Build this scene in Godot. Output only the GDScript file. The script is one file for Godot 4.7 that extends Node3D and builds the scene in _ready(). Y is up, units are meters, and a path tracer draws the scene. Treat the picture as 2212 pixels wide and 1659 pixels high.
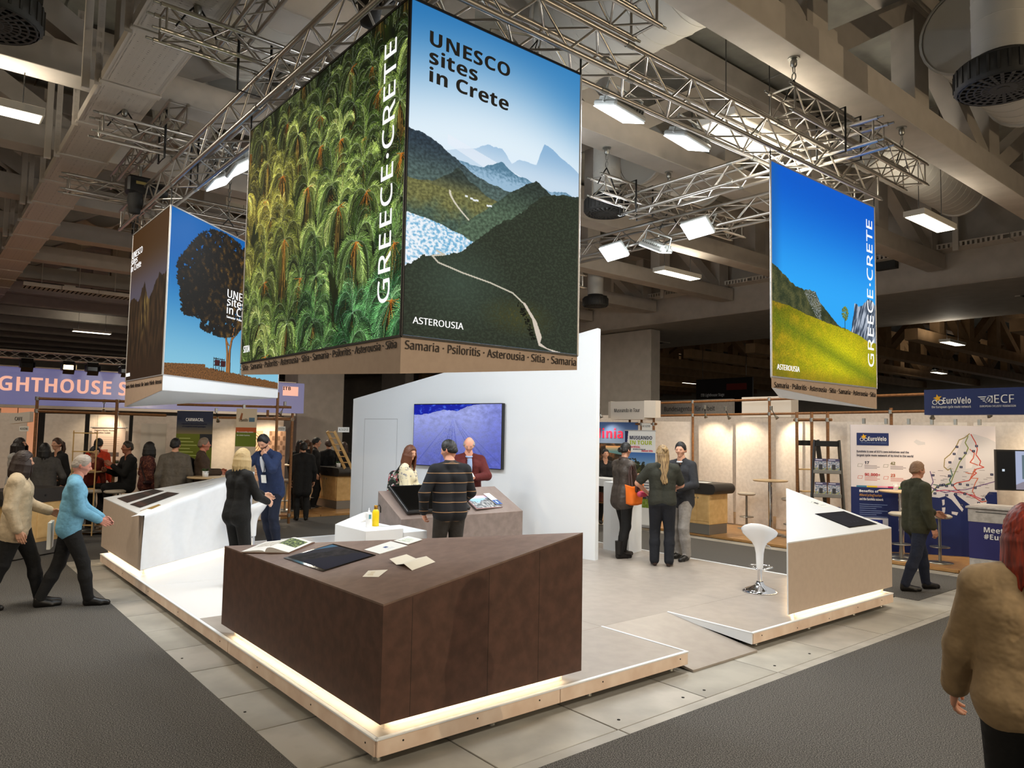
extends Node3D
# An exhibition hall with an island stand: x runs along the stand's right-hand edge, -z along its left-hand edge; its front corner stands at the origin.
var M := {}
var cache := {}
var rng := RandomNumberGenerator.new()
const DECK := 0.16

func _ready():
	rng.seed = 7
	var cam := Camera3D.new()
	cam.name = "camera"
	cam.fov = 55.28
	cam.position = Vector3(-2.284, 2.01, 3.979)
	cam.rotation_degrees = Vector3(3.784, -39.543, 1.036)
	cam.near = 0.05
	cam.far = 200.0
	add_child(cam)
	cam.current = true
	var we := WorldEnvironment.new()
	we.name = "environment"
	var e := Environment.new()
	e.background_mode = Environment.BG_COLOR
	e.background_color = Color(0, 0, 0)
	e.tonemap_mode = Environment.TONE_MAPPER_LINEAR
	e.tonemap_exposure = 1.0
	e.sdfgi_enabled = true
	e.ssao_enabled = true
	e.ssil_enabled = true
	we.environment = e
	add_child(we)
	make_materials()
	hall()
	stand()
	light_boxes()
	trusses()
	lamps()
	booths()
	people()

# ---------- naming ----------
func tag(o, label, cat, group = ""):
	o.set_meta("label", label)
	o.set_meta("category", cat)
	if group != "":
		o.set_meta("group", group)
	return o

func thing(called, label, cat, at = Vector3.ZERO, turn = 0.0, group = "") -> Node3D:
	var o := Node3D.new()
	o.name = called
	add_child(o, true)
	o.position = at
	o.rotation_degrees.y = turn
	tag(o, label, cat, group)
	return o

func part(p, called, mesh, mat, at = Vector3.ZERO, rot = Vector3.ZERO, sc = Vector3.ONE) -> MeshInstance3D:
	var o := MeshInstance3D.new()
	o.name = called
	o.mesh = mesh
	o.material_override = mat
	o.position = at
	o.rotation_degrees = rot
	o.scale = sc
	p.add_child(o, true)
	return o

func solo(called, label, cat, mesh, mat, at = Vector3.ZERO, rot = Vector3.ZERO, group = "") -> MeshInstance3D:
	return tag(part(self, called, mesh, mat, at, rot), label, cat, group)

func struct(called, mesh, mat, at = Vector3.ZERO, rot = Vector3.ZERO) -> MeshInstance3D:
	var o := part(self, called, mesh, mat, at, rot)
	o.set_meta("kind", "structure")
	return o

func stuff(o):
	o.set_meta("kind", "stuff")
	return o

func copy(o, label, group = ""):
	var c = o.duplicate()
	c.name = o.name
	add_child(c, true)
	c.set_meta("label", label)
	if group != "":
		c.set_meta("group", group)
	return c

# ---------- materials ----------
func mat(col: Color, rough := 0.6, metal := 0.0) -> StandardMaterial3D:
	var m := StandardMaterial3D.new()
	m.albedo_color = col
	m.roughness = rough
	m.metallic = metal
	return m

func glow(col: Color, energy: float) -> StandardMaterial3D:
	var m := mat(Color(0.5, 0.5, 0.5))
	m.emission_enabled = true
	m.emission = col
	m.emission_energy_multiplier = energy
	return m

func noise_tex(freq: float, oct := 4, size := 512, type := FastNoiseLite.TYPE_SIMPLEX_SMOOTH, ramp = null, normal := false, strength := 4.0, sd := 1) -> NoiseTexture2D:
	var n := FastNoiseLite.new()
	n.noise_type = type
	n.frequency = freq
	n.fractal_octaves = oct
	n.seed = sd
	var t := NoiseTexture2D.new()
	t.width = size
	t.height = size
	t.seamless = true
	t.noise = n
	if ramp:
		var g := Gradient.new()
		g.offsets = PackedFloat32Array(ramp[0])
		g.colors = PackedColorArray(ramp[1])
		t.color_ramp = g
	if normal:
		t.as_normal_map = true
		t.bump_strength = strength
	return t

func tri(m: StandardMaterial3D, scale: float, world := true) -> StandardMaterial3D:
	m.uv1_triplanar = true
	m.uv1_world_triplanar = world
	m.uv1_scale = Vector3.ONE * scale
	return m

func mottled(a: Color, b: Color, freq: float, scale: float, rough := 0.6, bump := 0.0, oct := 4, world := true) -> StandardMaterial3D:
	var m := mat(Color.WHITE, rough)
	m.albedo_texture = noise_tex(freq, oct, 512, FastNoiseLite.TYPE_SIMPLEX_SMOOTH, [[0.2, 0.8], [a, b]], false, 4.0, int(freq * 1000) + 3)
	if bump > 0.0:
		m.normal_enabled = true
		m.normal_texture = noise_tex(freq, oct, 512, FastNoiseLite.TYPE_SIMPLEX_SMOOTH, null, true, bump, int(freq * 1000) + 3)
	return tri(m, scale, world)

func make_materials():
	M.white = mat(Color(0.90, 0.915, 0.93), 0.55)
	M.white_gloss = mat(Color(0.95, 0.95, 0.95), 0.12)
	M.white_gloss.clearcoat_enabled = true
	M.deck = mottled(Color(0.60, 0.565, 0.53), Color(0.63, 0.595, 0.56), 0.02, 0.5, 0.42, 0.0)
	M.deck_white = mat(Color(0.88, 0.88, 0.88), 0.35)
	M.edge = mottled(Color(0.86, 0.76, 0.68), Color(0.92, 0.84, 0.77), 0.006, 0.8, 0.6)
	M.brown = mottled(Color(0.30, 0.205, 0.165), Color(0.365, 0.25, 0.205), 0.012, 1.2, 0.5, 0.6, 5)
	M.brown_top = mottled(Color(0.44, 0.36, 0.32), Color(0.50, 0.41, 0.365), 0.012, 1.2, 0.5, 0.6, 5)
	M.taupe = mottled(Color(0.47, 0.42, 0.40), Color(0.52, 0.47, 0.45), 0.012, 1.2, 0.5, 0.4, 5)
	M.greige = mottled(Color(0.76, 0.69, 0.63), Color(0.78, 0.71, 0.65), 0.02, 1.0, 0.55)
	M.black = mat(Color(0.04, 0.04, 0.045), 0.4)
	M.black_gloss = mat(Color(0.02, 0.02, 0.022), 0.08)
	M.rubber = mat(Color(0.1, 0.1, 0.1), 0.8)
	M.chrome = mat(Color(0.85, 0.85, 0.86), 0.08, 1.0)
	M.alu = mat(Color(0.76, 0.74, 0.71), 0.32, 1.0)
	M.steel = mat(Color(0.62, 0.62, 0.6), 0.35, 0.9)
	M.carpet = mottled(Color(0.13, 0.125, 0.12), Color(0.50, 0.485, 0.465), 0.16, 1.15, 0.95, 1.5, 2)
	M.concrete = mottled(Color(0.60, 0.585, 0.55), Color(0.69, 0.67, 0.635), 0.006, 0.45, 0.5, 0.3, 6)
	M.concrete_dark = mat(Color(0.22, 0.21, 0.19), 0.8)
	M.paint = mottled(Color(0.69, 0.66, 0.62), Color(0.73, 0.70, 0.66), 0.01, 0.4, 0.7)
	M.deckroof = mottled(Color(0.56, 0.56, 0.53), Color(0.62, 0.62, 0.585), 0.01, 0.4, 0.8)
	M.duct = mat(Color(0.74, 0.73, 0.70), 0.5, 0.1)
	M.fan = mat(Color(0.15, 0.15, 0.145), 0.6)
	M.tray = mat(Color(0.82, 0.79, 0.75), 0.5, 0.05)
	M.hole = mat(Color(0.10, 0.09, 0.08), 0.9)
	M.wood = mottled(Color(0.62, 0.42, 0.22), Color(0.75, 0.54, 0.31), 0.01, 1.0, 0.45)
	M.woodfloor = mottled(Color(0.66, 0.49, 0.29), Color(0.74, 0.57, 0.36), 0.01, 0.8, 0.3)
	M.birch = mottled(Color(0.80, 0.65, 0.42), Color(0.86, 0.72, 0.49), 0.01, 1.0, 0.5)
	M.pole = mottled(Color(0.45, 0.29, 0.15), Color(0.55, 0.37, 0.2), 0.02, 2.0, 0.5)
	M.leather = mat(Color(0.16, 0.145, 0.135), 0.5)
	M.linen = mottled(Color(0.84, 0.80, 0.76), Color(0.89, 0.85, 0.81), 0.02, 1.0, 0.85, 0.5)
	M.tabletop = mat(Color(0.80, 0.69, 0.53), 0.4)
	M.paper = mat(Color(0.92, 0.92, 0.9), 0.6)
	M.led = glow(Color(1.0, 0.92, 0.78), 3.0)
	M.flood = glow(Color(0.96, 0.98, 1.0), 14.0)
	M.panel = glow(Color(1.0, 0.96, 0.86), 5.0)
	M.bulb = glow(Color(1.0, 0.86, 0.62), 12.0)
	M.ink = mat(Color(0.03, 0.03, 0.035), 0.6)
	M.white_cloth = mottled(Color(0.915, 0.925, 0.935), Color(0.93, 0.94, 0.95), 0.02, 1.0, 0.8)
	M.gap = mat(Color(0.74, 0.75, 0.76), 0.8)
	M.taupe_top = mottled(Color(0.50, 0.44, 0.415), Color(0.54, 0.48, 0.45), 0.012, 1.2, 0.45, 0.4, 5)
	M.wood_dim = mottled(Color(0.60, 0.48, 0.34), Color(0.66, 0.53, 0.39), 0.01, 0.4, 0.8)
	M.linen_white = mat(Color(0.82, 0.79, 0.75), 0.8)
	M.pink = mat(Color(0.85, 0.08, 0.28), 0.6)
	M.navy_ink = mat(Color(0.07, 0.09, 0.24), 0.6)
	M.pale_ink = mat(Color(0.5, 0.58, 0.75), 0.6)
	M.marble = mottled(Color(0.70, 0.68, 0.66), Color(0.82, 0.80, 0.78), 0.02, 0.8, 0.4)
	M.clear = mat(Color(0.95, 0.97, 1.0, 0.15), 0.05)
	M.clear.transparency = BaseMaterial3D.TRANSPARENCY_ALPHA
	M.header = glow(Color(0.50, 0.50, 0.74), 0.42)
	M.header.roughness = 0.12
	M.salmon = glow(Color(1.0, 0.72, 0.62), 0.85)
	M.warm_panel = glow(Color(0.95, 0.62, 0.42), 0.55)
	M.pink_panel = glow(Color(0.95, 0.2, 0.35), 0.6)
	M.window_frame = mat(Color(0.08, 0.08, 0.08), 0.5)
	M.day_glass = glow(Color(0.85, 0.92, 1.0), 0.85)
	M.ink_brown = mat(Color(0.17, 0.13, 0.11), 0.6)

# ---------- meshes ----------
func quad_face(st: SurfaceTool, pts: Array, mid: Vector3):
	var n: Vector3 = (pts[1] - pts[0]).cross(pts[2] - pts[0])
	if n.length() < 1e-12 and pts.size() > 3:
		n = (pts[2] - pts[0]).cross(pts[3] - pts[0])
	var c := Vector3.ZERO
	for p in pts:
		c += p
	c /= pts.size()
	var q := pts.duplicate()
	if n.dot(c - mid) > 0.0:
		q.reverse()
		n = -n
	n = -n.normalized()
	for i in range(1, q.size() - 1):
		for p in [q[0], q[i], q[i + 1]]:
			st.set_normal(n)
			st.set_uv(Vector2(p.x + p.z, p.y) if absf(n.y) < 0.7 else Vector2(p.x, p.z))
			st.add_vertex(p)

func start() -> SurfaceTool:
	var st := SurfaceTool.new()
	st.begin(Mesh.PRIMITIVE_TRIANGLES)
	return st

func add_box(st: SurfaceTool, c: Vector3, s: Vector3, bev := 0.0, b := Basis()):
	var h := s / 2.0
	var bb := minf(bev, minf(h.x, minf(h.y, h.z)) * 0.9)
	if bb <= 0.0:
		for ax in 3:
			for sg in [-1.0, 1.0]:
				var pts := []
				for uv in [[-1, -1], [1, -1], [1, 1], [-1, 1]]:
					var v := Vector3.ZERO
					v[ax] = sg * h[ax]
					v[(ax + 1) % 3] = uv[0] * h[(ax + 1) % 3]
					v[(ax + 2) % 3] = uv[1] * h[(ax + 2) % 3]
					pts.append(c + b * v)
				quad_face(st, pts, c)
		return
	var pt := func(sx, sy, sz, ax):
		var v := Vector3(sx * (h.x - bb), sy * (h.y - bb), sz * (h.z - bb))
		v[ax] = [sx, sy, sz][ax] * h[ax]
		return c + b * v
	for ax in 3:
		for sg in [-1, 1]:
			var pts := []
			for uv in [[-1, -1], [1, -1], [1, 1], [-1, 1]]:
				var s3 := [0, 0, 0]
				s3[ax] = sg
				s3[(ax + 1) % 3] = uv[0]
				s3[(ax + 2) % 3] = uv[1]
				pts.append(pt.call(s3[0], s3[1], s3[2], ax))
			quad_face(st, pts, c)
	for ax in 3:
		var a1 := (ax + 1) % 3
		var a2 := (ax + 2) % 3
		for u in [-1, 1]:
			for w in [-1, 1]:
				var pts := []
				for k in [[-1, a1], [1, a1], [1, a2], [-1, a2]]:
					var s3 := [0, 0, 0]
					s3[ax] = k[0]
					s3[a1] = u
					s3[a2] = w
					pts.append(pt.call(s3[0], s3[1], s3[2], k[1]))
				quad_face(st, pts, c)
	for sx in [-1, 1]:
		for sy in [-1, 1]:
			for sz in [-1, 1]:
				quad_face(st, [pt.call(sx, sy, sz, 0), pt.call(sx, sy, sz, 1), pt.call(sx, sy, sz, 2)], c)

func bx(s: Vector3, bev := 0.004) -> ArrayMesh:
	var key := "b%s_%s" % [s, bev]
	if not cache.has(key):
		var st := start()
		add_box(st, Vector3.ZERO, s, bev)
		cache[key] = st.commit()
	return cache[key]

func box_at(p, called, c: Vector3, s: Vector3, m, bev := 0.004, rot := Vector3.ZERO) -> MeshInstance3D:
	return part(p, called, bx(s, bev), m, c, rot)

func prism(poly: Array, y0, y1, sc := true) -> ArrayMesh:
	# poly: Vector2(x, z) corners of a convex outline; y0 / y1 a number or one number per corner
	var st := start()
	var lo := []
	var hi := []
	var mid := Vector3.ZERO
	for i in poly.size():
		lo.append(Vector3(poly[i].x, y0[i] if y0 is Array else y0, poly[i].y))
		hi.append(Vector3(poly[i].x, y1[i] if y1 is Array else y1, poly[i].y))
		mid += lo[i] + hi[i]
	mid /= poly.size() * 2.0
	quad_face(st, lo, mid)
	quad_face(st, hi, mid)
	for i in poly.size():
		var j := (i + 1) % poly.size()
		quad_face(st, [lo[i], lo[j], hi[j], hi[i]], mid)
	return st.commit()

func sheet(a: Vector3, b: Vector3, c: Vector3, d: Vector3, thick: float) -> ArrayMesh:
	# a thin plate whose front a-b-c-d (uv 0,1 / 1,1 / 1,0 / 0,0: a bottom left, b bottom right, c top right, d top left) faces (b-a)x(d-a)
	var n := (b - a).cross(d - a).normalized() * thick
	var st := start()
	var mid := (a + b + c + d) / 4.0 - n / 2.0
	var f := [[a, Vector2(0, 1)], [b, Vector2(1, 1)], [c, Vector2(1, 0)], [d, Vector2(0, 0)]]
	for i in [0, 2, 1, 0, 3, 2]:
		st.set_normal(n.normalized())
		st.set_uv(f[i][1])
		st.add_vertex(f[i][0])
	quad_face(st, [a - n, b - n, c - n, d - n], mid)
	for k in [[a, b], [b, c], [c, d], [d, a]]:
		quad_face(st, [k[0], k[1], k[1] - n, k[0] - n], mid)
	return st.commit()

func cylm(r0: float, r1: float, h: float, n := 16) -> CylinderMesh:
	var key := "c%s_%s_%s_%s" % [r0, r1, h, n]
	if not cache.has(key):
		var c := CylinderMesh.new()
		c.bottom_radius = r0
		c.top_radius = r1
		c.height = h
		c.radial_segments = n
		c.rings = 0
		cache[key] = c
	return cache[key]

func bar(p, called, a: Vector3, b: Vector3, r: float, m, n := 10) -> MeshInstance3D:
	var o := part(p, called, cylm(1, 1, 1, n), m)
	o.transform = bar_xf(a, b, r)
	return o

func bar_xf(a: Vector3, b: Vector3, r: float) -> Transform3D:
	var d := b - a
	var y := d.normalized()
	var x := y.cross(Vector3.FORWARD if absf(y.z) < 0.9 else Vector3.RIGHT).normalized()
	var z := x.cross(y)
	return Transform3D(Basis(x * r, d, z * r), (a + b) / 2.0)

func beam(p, called, a: Vector3, b: Vector3, w: float, h: float, m) -> MeshInstance3D:
	# a rectangular bar; w sideways, h in the plane that holds the vertical
	var d := b - a
	var x := d.normalized()
	var side := x.cross(Vector3.UP)
	side = side.normalized() if side.length() > 0.01 else Vector3.BACK
	var up := side.cross(x)
	var o := part(p, called, bx(Vector3.ONE, 0.0), m)
	o.transform = Transform3D(Basis(d, up * h, side * w), (a + b) / 2.0)
	return o

func lathe(prof: Array, n := 28) -> ArrayMesh:
	# prof: Vector2(radius, y) from the bottom up along the outside
	var key := "l%s_%d" % [prof, n]
	if cache.has(key):
		return cache[key]
	var st := start()
	st.set_smooth_group(0)
	for i in prof.size() - 1:
		for j in n:
			var q := []
			for k in [[i, j], [i + 1, j], [i + 1, j + 1], [i, j + 1]]:
				var an: float = TAU * k[1] / n
				q.append(Vector3(prof[k[0]].x * cos(an), prof[k[0]].y, prof[k[0]].x * sin(an)))
			for t in [0, 2, 1, 0, 3, 2]:
				st.add_vertex(q[t])
	st.index()
	st.generate_normals()
	cache[key] = st.commit()
	return cache[key]

func sweep(pts: Array, r, n := 8, closed := false) -> ArrayMesh:
	var st := start()
	st.set_smooth_group(0)
	var rings := []
	var up := Vector3.UP
	for i in pts.size():
		var t: Vector3 = (pts[mini(i + 1, pts.size() - 1)] - pts[maxi(i - 1, 0)]).normalized()
		if closed:
			t = (pts[(i + 1) % pts.size()] - pts[(i - 1 + pts.size()) % pts.size()]).normalized()
		var x := t.cross(up)
		if x.length() < 0.05:
			x = t.cross(Vector3.RIGHT)
		x = x.normalized()
		up = x.cross(t)
		var rr: float = r[i] if r is Array else r
		var ring := []
		for j in n:
			var an := TAU * j / n
			ring.append(pts[i] + (x * cos(an) + up * sin(an)) * rr)
		rings.append(ring)
	var last := pts.size() if closed else pts.size() - 1
	for i in last:
		var k := (i + 1) % pts.size()
		for j in n:
			var l := (j + 1) % n
			for v in [rings[i][j], rings[i][l], rings[k][l], rings[i][j], rings[k][l], rings[k][j]]:
				st.add_vertex(v)
	if not closed:
		for e in [[0, 1], [pts.size() - 1, -1]]:
			for j in range(1, n - 1):
				var tri3 := [rings[e[0]][0], rings[e[0]][j], rings[e[0]][j + 1]]
				if e[1] == 0:
					tri3.reverse()
				st.set_smooth_group(1)
				for v in tri3:
					st.add_vertex(v)
	st.index()
	st.generate_normals()
	return st.commit()

var fonts := {}
func font(face: String, weight: int) -> SystemFont:
	var k := face + str(weight)
	if not fonts.has(k):
		var f := SystemFont.new()
		f.font_names = PackedStringArray([face])
		f.font_weight = weight
		fonts[k] = f
	return fonts[k]

func text_mesh(s: String, height: float, bold := false, face := "Droid Sans") -> TextMesh:
	var t := TextMesh.new()
	t.font = font(face, 700 if bold else 400)
	t.text = s
	t.font_size = 64
	t.pixel_size = height / 64.0
	t.depth = 0.003
	t.curve_step = 2.0
	t.horizontal_alignment = HORIZONTAL_ALIGNMENT_LEFT
	t.vertical_alignment = VERTICAL_ALIGNMENT_BOTTOM
	return t

# lettering laid on a surface: o = lower left of the baseline, r = direction of writing, u = up; w = wanted width (0: natural), cap = height of a capital
func letter(p, s: String, o: Vector3, r: Vector3, u: Vector3, cap: float, w: float, m, bold := false, called := "lettering") -> MeshInstance3D:
	var t := text_mesh(s, 1.0, bold)
	var box := t.get_aabb()
	var sx := cap / 0.714
	if w > 0.0 and box.size.x > 0.0:
		sx = w / box.size.x
	var sy := cap / 0.714
	var n := r.cross(u).normalized()
	var o3 := part(p, called, t, m)
	var bs := Basis(r.normalized() * sx, u.normalized() * sy, n)
	var base := 0.25  # of the descender below the baseline, in font sizes
	o3.transform = Transform3D(bs, o - r.normalized() * sx * box.position.x - u.normalized() * sy * base + n * 0.003)
	return o3

func chain(p, called, a: Vector3, b: Vector3, m, r := 0.02):
	# a lifting chain of interlocked links
	var n := maxi(2, int(a.distance_to(b) / (r * 3.2)))
	for i in n:
		var ring := []
		for j in 10:
			var an := TAU * j / 10.0
			ring.append(Vector3(cos(an) * r, sin(an) * r * 1.9, 0))
		if not cache.has("link%s" % r):
			cache["link%s" % r] = sweep(ring, r * 0.3, 6, true)
		part(p, called, cache["link%s" % r], m, a.lerp(b, (i + 0.5) / n), Vector3(0, 90 * (i % 2), 0))

# ---------- the hall ----------
func hall():
	var fl := struct("floor", bx(Vector3(62, 0.3, 64), 0.0), M.concrete_dark, Vector3(17, -0.17, -17))
	# carpets are loose-laid over the slab
	var o := Vector3(-17, 0.17, 17)
	for c in [[-14.0, -0.375, -48.0, 14.0], [-0.375, 30.0, 0.6, 14.0], [7.62, 9.8, -20.0, 0.05], [-0.375, 9.8, -10.6, -8.55], [-0.375, 30.0, -47.0, -10.6], [11.0, 30.0, -10.6, 0.05]]:
		box_at(fl, "carpet", o + Vector3((c[0] + c[1]) / 2, -0.009, (c[2] + c[3]) / 2), Vector3(c[1] - c[0], 0.026, c[3] - c[2]), M.carpet, 0.0)
	var j := [M.concrete]
	for k in 2:
		j.append(mottled(Color(0.57 + 0.05 * k, 0.555 + 0.05 * k, 0.52 + 0.05 * k), Color(0.66 + 0.04 * k, 0.645 + 0.04 * k, 0.605 + 0.04 * k), 0.005 + 0.002 * k, 0.4, 0.5, 0.3, 6))
	for i in 13:
		var z := -0.21 - 0.74 * i
		var p := box_at(fl, "floor_plate", o + Vector3(-0.06, -0.014, z - 0.37), Vector3(0.622, 0.024, 0.728), j[i % 3], 0.003)
		p.rotation_degrees.x = rng.randf_range(-0.08, 0.08)
	for i in 10:
		box_at(fl, "floor_plate", o + Vector3(-0.43 + 1.01 * i + 0.5, -0.014, 0.13), Vector3(0.998, 0.024, 0.72 if i else 0.64), j[(i + 1) % 3], 0.003)
		if i % 2 == 0:
			box_at(fl, "floor_rail", o + Vector3(-0.43 + 1.01 * (i + 1), -0.012, 0.548), Vector3(2.01, 0.024, 0.098), j[0], 0.003)
	for i in 9:
		box_at(fl, "floor_plate", o + Vector3(7.38, -0.014, -0.75 - 1.01 * i), Vector3(0.45, 0.024, 0.998), j[i % 3], 0.003)
	for i in 11:
		box_at(fl, "floor_plate", o + Vector3(9.97, -0.014, 0.1 - 1.01 * i), Vector3(0.32, 0.024, 0.998), j[i % 3], 0.003)
	for i in 12:
		box_at(fl, "floor_plate", o + Vector3(-0.1 + 0.82 * i, -0.014, -8.32), Vector3(0.81, 0.024, 0.42), j[i % 3], 0.003)
	# small screw plugs in the plates by the front edge
	for x in [1.72, 2.45, 2.72, 3.75, 4.35]:
		part(fl, "floor_plug", cylm(0.012, 0.012, 0.004, 12), M.hole, o + Vector3(x, -0.001, 0.38))
	for z in [-1.32, -2.85]:
		part(fl, "floor_plug", cylm(0.01, 0.01, 0.004, 12), M.hole, o + Vector3(-0.31, -0.001, z))
	struct("wall_left", bx(Vector3(0.3, 8.6, 64), 0.0), M.paint, Vector3(-14.15, 4.1, -17))
	struct("wall_right", bx(Vector3(0.3, 8.6, 64), 0.0), M.paint, Vector3(48.15, 4.1, -17))
	struct("wall_back", bx(Vector3(62.6, 8.6, 0.3), 0.0), M.paint, Vector3(17, 4.1, -49.15))
	struct("wall_front", bx(Vector3(62.6, 8.6, 0.3), 0.0), M.paint, Vector3(17, 4.1, 15.15))
	var roof := struct("ceiling", bx(Vector3(62.6, 0.3, 64.6), 0.0), M.deckroof, Vector3(17, 8.35, -17))
	# roof panels between the joists
	for i in 23:
		for k in 9:
			var zc := 12.86 - 2.86 * i
			if zc > -20 or k < 4:
				box_at(roof, "ceiling_panel", Vector3(-17, -8.35, 17) + Vector3(-12.0 + 3.2 * k, 8.17, zc - 1.43), Vector3(3.17, 0.06, 2.83), M.deckroof, 0.012)
	# roof trusses along x
	for i in 21:
		var z := 5.72 - 2.86 * i
		roof_truss(z, -13.95, 16.3, 6.0, M.paint, z > -24.0)
	for i in 14:
		roof_truss(2.86 - 2.86 * i, 22.0, 47.5, 5.15, M.wood_dim, i < 9)
	# the wide lowered soffit on the right and the pillars that carry it
	var s := struct("trim_1", bx(Vector3(5.5, 2.6, 62), 0.02), M.paint, Vector3(19.15, 6.92, -17))
	for z in [-1.5, -8.0, -14.5]:
		box_at(s, "soffit_recess", Vector3(0.5, -1.3, z + 17), Vector3(1.6, 0.03, 0.7), M.hole, 0.0)
		box_at(s, "recess_frame", Vector3(0.5, -1.305, z + 17 + 0.42), Vector3(1.8, 0.05, 0.12), M.paint)
		box_at(s, "recess_frame", Vector3(0.5, -1.305, z + 17 - 0.42), Vector3(1.8, 0.05, 0.12), M.paint)
	for z in [-4.0, -9.0]:
		box_at(s, "junction_box", Vector3(-2.85, -0.55 if z > -8 else -0.3, z + 17), Vector3(0.2, 0.3, 0.5), M.fan)
	for z in [-13.25, -29.0]:
		struct("wall_pillar", bx(Vector3(0.5, 5.6, 2.4), 0.02), M.paint, Vector3(17.25, 2.8, z))
	var pl := struct("wall_pillar", bx(Vector3(1.8, 6.2, 1.2), 0.02), M.paint, Vector3(9.35, 3.1, -21.6))
	pl.set_meta("label", "square painted pillar behind the cafe counter")
	cable_tray()
	ducts()

func roof_truss(z: float, x0: float, x1: float, yb: float, m, full: bool):
	var t := Node3D.new()
	t.name = "ceiling_truss"
	t.set_meta("kind", "structure")
	add_child(t, true)
	t.position = Vector3(0, yb, z)
	var mid := (x0 + x1) / 2
	var ln := x1 - x0
	box_at(t, "bottom_chord", Vector3(mid, 0.18, 0), Vector3(ln, 0.36, 0.4), m, 0.006)
	box_at(t, "top_chord", Vector3(mid, 1.82, 0), Vector3(ln, 0.36, 0.4), m, 0.006)
	var n := int(ceil((x1 - 5.07) / 2.71))
	var n0 := int(floor((x0 - 5.07) / 2.71))
	for i in range(n0, n + 1):
		var x := 5.07 + 2.71 * i
		if x > x0 + 0.3 and x < x1 - 0.2:
			box_at(t, "post", Vector3(x, 1.0, 0), Vector3(0.44, 1.3, 0.3), m, 0.006)
		var a := x + 0.2
		var b := x + 2.51
		if full and a > x0 and b < x1:
			if posmod(i, 2) == 0:
				beam(t, "brace", Vector3(a, 0.3, 0), Vector3(b, 1.66, 0), 0.26, 0.28, m)
			else:
				beam(t, "brace", Vector3(a, 1.66, 0), Vector3(b, 0.3, 0), 0.26, 0.28, m)

func slot_image(w: int, h: int, kind: int) -> ImageTexture:
	# the stamped slots of a cable tray: see-through holes in painted sheet
	var im := Image.create_empty(w, h, false, Image.FORMAT_RGBA8)
	im.fill(Color(0.82, 0.79, 0.75, 1))
	var clear := Color(0.1, 0.1, 0.1, 0)
	if kind == 0:
		for r in 30:
			for c in 7:
				im.fill_rect(Rect2i(int(w * (0.17 + 0.098 * c)), int(h * (0.02 + r / 31.0)), int(w * 0.068), maxi(2, int(h * 0.0065))), clear)
		for r in 44:
			for x in [0.045, 0.085, 0.9, 0.94]:
				im.fill_rect(Rect2i(int(w * x), int(h * (0.01 + r / 45.0)), int(w * 0.018), maxi(2, int(h * 0.012))), clear)
			im.fill_rect(Rect2i(int(w * 0.497), int(h * (0.01 + r / 45.0)), 3, 3), clear)
	else:
		for r in 12:
			im.fill_rect(Rect2i(int(w * 0.32), int(h * (0.03 + r / 12.4)), int(w * 0.36), int(h * 0.042)), clear)
	return ImageTexture.create_from_image(im)

func holed(kind: int, w: int, h: int) -> StandardMaterial3D:
	var m := mat(Color.WHITE, 0.5, 0.1)
	m.albedo_texture = slot_image(w, h, kind)
	m.transparency = BaseMaterial3D.TRANSPARENCY_ALPHA_SCISSOR
	m.alpha_scissor_threshold = 0.5
	m.cull_mode = BaseMaterial3D.CULL_DISABLED
	return m

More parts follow.
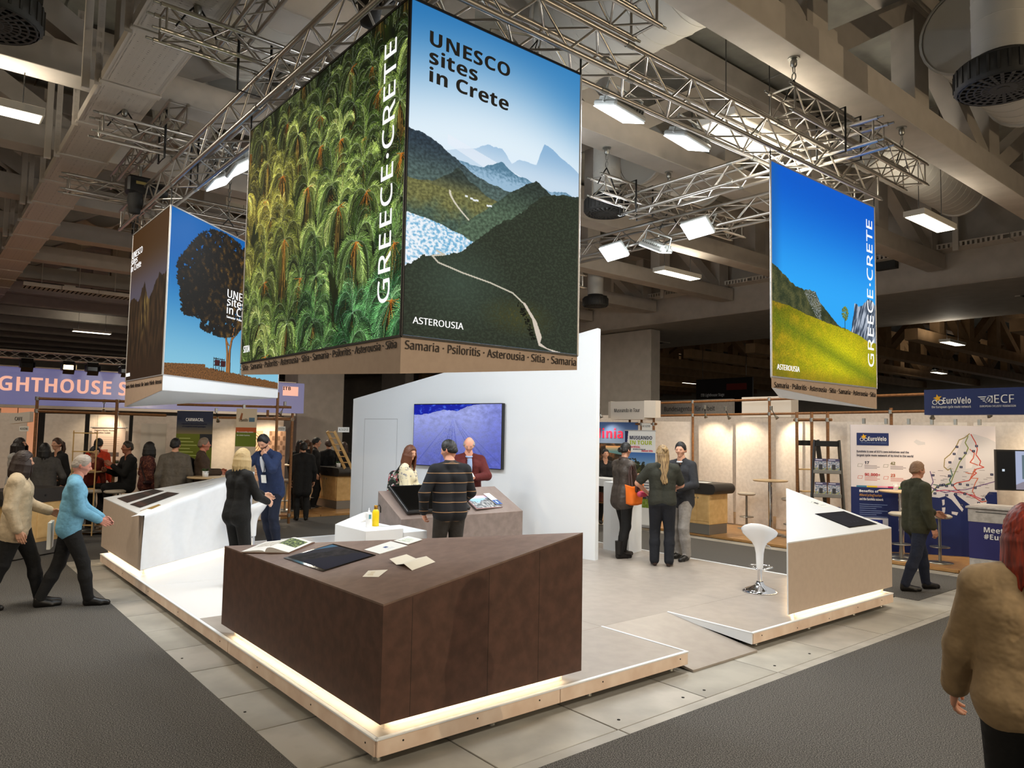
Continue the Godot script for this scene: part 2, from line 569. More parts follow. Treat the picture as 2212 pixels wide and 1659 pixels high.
func cable_tray():
	var pm := holed(0, 320, 768)
	var hm := holed(1, 48, 384)
	var t := thing("cable_tray", "broad perforated metal cable tray running along the ceiling over the stand's corner box", "cable tray", Vector3(-0.575, 5.7, 0))
	var xs := 0.29
	for i in 20:
		var z0 := 3.58 - 1.39 * i
		var z1 := z0 - 1.39
		part(t, "tray_panel", down_sheet(xs, z0 - 0.1, z1 + 0.05), pm)
		box_at(t, "cross_bar", Vector3(0, 0.0, z0 - 0.02), Vector3(xs * 2 + 0.04, 0.03, 0.12), M.tray)
		box_at(t, "cable_bundle", Vector3(0.02, 0.055, (z0 + z1) / 2), Vector3(0.5, 0.05, 1.39), M.rubber, 0.012)
		for sg in [-1, 1]:
			box_at(t, "side_rail", Vector3(sg * xs, 0.045, (z0 + z1) / 2), Vector3(0.006, 0.1, 1.36), M.tray, 0.0)
		part(t, "hanger", sheet(Vector3(-0.02, -0.05, 0), Vector3(0.03, -0.05, 0), Vector3(0.03, 1.4, 0), Vector3(-0.02, 1.4, 0), 0.004), hm, Vector3(-xs - 0.03, 0, z0 - 0.02), Vector3.ZERO, Vector3(1.4, 1, 1))
		if i % 2 == 0:
			box_at(t, "hanger_channel", Vector3(-xs - 0.1, 0.7, z0 - 0.3), Vector3(0.08, 1.42, 0.05), M.tray)
	# cable tray on the right, in front of the lowered soffit
	var r := thing("cable_tray", "narrow cable tray on hangers crossing in front of the concrete soffit", "cable tray", Vector3(16.2, 6.42, 0))
	for i in 14:
		var z := 4.0 - 2.1 * i
		box_at(r, "tray_panel", Vector3(0, 0, z), Vector3(0.5, 0.01, 2.08), M.tray, 0.0)
		for k in 20:
			box_at(r, "rung", Vector3(-0.26, 0.05, z - 1.0 + 0.1 * k), Vector3(0.01, 0.1, 0.05), M.tray, 0.0)
		box_at(r, "side_rail", Vector3(-0.26, 0.1, z), Vector3(0.014, 0.025, 2.08), M.tray, 0.0)
		box_at(r, "hanger", Vector3(-0.28, 0.75, z), Vector3(0.06, 1.7, 0.12), M.tray)
	var q := thing("cable_tray", "narrow perforated cable tray below the far roof beams left of the hanging mountain picture", "cable tray", Vector3(0, 5.72, -19.6))
	for i in 7:
		box_at(q, "tray_panel", Vector3(0.4 + 0.9 * i, 0, 0), Vector3(0.88, 0.01, 0.5), M.tray, 0.0)
		for k in 8:
			box_at(q, "rung", Vector3(0.02 + 0.9 * i + 0.11 * k, -0.012, 0), Vector3(0.03, 0.01, 0.44), M.hole, 0.0)
		bar(q, "hanger_rod", Vector3(0.4 + 0.9 * i, 0, 0), Vector3(0.4 + 0.9 * i, 2.45, 0), 0.012, M.tray, 6)
		box_at(q, "side_rail", Vector3(0.4 + 0.9 * i, 0.05, 0.25), Vector3(0.88, 0.1, 0.01), M.tray, 0.0)

func down_sheet(xs: float, z0: float, z1: float) -> ArrayMesh:
	# z0 > z1; faces down
	return sheet(Vector3(-xs, 0, z1), Vector3(xs, 0, z1), Vector3(xs, 0, z0), Vector3(-xs, 0, z0), 0.003)

func seamed_duct(p, called, pts: Array, r: float, m):
	part(p, called, sweep(pts, r, 28), m)
	# the lock seams wound round the pipe
	var ln := 0.0
	for i in pts.size() - 1:
		ln += pts[i].distance_to(pts[i + 1])
	var n := int(ln / 0.22)
	for i in n:
		var want := ln * (i + 0.5) / n
		for k in pts.size() - 1:
			var l: float = pts[k].distance_to(pts[k + 1])
			if want <= l:
				var c: Vector3 = pts[k].lerp(pts[k + 1], want / l)
				var d: Vector3 = (pts[k + 1] - pts[k]).normalized()
				var o := part(p, "seam", seam_ring(), m)
				o.transform = Transform3D(bar_xf(Vector3.ZERO, d, r * 1.004).basis, c)
				break
			want -= l

func seam_ring() -> ArrayMesh:
	if not cache.has("seam"):
		cache["seam"] = lathe([Vector2(1.0, -0.006), Vector2(1.012, 0.0), Vector2(1.0, 0.006)], 28)
	return cache["seam"]

func fan(at: Vector3, label: String, r: float):
	var t := thing("ceiling_diffuser", label, "air diffuser", at, 0, "round air diffusers under the roof")
	part(t, "housing", lathe([Vector2(r * 0.93, 0), Vector2(r, 0.03), Vector2(r, 0.2), Vector2(r * 0.9, 0.235), Vector2(r * 0.62, 0.24), Vector2(r * 0.6, 0.3)], 36), M.fan)
	part(t, "back_plate", lathe([Vector2(0, 0.05), Vector2(r * 0.92, 0.05)], 36), M.hole)
	for i in 30:
		var a := TAU * i / 30
		box_at(t, "rib", Vector3(cos(a) * r, 0.115, sin(a) * r), Vector3(0.014, 0.16, 0.02), M.fan, 0.0, Vector3(0, -rad_to_deg(a), 0))
	for i in 24:
		var a := TAU * i / 24
		box_at(t, "vane", Vector3(cos(a) * r * 0.53, 0.012, sin(a) * r * 0.53), Vector3(r * 0.82, 0.02, 0.03), M.fan, 0.0, Vector3(0, -rad_to_deg(a), 0))
	for k in 5:
		var rr: float = r * (0.26 + 0.15 * k)
		part(t, "ring", lathe([Vector2(rr, 0.004), Vector2(rr + 0.018, 0.0), Vector2(rr + 0.018, 0.02), Vector2(rr, 0.02)], 30), M.fan)
	part(t, "hub", cylm(r * 0.13, r * 0.13, 0.03, 20), M.fan, Vector3(0, 0.012, 0))
	box_at(t, "actuator", Vector3(r * 0.75, 0.27, r * 0.2), Vector3(0.14, 0.07, 0.1), M.fan)

func arc(a: Vector3, corner: Vector3, b: Vector3, r: float) -> Array:
	# a bend of radius r in the path a - corner - b
	var p := []
	var u := (a - corner).normalized()
	var v := (b - corner).normalized()
	for i in 9:
		var t := i / 8.0
		var q0 := corner + u * r
		var q1 := corner + v * r
		p.append(q0.lerp(corner, t).lerp(corner.lerp(q1, t), t))
	return [a] + p + [b]

func ducts():
	var g := "spiral air ducts under the roof"
	var fans := [[Vector3(5.8, 5.37, -3.62), 0.34, "dark round slotted air diffuser right of the hanging hills picture", Vector3(5.0, 7.0, -3.9), "diffuser right of the hills picture"],
		[Vector3(5.46, 5.3, 1.74), 0.4, "dark round air diffuser nearest the upper corner above the roof beam", Vector3(5.46, 7.0, 1.2), "diffuser in the upper right corner"],
		[Vector3(11.3, 5.3, -9.15), 0.33, "small far round air diffuser above the white stand wall's peak", Vector3(11.3, 6.9, -9.9), "small far diffuser over the white wall"],
		[Vector3(-1.95, 5.3, -3.3), 0.4, "dark round air diffuser beside the broad cable tray", Vector3(-1.95, 7.0, -4.1), "diffuser in the upper left corner"]]
	for f in fans:
		fan(f[0], f[2], f[1])
		var base: Vector3 = f[0] + Vector3(0, 0.3, 0)
		var t := thing("air_duct", "pale spiral duct above the " + f[4], "air duct", base, 0, "")
		var top: Vector3 = f[3] - base
		seamed_duct(t, "pipe", arc(Vector3.ZERO, Vector3(0, top.y, 0), top, 0.4), f[1] * 0.62, M.duct)
	for d in [[Vector3(3.9, 7.0, -2.5), Vector3(3.9, 7.0, -0.3), 0.62, "big pale spiral duct lying between the roof trusses above the hills picture"],
		[Vector3(0.75, 6.95, -3.2), Vector3(0.75, 6.95, -5.4), 0.45, "pale duct bend visible right of the broad perforated cable tray"],
		[Vector3(0.9, 6.95, -6.05), Vector3(0.9, 6.95, -8.25), 0.45, "pale duct behind the cable tray and above the two left floodlights"],
		[Vector3(0.9, 6.95, -14.6), Vector3(0.9, 6.95, -16.8), 0.45, "dim duct between the far beams above the mountain picture"],
		[Vector3(7.2, 6.9, 0.9), Vector3(9.4, 6.9, 0.9), 0.52, "thick horizontal duct behind the corner air diffuser"],
		[Vector3(9.5, 6.9, -1.4), Vector3(13.5, 6.9, -1.4), 0.45, "long duct behind the right hanging truss above the meadow picture"],
		[Vector3(7.4, 6.9, -4.3), Vector3(9.2, 6.9, -4.3), 0.5, "brown shaded duct right of the middle air diffuser"]]:
		var t := thing("air_duct", d[3], "air duct", (d[0] + d[1]) / 2)
		seamed_duct(t, "pipe", [d[0] - t.position, d[1] - t.position], d[2], M.duct)
		for e in [d[0].lerp(d[1], 0.2), d[0].lerp(d[1], 0.8)]:
			bar(t, "hanger_rod", e - t.position + Vector3(0, d[2], 0), Vector3(e.x - t.position.x, 8.15 - t.position.y, e.z - t.position.z), 0.012, M.steel, 6)
		for e in [d[0], d[1]]:
			var o := part(t, "flange", lathe([Vector2(1.0, -0.02), Vector2(1.06, -0.02), Vector2(1.06, 0.02), Vector2(1.0, 0.02)], 28), M.duct)
			o.transform = Transform3D(bar_xf(Vector3.ZERO, (d[1] - d[0]).normalized(), d[2]).basis, e - t.position)

# ---------- the stand ----------
func slab(poly: Array, y0, y1) -> ArrayMesh:
	return prism(poly, y0, y1)

func stand():
	var P := thing("stand_platform", "low white-edged stand platform with grey-beige and white floor panels and a cut-in ramp", "platform")
	# floor panels
	var white = M.deck_white
	for q in [[0.02, 3.0, -1.0, -0.02, 0], [0.02, 3.0, -3.5, -1.0, 0], [3.0, 5.0, -3.5, -1.0, 0], [5.0, 6.98, -3.5, -1.0, 0], [4.0, 6.98, -1.0, -0.02, 0],
			[0.02, 2.4, -5.3, -3.5, 1], [0.02, 2.4, -7.98, -5.3, 1], [2.4, 4.9, -5.3, -3.5, 1], [2.4, 4.9, -7.98, -5.3, 1], [4.9, 6.98, -5.6, -3.5, 0], [4.9, 6.98, -7.98, -5.6, 0]]:
		box_at(P, "floor_panel", Vector3((q[0] + q[1]) / 2, DECK - 0.01, (q[2] + q[3]) / 2), Vector3(q[1] - q[0] - 0.003, 0.02, q[3] - q[2] - 0.003), white if q[4] else M.deck, 0.0015)
	box_at(P, "frame", Vector3(3.5, 0.1, -4.5), Vector3(6.9, 0.08, 6.9), M.concrete_dark, 0.0)
	box_at(P, "frame", Vector3(1.5, 0.1, -0.6), Vector3(2.9, 0.08, 1.1), M.concrete_dark, 0.0)
	box_at(P, "frame", Vector3(5.5, 0.1, -0.6), Vector3(2.9, 0.08, 1.1), M.concrete_dark, 0.0)
	# edge boards with the white trim on top
	var ey := DECK - 0.053
	for b in [[Vector3(0.75, ey, 0), Vector3(1.5, 0.104, 0.018)], [Vector3(2.255, ey, 0), Vector3(1.5, 0.104, 0.018)], [Vector3(4.76, ey, 0), Vector3(1.5, 0.104, 0.018)], [Vector3(6.26, ey, 0), Vector3(1.5, 0.104, 0.018)],
			[Vector3(0, ey, -1.3), Vector3(0.018, 0.104, 2.58)], [Vector3(0, ey, -4.0), Vector3(0.018, 0.104, 2.8)], [Vector3(0, ey, -6.71), Vector3(0.018, 0.104, 2.6)], [Vector3(7, ey, -4), Vector3(0.018, 0.104, 8)], [Vector3(3.5, ey, -8), Vector3(7, 0.104, 0.018)]]:
		box_at(P, "edge_board", b[0], b[1], M.edge, 0.002)
	for b in [[Vector3(1.5, DECK, 0), Vector3(3.02, 0.012, 0.03)], [Vector3(5.5, DECK, 0), Vector3(3.02, 0.012, 0.03)], [Vector3(0, DECK, -4), Vector3(0.03, 0.012, 8.02)], [Vector3(7, DECK, -4), Vector3(0.03, 0.012, 8.02)], [Vector3(3.5, DECK, -8), Vector3(7, 0.012, 0.03)],
			[Vector3(3.0, DECK, -0.5), Vector3(0.022, 0.012, 1.0)], [Vector3(4.0, DECK, -0.5), Vector3(0.022, 0.012, 1.0)]]:
		box_at(P, "edge_trim", b[0], b[1], M.white, 0.002)
	part(P, "ramp", prism([Vector2(3.01, -1.0), Vector2(3.99, -1.0), Vector2(3.99, 0.06), Vector2(3.01, 0.06)], [0.1, 0.1, 0.0, 0.0], [DECK, DECK, 0.018, 0.018]), M.deck)
	for x in [3.0, 4.0]:
		part(P, "ramp_cheek", prism([Vector2(x - 0.009, -1.0), Vector2(x + 0.009, -1.0), Vector2(x + 0.009, 0.0), Vector2(x - 0.009, 0.0)], [DECK - 0.02, DECK - 0.02, 0.055, 0.055], DECK), M.white)
	# screw heads, levelling feet
	for x in [0.18, 0.75, 1.3, 1.95, 2.9, 4.15, 4.8, 5.45, 6.1, 6.7]:
		part(P, "screw", cylm(0.006, 0.006, 0.004, 8), M.hole, Vector3(x, ey + (0.01 if int(x * 10) % 2 else -0.02), 0.0095), Vector3(90, 0, 0))
	for z in [-0.12, -0.9, -1.9, -2.8, -4.1, -5.3, -6.6]:
		part(P, "screw", cylm(0.006, 0.006, 0.004, 8), M.hole, Vector3(-0.0095, ey, z), Vector3(0, 0, 90))
	for x in [0.06, 0.95, 1.9, 2.9, 4.2, 5.2, 6.2, 6.9]:
		part(P, "levelling_foot", cylm(0.035, 0.02, 0.06, 12), M.steel, Vector3(x, 0.03, -0.1))
	for z in [-1.2, -2.4, -3.6, -4.8, -6.0, -7.4]:
		part(P, "levelling_foot", cylm(0.035, 0.02, 0.06, 12), M.steel, Vector3(0.1, 0.03, z))
	counters()
	back_wall()
	stools()
	leaflets()

func counter(called, label, poly: Array, tops: Array, y0: float, side_mats: Array, top_mat, inset: float) -> Node3D:
	# a triangular desk with a tilted top, on a recessed lit plinth
	var t := thing(called, label, "counter")
	var c: Vector2 = (poly[0] + poly[1] + poly[2]) / 3.0
	var body := prism(poly, y0, [tops[0] - 0.012, tops[1] - 0.012, tops[2] - 0.012])
	part(t, "body", body, side_mats[0])
	part(t, "worktop", prism(poly, [tops[0] - 0.0125, tops[1] - 0.0125, tops[2] - 0.0125], tops), top_mat)
	var pl := []
	var led := []
	for i in 3:
		# inset outline
		var a: Vector2 = poly[(i + 2) % 3]
		var b: Vector2 = poly[i]
		var d: Vector2 = poly[(i + 1) % 3]
		var e1 := (b - a).normalized()
		var e2 := (d - b).normalized()
		var n1 := Vector2(-e1.y, e1.x)
		var n2 := Vector2(-e2.y, e2.x)
		if n1.dot(c - b) < 0:
			n1 = -n1
			n2 = -n2
		var k := (n1 + n2)
		k = k / maxf(0.2, k.dot(n1))
		pl.append(b + k * inset)
		led.append(b + k * (inset - 0.018))
	part(t, "plinth", prism(pl, DECK, y0), M.edge_plinth)
	for i in 3:
		var p: Vector2 = led[i]
		var q: Vector2 = led[(i + 1) % 3]
		var strip := beam(t, "led_strip", Vector3(p.x, y0 - 0.006, p.y), Vector3(q.x, y0 - 0.006, q.y), 0.012, 0.008, M.led)
		var l := AreaLight3D.new()
		l.name = "led_light"
		l.area_size = Vector2(p.distance_to(q) * 0.94, 0.012)
		l.light_color = Color(1.0, 0.92, 0.78)
		l.light_energy = 0.12 * p.distance_to(q)
		l.area_normalize_energy = true
		l.shadow_enabled = true
		l.set("area_range", 30.0)
		t.add_child(l, true)
		var mid := (p + q) / 2
		var dir := (q - p).normalized()
		var bs := Basis(Vector3(dir.x, 0, dir.y), Vector3(-dir.y, 0, dir.x), Vector3.UP)
		if bs.determinant() < 0:
			bs.y = -bs.y
		l.transform = Transform3D(bs, Vector3(mid.x, y0 - 0.014, mid.y))
	return t

func on_top(poly: Array, tops: Array, x: float, z: float, up := 0.0) -> Vector3:
	var a := Vector3(poly[0].x, tops[0], poly[0].y)
	var b := Vector3(poly[1].x, tops[1], poly[1].y)
	var c := Vector3(poly[2].x, tops[2], poly[2].y)
	var n := (b - a).cross(c - a)
	return Vector3(x, a.y - (n.x * (x - a.x) + n.z * (z - a.z)) / n.y + up, z)

var brown_poly := [Vector2(0.04, -2.93), Vector2(0.04, -0.035), Vector2(1.76, -0.035)]
var brown_top := [0.925, 0.945, 1.257]
var right_poly := [Vector2(4.71, -0.035), Vector2(7.09, -0.035), Vector2(7.02, -1.37)]
var right_top := [0.945, 0.935, 1.319]
var left_poly := [Vector2(0.04, -5.93), Vector2(0.04, -8.24), Vector2(2.0, -7.62)]
var left_top := [0.905, 0.943, 1.31]

func plate_on(p, called, poly, tops, q: Array, lift: float, thick: float, m) -> MeshInstance3D:
	# q: four x,z corners (bottom left, bottom right, top right, top left as read)
	var v := []
	for i in 4:
		v.append(on_top(poly, tops, q[i].x, q[i].y, lift))
	return part(p, called, sheet(v[0], v[1], v[2], v[3], thick), m)

func counters():
	M.edge_plinth = mat(Color(0.93, 0.88, 0.80), 0.6)
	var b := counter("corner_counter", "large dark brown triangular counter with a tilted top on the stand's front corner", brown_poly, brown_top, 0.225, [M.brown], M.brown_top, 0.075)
	# joints between the laminate sheets of the long side
	for x in [0.25, 0.86, 1.32]:
		box_at(b, "panel_joint", Vector3(x, 0.225 + (on_top(brown_poly, brown_top, x, -0.035).y - 0.24) / 2, -0.0352), Vector3(0.003, on_top(brown_poly, brown_top, x, -0.035).y - 0.25, 0.002), M.ink_brown, 0.0)
	var sc := plate_on(b, "touchscreen", brown_poly, brown_top, [Vector2(0.155, -1.855), Vector2(0.155, -1.128), Vector2(0.592, -1.128), Vector2(0.588, -1.855)], 0.006, 0.004, M.black_gloss)
	var m := screen_mat(pic_table(), 0.5)
	plate_on(sc, "display", brown_poly, brown_top, [Vector2(0.185, -1.835), Vector2(0.185, -1.148), Vector2(0.572, -1.148), Vector2(0.568, -1.835)], 0.0065, 0.0004, m)
	var r := counter("wedge_counter", "white-topped counter with beige front and an inset screen on the stand's right corner", right_poly, right_top, 0.222, [M.greige], M.white, 0.075)
	# the sides towards the inside are white
	part(r, "side_panel", prism([Vector2(4.71, -0.035), Vector2(7.02, -1.37), Vector2(7.014, -1.38), Vector2(4.704, -0.045)], 0.222, [0.94, 1.318, 1.318, 0.94]), M.white)
	var rs := plate_on(r, "touchscreen", right_poly, right_top, [Vector2(6.252, -0.148), Vector2(6.968, -0.147), Vector2(6.956, -0.558), Vector2(6.253, -0.567)], 0.006, 0.004, M.black_gloss)
	plate_on(rs, "display", right_poly, right_top, [Vector2(6.27, -0.162), Vector2(6.95, -0.162), Vector2(6.938, -0.545), Vector2(6.27, -0.553)], 0.0065, 0.0004, screen_mat(pic_login(), 0.35))
	var lb := plate_on(r, "printed_label", right_poly, right_top, [Vector2(6.72, -0.72), Vector2(6.98, -0.72), Vector2(6.98, -1.0), Vector2(6.72, -0.92)], 0.002, 0.001, pic_mat(pic_sheet(3)))
	lb.set_meta("label", "grey printed drawing on white top")
	var l := counter("wedge_counter", "white draped counter with a beige end on the stand's far left corner", left_poly, left_top, 0.235, [M.greige], M.white, 0.075)
	part(l, "cover_cloth", cover_cloth(), M.white_cloth)
	plate_on(l, "photo_print", left_poly, left_top, [Vector2(0.14, -7.23), Vector2(0.14, -7.86), Vector2(0.66, -8.0), Vector2(0.70, -7.6)], 0.004, 0.002, pic_mat(pic_dark(1))).set_meta("label", "dark photo print nearer the outer edge")
	plate_on(l, "photo_print", left_poly, left_top, [Vector2(0.15, -6.56), Vector2(0.13, -7.02), Vector2(0.70, -7.42), Vector2(0.76, -7.05)], 0.006, 0.002, pic_mat(pic_dark(2))).set_meta("label", "dark photo print nearer the white front")
	plate_on(l, "photo_print", left_poly, left_top, [Vector2(0.10, -6.12), Vector2(0.09, -6.3), Vector2(0.36, -6.5), Vector2(0.36, -6.38)], 0.006, 0.002, mat(Color(0.6, 0.48, 0.22))).set_meta("label", "small ochre picture at the near corner")
	for q in [[0.85, -7.55], [1.05, -7.15], [1.2, -7.65]]:
		plate_on(l, "printed_label", left_poly, left_top, [Vector2(q[0], q[1]), Vector2(q[0] + 0.02, q[1] - 0.1), Vector2(q[0] + 0.26, q[1] - 0.16), Vector2(q[0] + 0.25, q[1] - 0.06)], 0.004, 0.001, pic_mat(pic_sheet(int(q[0] * 10))))

func cover_cloth() -> ArrayMesh:
	# the white sheet pulled over the inner side, with soft folds and a frayed lifted front edge
	var st := start()
	st.set_smooth_group(0)
	var a := Vector3(0.03, 0, -5.915)
	var b := Vector3(1.995, 0, -7.6)
	var n := Vector3(0.65, 0, 0.76)
	var pts := []
	for i in 61:
		var row := []
		var t := i / 60.0
		var top: float = lerp(left_top[0], left_top[2], t)
		for j in 17:
			var v := j / 16.0
			var y: float = lerp(0.245, top + 0.006, v)
			var k := 0.012 + 0.022 * absf(sin(t * 9.0 + v * 1.3)) * v + 0.03 * pow(maxf(0.0, sin(t * 23.0 - v * 2.0)), 3.0) * v * (1.0 - v * 0.6)
			row.append(a.lerp(b, t) + n * k + Vector3(0, y, 0))
		row.append(on_top(left_poly, left_top, a.lerp(b, t).x - n.x * 0.05, a.lerp(b, t).z - n.z * 0.05, 0.012 + 0.004 * sin(t * 40.0)))
		row.append(on_top(left_poly, left_top, a.lerp(b, t).x - n.x * 0.16, a.lerp(b, t).z - n.z * 0.16, 0.004 + (0.02 if t < 0.12 and t > 0.06 else 0.0)))
		pts.append(row)
	for i in 60:
		for j in 18:
			for q in [[0, 0], [1, 1], [1, 0], [0, 0], [0, 1], [1, 1]]:
				st.add_vertex(pts[i + q[0]][j + q[1]])
	st.index()
	st.generate_normals()
	return st.commit()

func back_wall():
	# the sloping white display wall
	var B := Vector3(5.62, 0, -3.615)
	var d := Vector3(-0.262, 0, -0.965).normalized()
	var n := Vector3(-d.z, 0, d.x)  # towards the back right
	var f := -n
	if f.dot(Vector3(-2.284, 0, 3.979) - B) < 0:
		f = n
	var L := 5.22
	var W := thing("display_wall", "tall white stand wall with a slanting top edge and a flush door", "partition wall")
	var A := B + d * L
	var bk := -f * 0.1
	part(W, "wall_panel", prism([Vector2(B.x, B.z), Vector2(A.x, A.z), Vector2(A.x + bk.x, A.z + bk.z), Vector2(B.x + bk.x, B.z + bk.z)], DECK, [3.59, 2.59, 2.59, 3.59]), M.white)
	var on := func(s: float, y: float, up := 0.0): return B + d * s + Vector3(0, y, 0) + f * up
	var door := part(W, "door", sheet(on.call(4.885, DECK + 0.01, 0.006), on.call(4.065, DECK + 0.01, 0.006), on.call(4.065, 2.205, 0.006), on.call(4.885, 2.205, 0.006), 0.005), M.white)
	for g in [[4.9, DECK, 4.89, 2.215], [4.06, DECK, 4.05, 2.215], [4.9, 2.208, 4.05, 2.22]]:
		part(W, "door_gap", sheet(on.call(g[0], g[1], 0.002), on.call(g[2], g[1], 0.002), on.call(g[2], g[3], 0.002), on.call(g[0], g[3], 0.002), 0.001), M.gap)
	part(door, "handle", cylm(0.02, 0.02, 0.05, 12), M.steel, on.call(4.14, 1.15, 0.03), Vector3(0, 0, 0)).transform.basis = bar_xf(Vector3.ZERO, f, 1.0).basis
	part(door, "lock", cylm(0.012, 0.012, 0.03, 12), M.black, on.call(4.15, 1.08, 0.02)).transform.basis = bar_xf(Vector3.ZERO, f, 1.0).basis
	# the television
	var T := thing("television", "wide wall television showing a snowy plain with tracks", "television")
	var c: Vector3 = on.call(2.625, 1.945, 0.05)
	var tb := Basis(-d, Vector3.UP, (-d).cross(Vector3.UP))
	if tb.z.dot(f) < 0:
		tb = Basis(d, Vector3.UP, d.cross(Vector3.UP))
	T.transform = Transform3D(tb, c)
	box_at(T, "casing", Vector3.ZERO, Vector3(1.93, 1.07, 0.07), M.black, 0.006)
	part(T, "screen", sheet(Vector3(-0.95, -0.52, 0.037), Vector3(0.95, -0.52, 0.037), Vector3(0.95, 0.52, 0.037), Vector3(-0.95, 0.52, 0.037), 0.001), screen_mat(pic_snow(), 1.0))
	# second counter with the tilted black screen, behind the white table
	var poly := [Vector2(2.52, -3.95), Vector2(4.5, -3.95), Vector2(4.42, -4.5), Vector2(2.5, -4.5)]
	var tops := [0.91, 0.91, 1.22, 1.22]
	var k := thing("slanted_counter", "taupe box counter with a slanted top and big black screen before the white wall", "counter")
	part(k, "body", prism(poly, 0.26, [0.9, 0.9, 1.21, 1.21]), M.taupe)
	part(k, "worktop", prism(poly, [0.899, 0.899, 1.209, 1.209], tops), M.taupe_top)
	part(k, "plinth", prism([Vector2(2.6, -4.05), Vector2(4.4, -4.05), Vector2(4.35, -4.42), Vector2(2.58, -4.42)], DECK, 0.26), M.edge_plinth)
	var s := thing("tilted_monitor", "large black monitor lying tilted on the taupe counter", "monitor", Vector3(3.12, 1.0, -4.05))
	s.rotation_degrees = Vector3(-59, 0, 0)
	s.position = Vector3(3.12, 1.10, -4.24)
	box_at(s, "casing", Vector3(0, 0, 0.03), Vector3(0.98, 0.56, 0.045), M.black, 0.006)
	box_at(s, "screen", Vector3(0, 0, 0.0535), Vector3(0.93, 0.51, 0.003), M.black_gloss, 0.0)
	# white table with bottles
	var w := thing("side_table", "white box table holding two bottles", "table")
	box_at(w, "box", Vector3(1.92, 0.53, -3.67), Vector3(0.48, 0.74, 0.74), M.white, 0.004)
	box_at(w, "ledge", Vector3(2.33, 0.505, -3.62), Vector3(0.32, 0.69, 0.62), M.white, 0.004)
	box_at(w, "led_strip", Vector3(2.18, 0.845, -3.62), Vector3(0.012, 0.006, 0.5), M.led, 0.0)
	var bo := thing("spray_bottle", "white dispenser bottle on the white box table", "bottle", Vector3(1.88, 0.9, -3.6))
	part(bo, "body", lathe([Vector2(0, 0), Vector2(0.034, 0.0), Vector2(0.036, 0.01), Vector2(0.036, 0.15), Vector2(0.03, 0.165), Vector2(0.014, 0.17)], 20), M.white_gloss)
	part(bo, "nozzle", lathe([Vector2(0.014, 0.168), Vector2(0.014, 0.185), Vector2(0.005, 0.19), Vector2(0.004, 0.215), Vector2(0, 0.216)], 14), M.white_gloss)
	box_at(bo, "label_print", Vector3(-0.004, 0.12, 0.0355), Vector3(0.03, 0.05, 0.003), mat(Color(0.35, 0.55, 0.6)), 0.0)
	var y := thing("drinking_bottle", "yellow metal bottle with a golden cap beside the white one", "bottle", Vector3(1.985, 0.9, -3.63))
	part(y, "body", lathe([Vector2(0, 0), Vector2(0.036, 0.0), Vector2(0.039, 0.008), Vector2(0.039, 0.16), Vector2(0.03, 0.185), Vector2(0.018, 0.195), Vector2(0.018, 0.2)], 24), mat(Color(0.95, 0.82, 0.05), 0.3))
	part(y, "cap", lathe([Vector2(0.021, 0.198), Vector2(0.022, 0.235), Vector2(0.018, 0.24), Vector2(0, 0.24)], 20), mat(Color(0.8, 0.6, 0.25), 0.25, 0.9))
	part(y, "loop", sweep([Vector3(0.02, 0.225, 0), Vector3(0.045, 0.24, 0), Vector3(0.06, 0.21, 0), Vector3(0.062, 0.15, 0)], 0.008), M.black)

func bombo(label: String, at: Vector3, turn: float):
	var t := thing("bar_stool", label, "bar stool", at, turn, "white scoop bar stools on the stand")
	part(t, "base", lathe([Vector2(0, 0.0), Vector2(0.2, 0.0), Vector2(0.205, 0.012), Vector2(0.16, 0.035), Vector2(0.07, 0.075), Vector2(0.045, 0.1), Vector2(0.04, 0.12)], 40), M.chrome)
	part(t, "column", cylm(0.027, 0.027, 0.2, 20), M.chrome, Vector3(0, 0.2, 0))
	# the trumpet-shaped shell, tilted at the rim
	var st := start()
	st.set_smooth_group(0)
	var prof := [[0.035, 0.27], [0.04, 0.29], [0.042, 0.36], [0.046, 0.45], [0.06, 0.53], [0.09, 0.585], [0.14, 0.63], [0.185, 0.675], [0.2, 0.72], [0.195, 0.727], [0.185, 0.715], [0.15, 0.665], [0.09, 0.64], [0.0, 0.63]]
	var n := 40
	for i in prof.size() - 1:
		for j in n:
			var q := []
			for k in [[i, j], [i + 1, j], [i + 1, j + 1], [i, j + 1]]:
				var an: float = TAU * k[1] / n
				var p = prof[k[0]]
				var w: float = smoothstep(0.55, 0.72, p[1])
				var v := Vector3(cos(an) * p[0], p[1], sin(an) * p[0] * (1.0 + 0.06 * w))
				v.y += w * (0.075 * -cos(an) + 0.03 * cos(an) * cos(an)) * (p[0] / 0.2)
				v.x += w * -0.015
				q.append(v)
			for r in [0, 2, 1, 0, 3, 2]:
				st.add_vertex(q[r])
	st.index()
	st.generate_normals()
	part(t, "seat", st.commit(), M.white_gloss)
	var ring := []
	for i in 13:
		var an := -1.15 + 2.3 * i / 12.0
		ring.append(Vector3(0.17 * cos(an), 0.29, 0.15 * sin(an)))
	part(t, "footrest", sweep([Vector3(0.02, 0.25, -0.02)] + ring + [Vector3(0.02, 0.25, 0.02)], 0.009), M.chrome)
	part(t, "lever", sweep([Vector3(0.04, 0.56, 0.05), Vector3(0.07, 0.54, 0.1), Vector3(0.08, 0.5, 0.12)], 0.005), M.chrome)

func stools():
	bombo("white scoop bar stool with chrome foot standing beside the right wedge counter", Vector3(5.73, DECK, -0.99), 20)
	bombo("white scoop bar stool in front of the man in the blue suit", Vector3(1.74, DECK, -6.78), 160)
	bombo("white bar stool mostly hidden behind the white box table", Vector3(2.02, DECK, -4.30), 170)

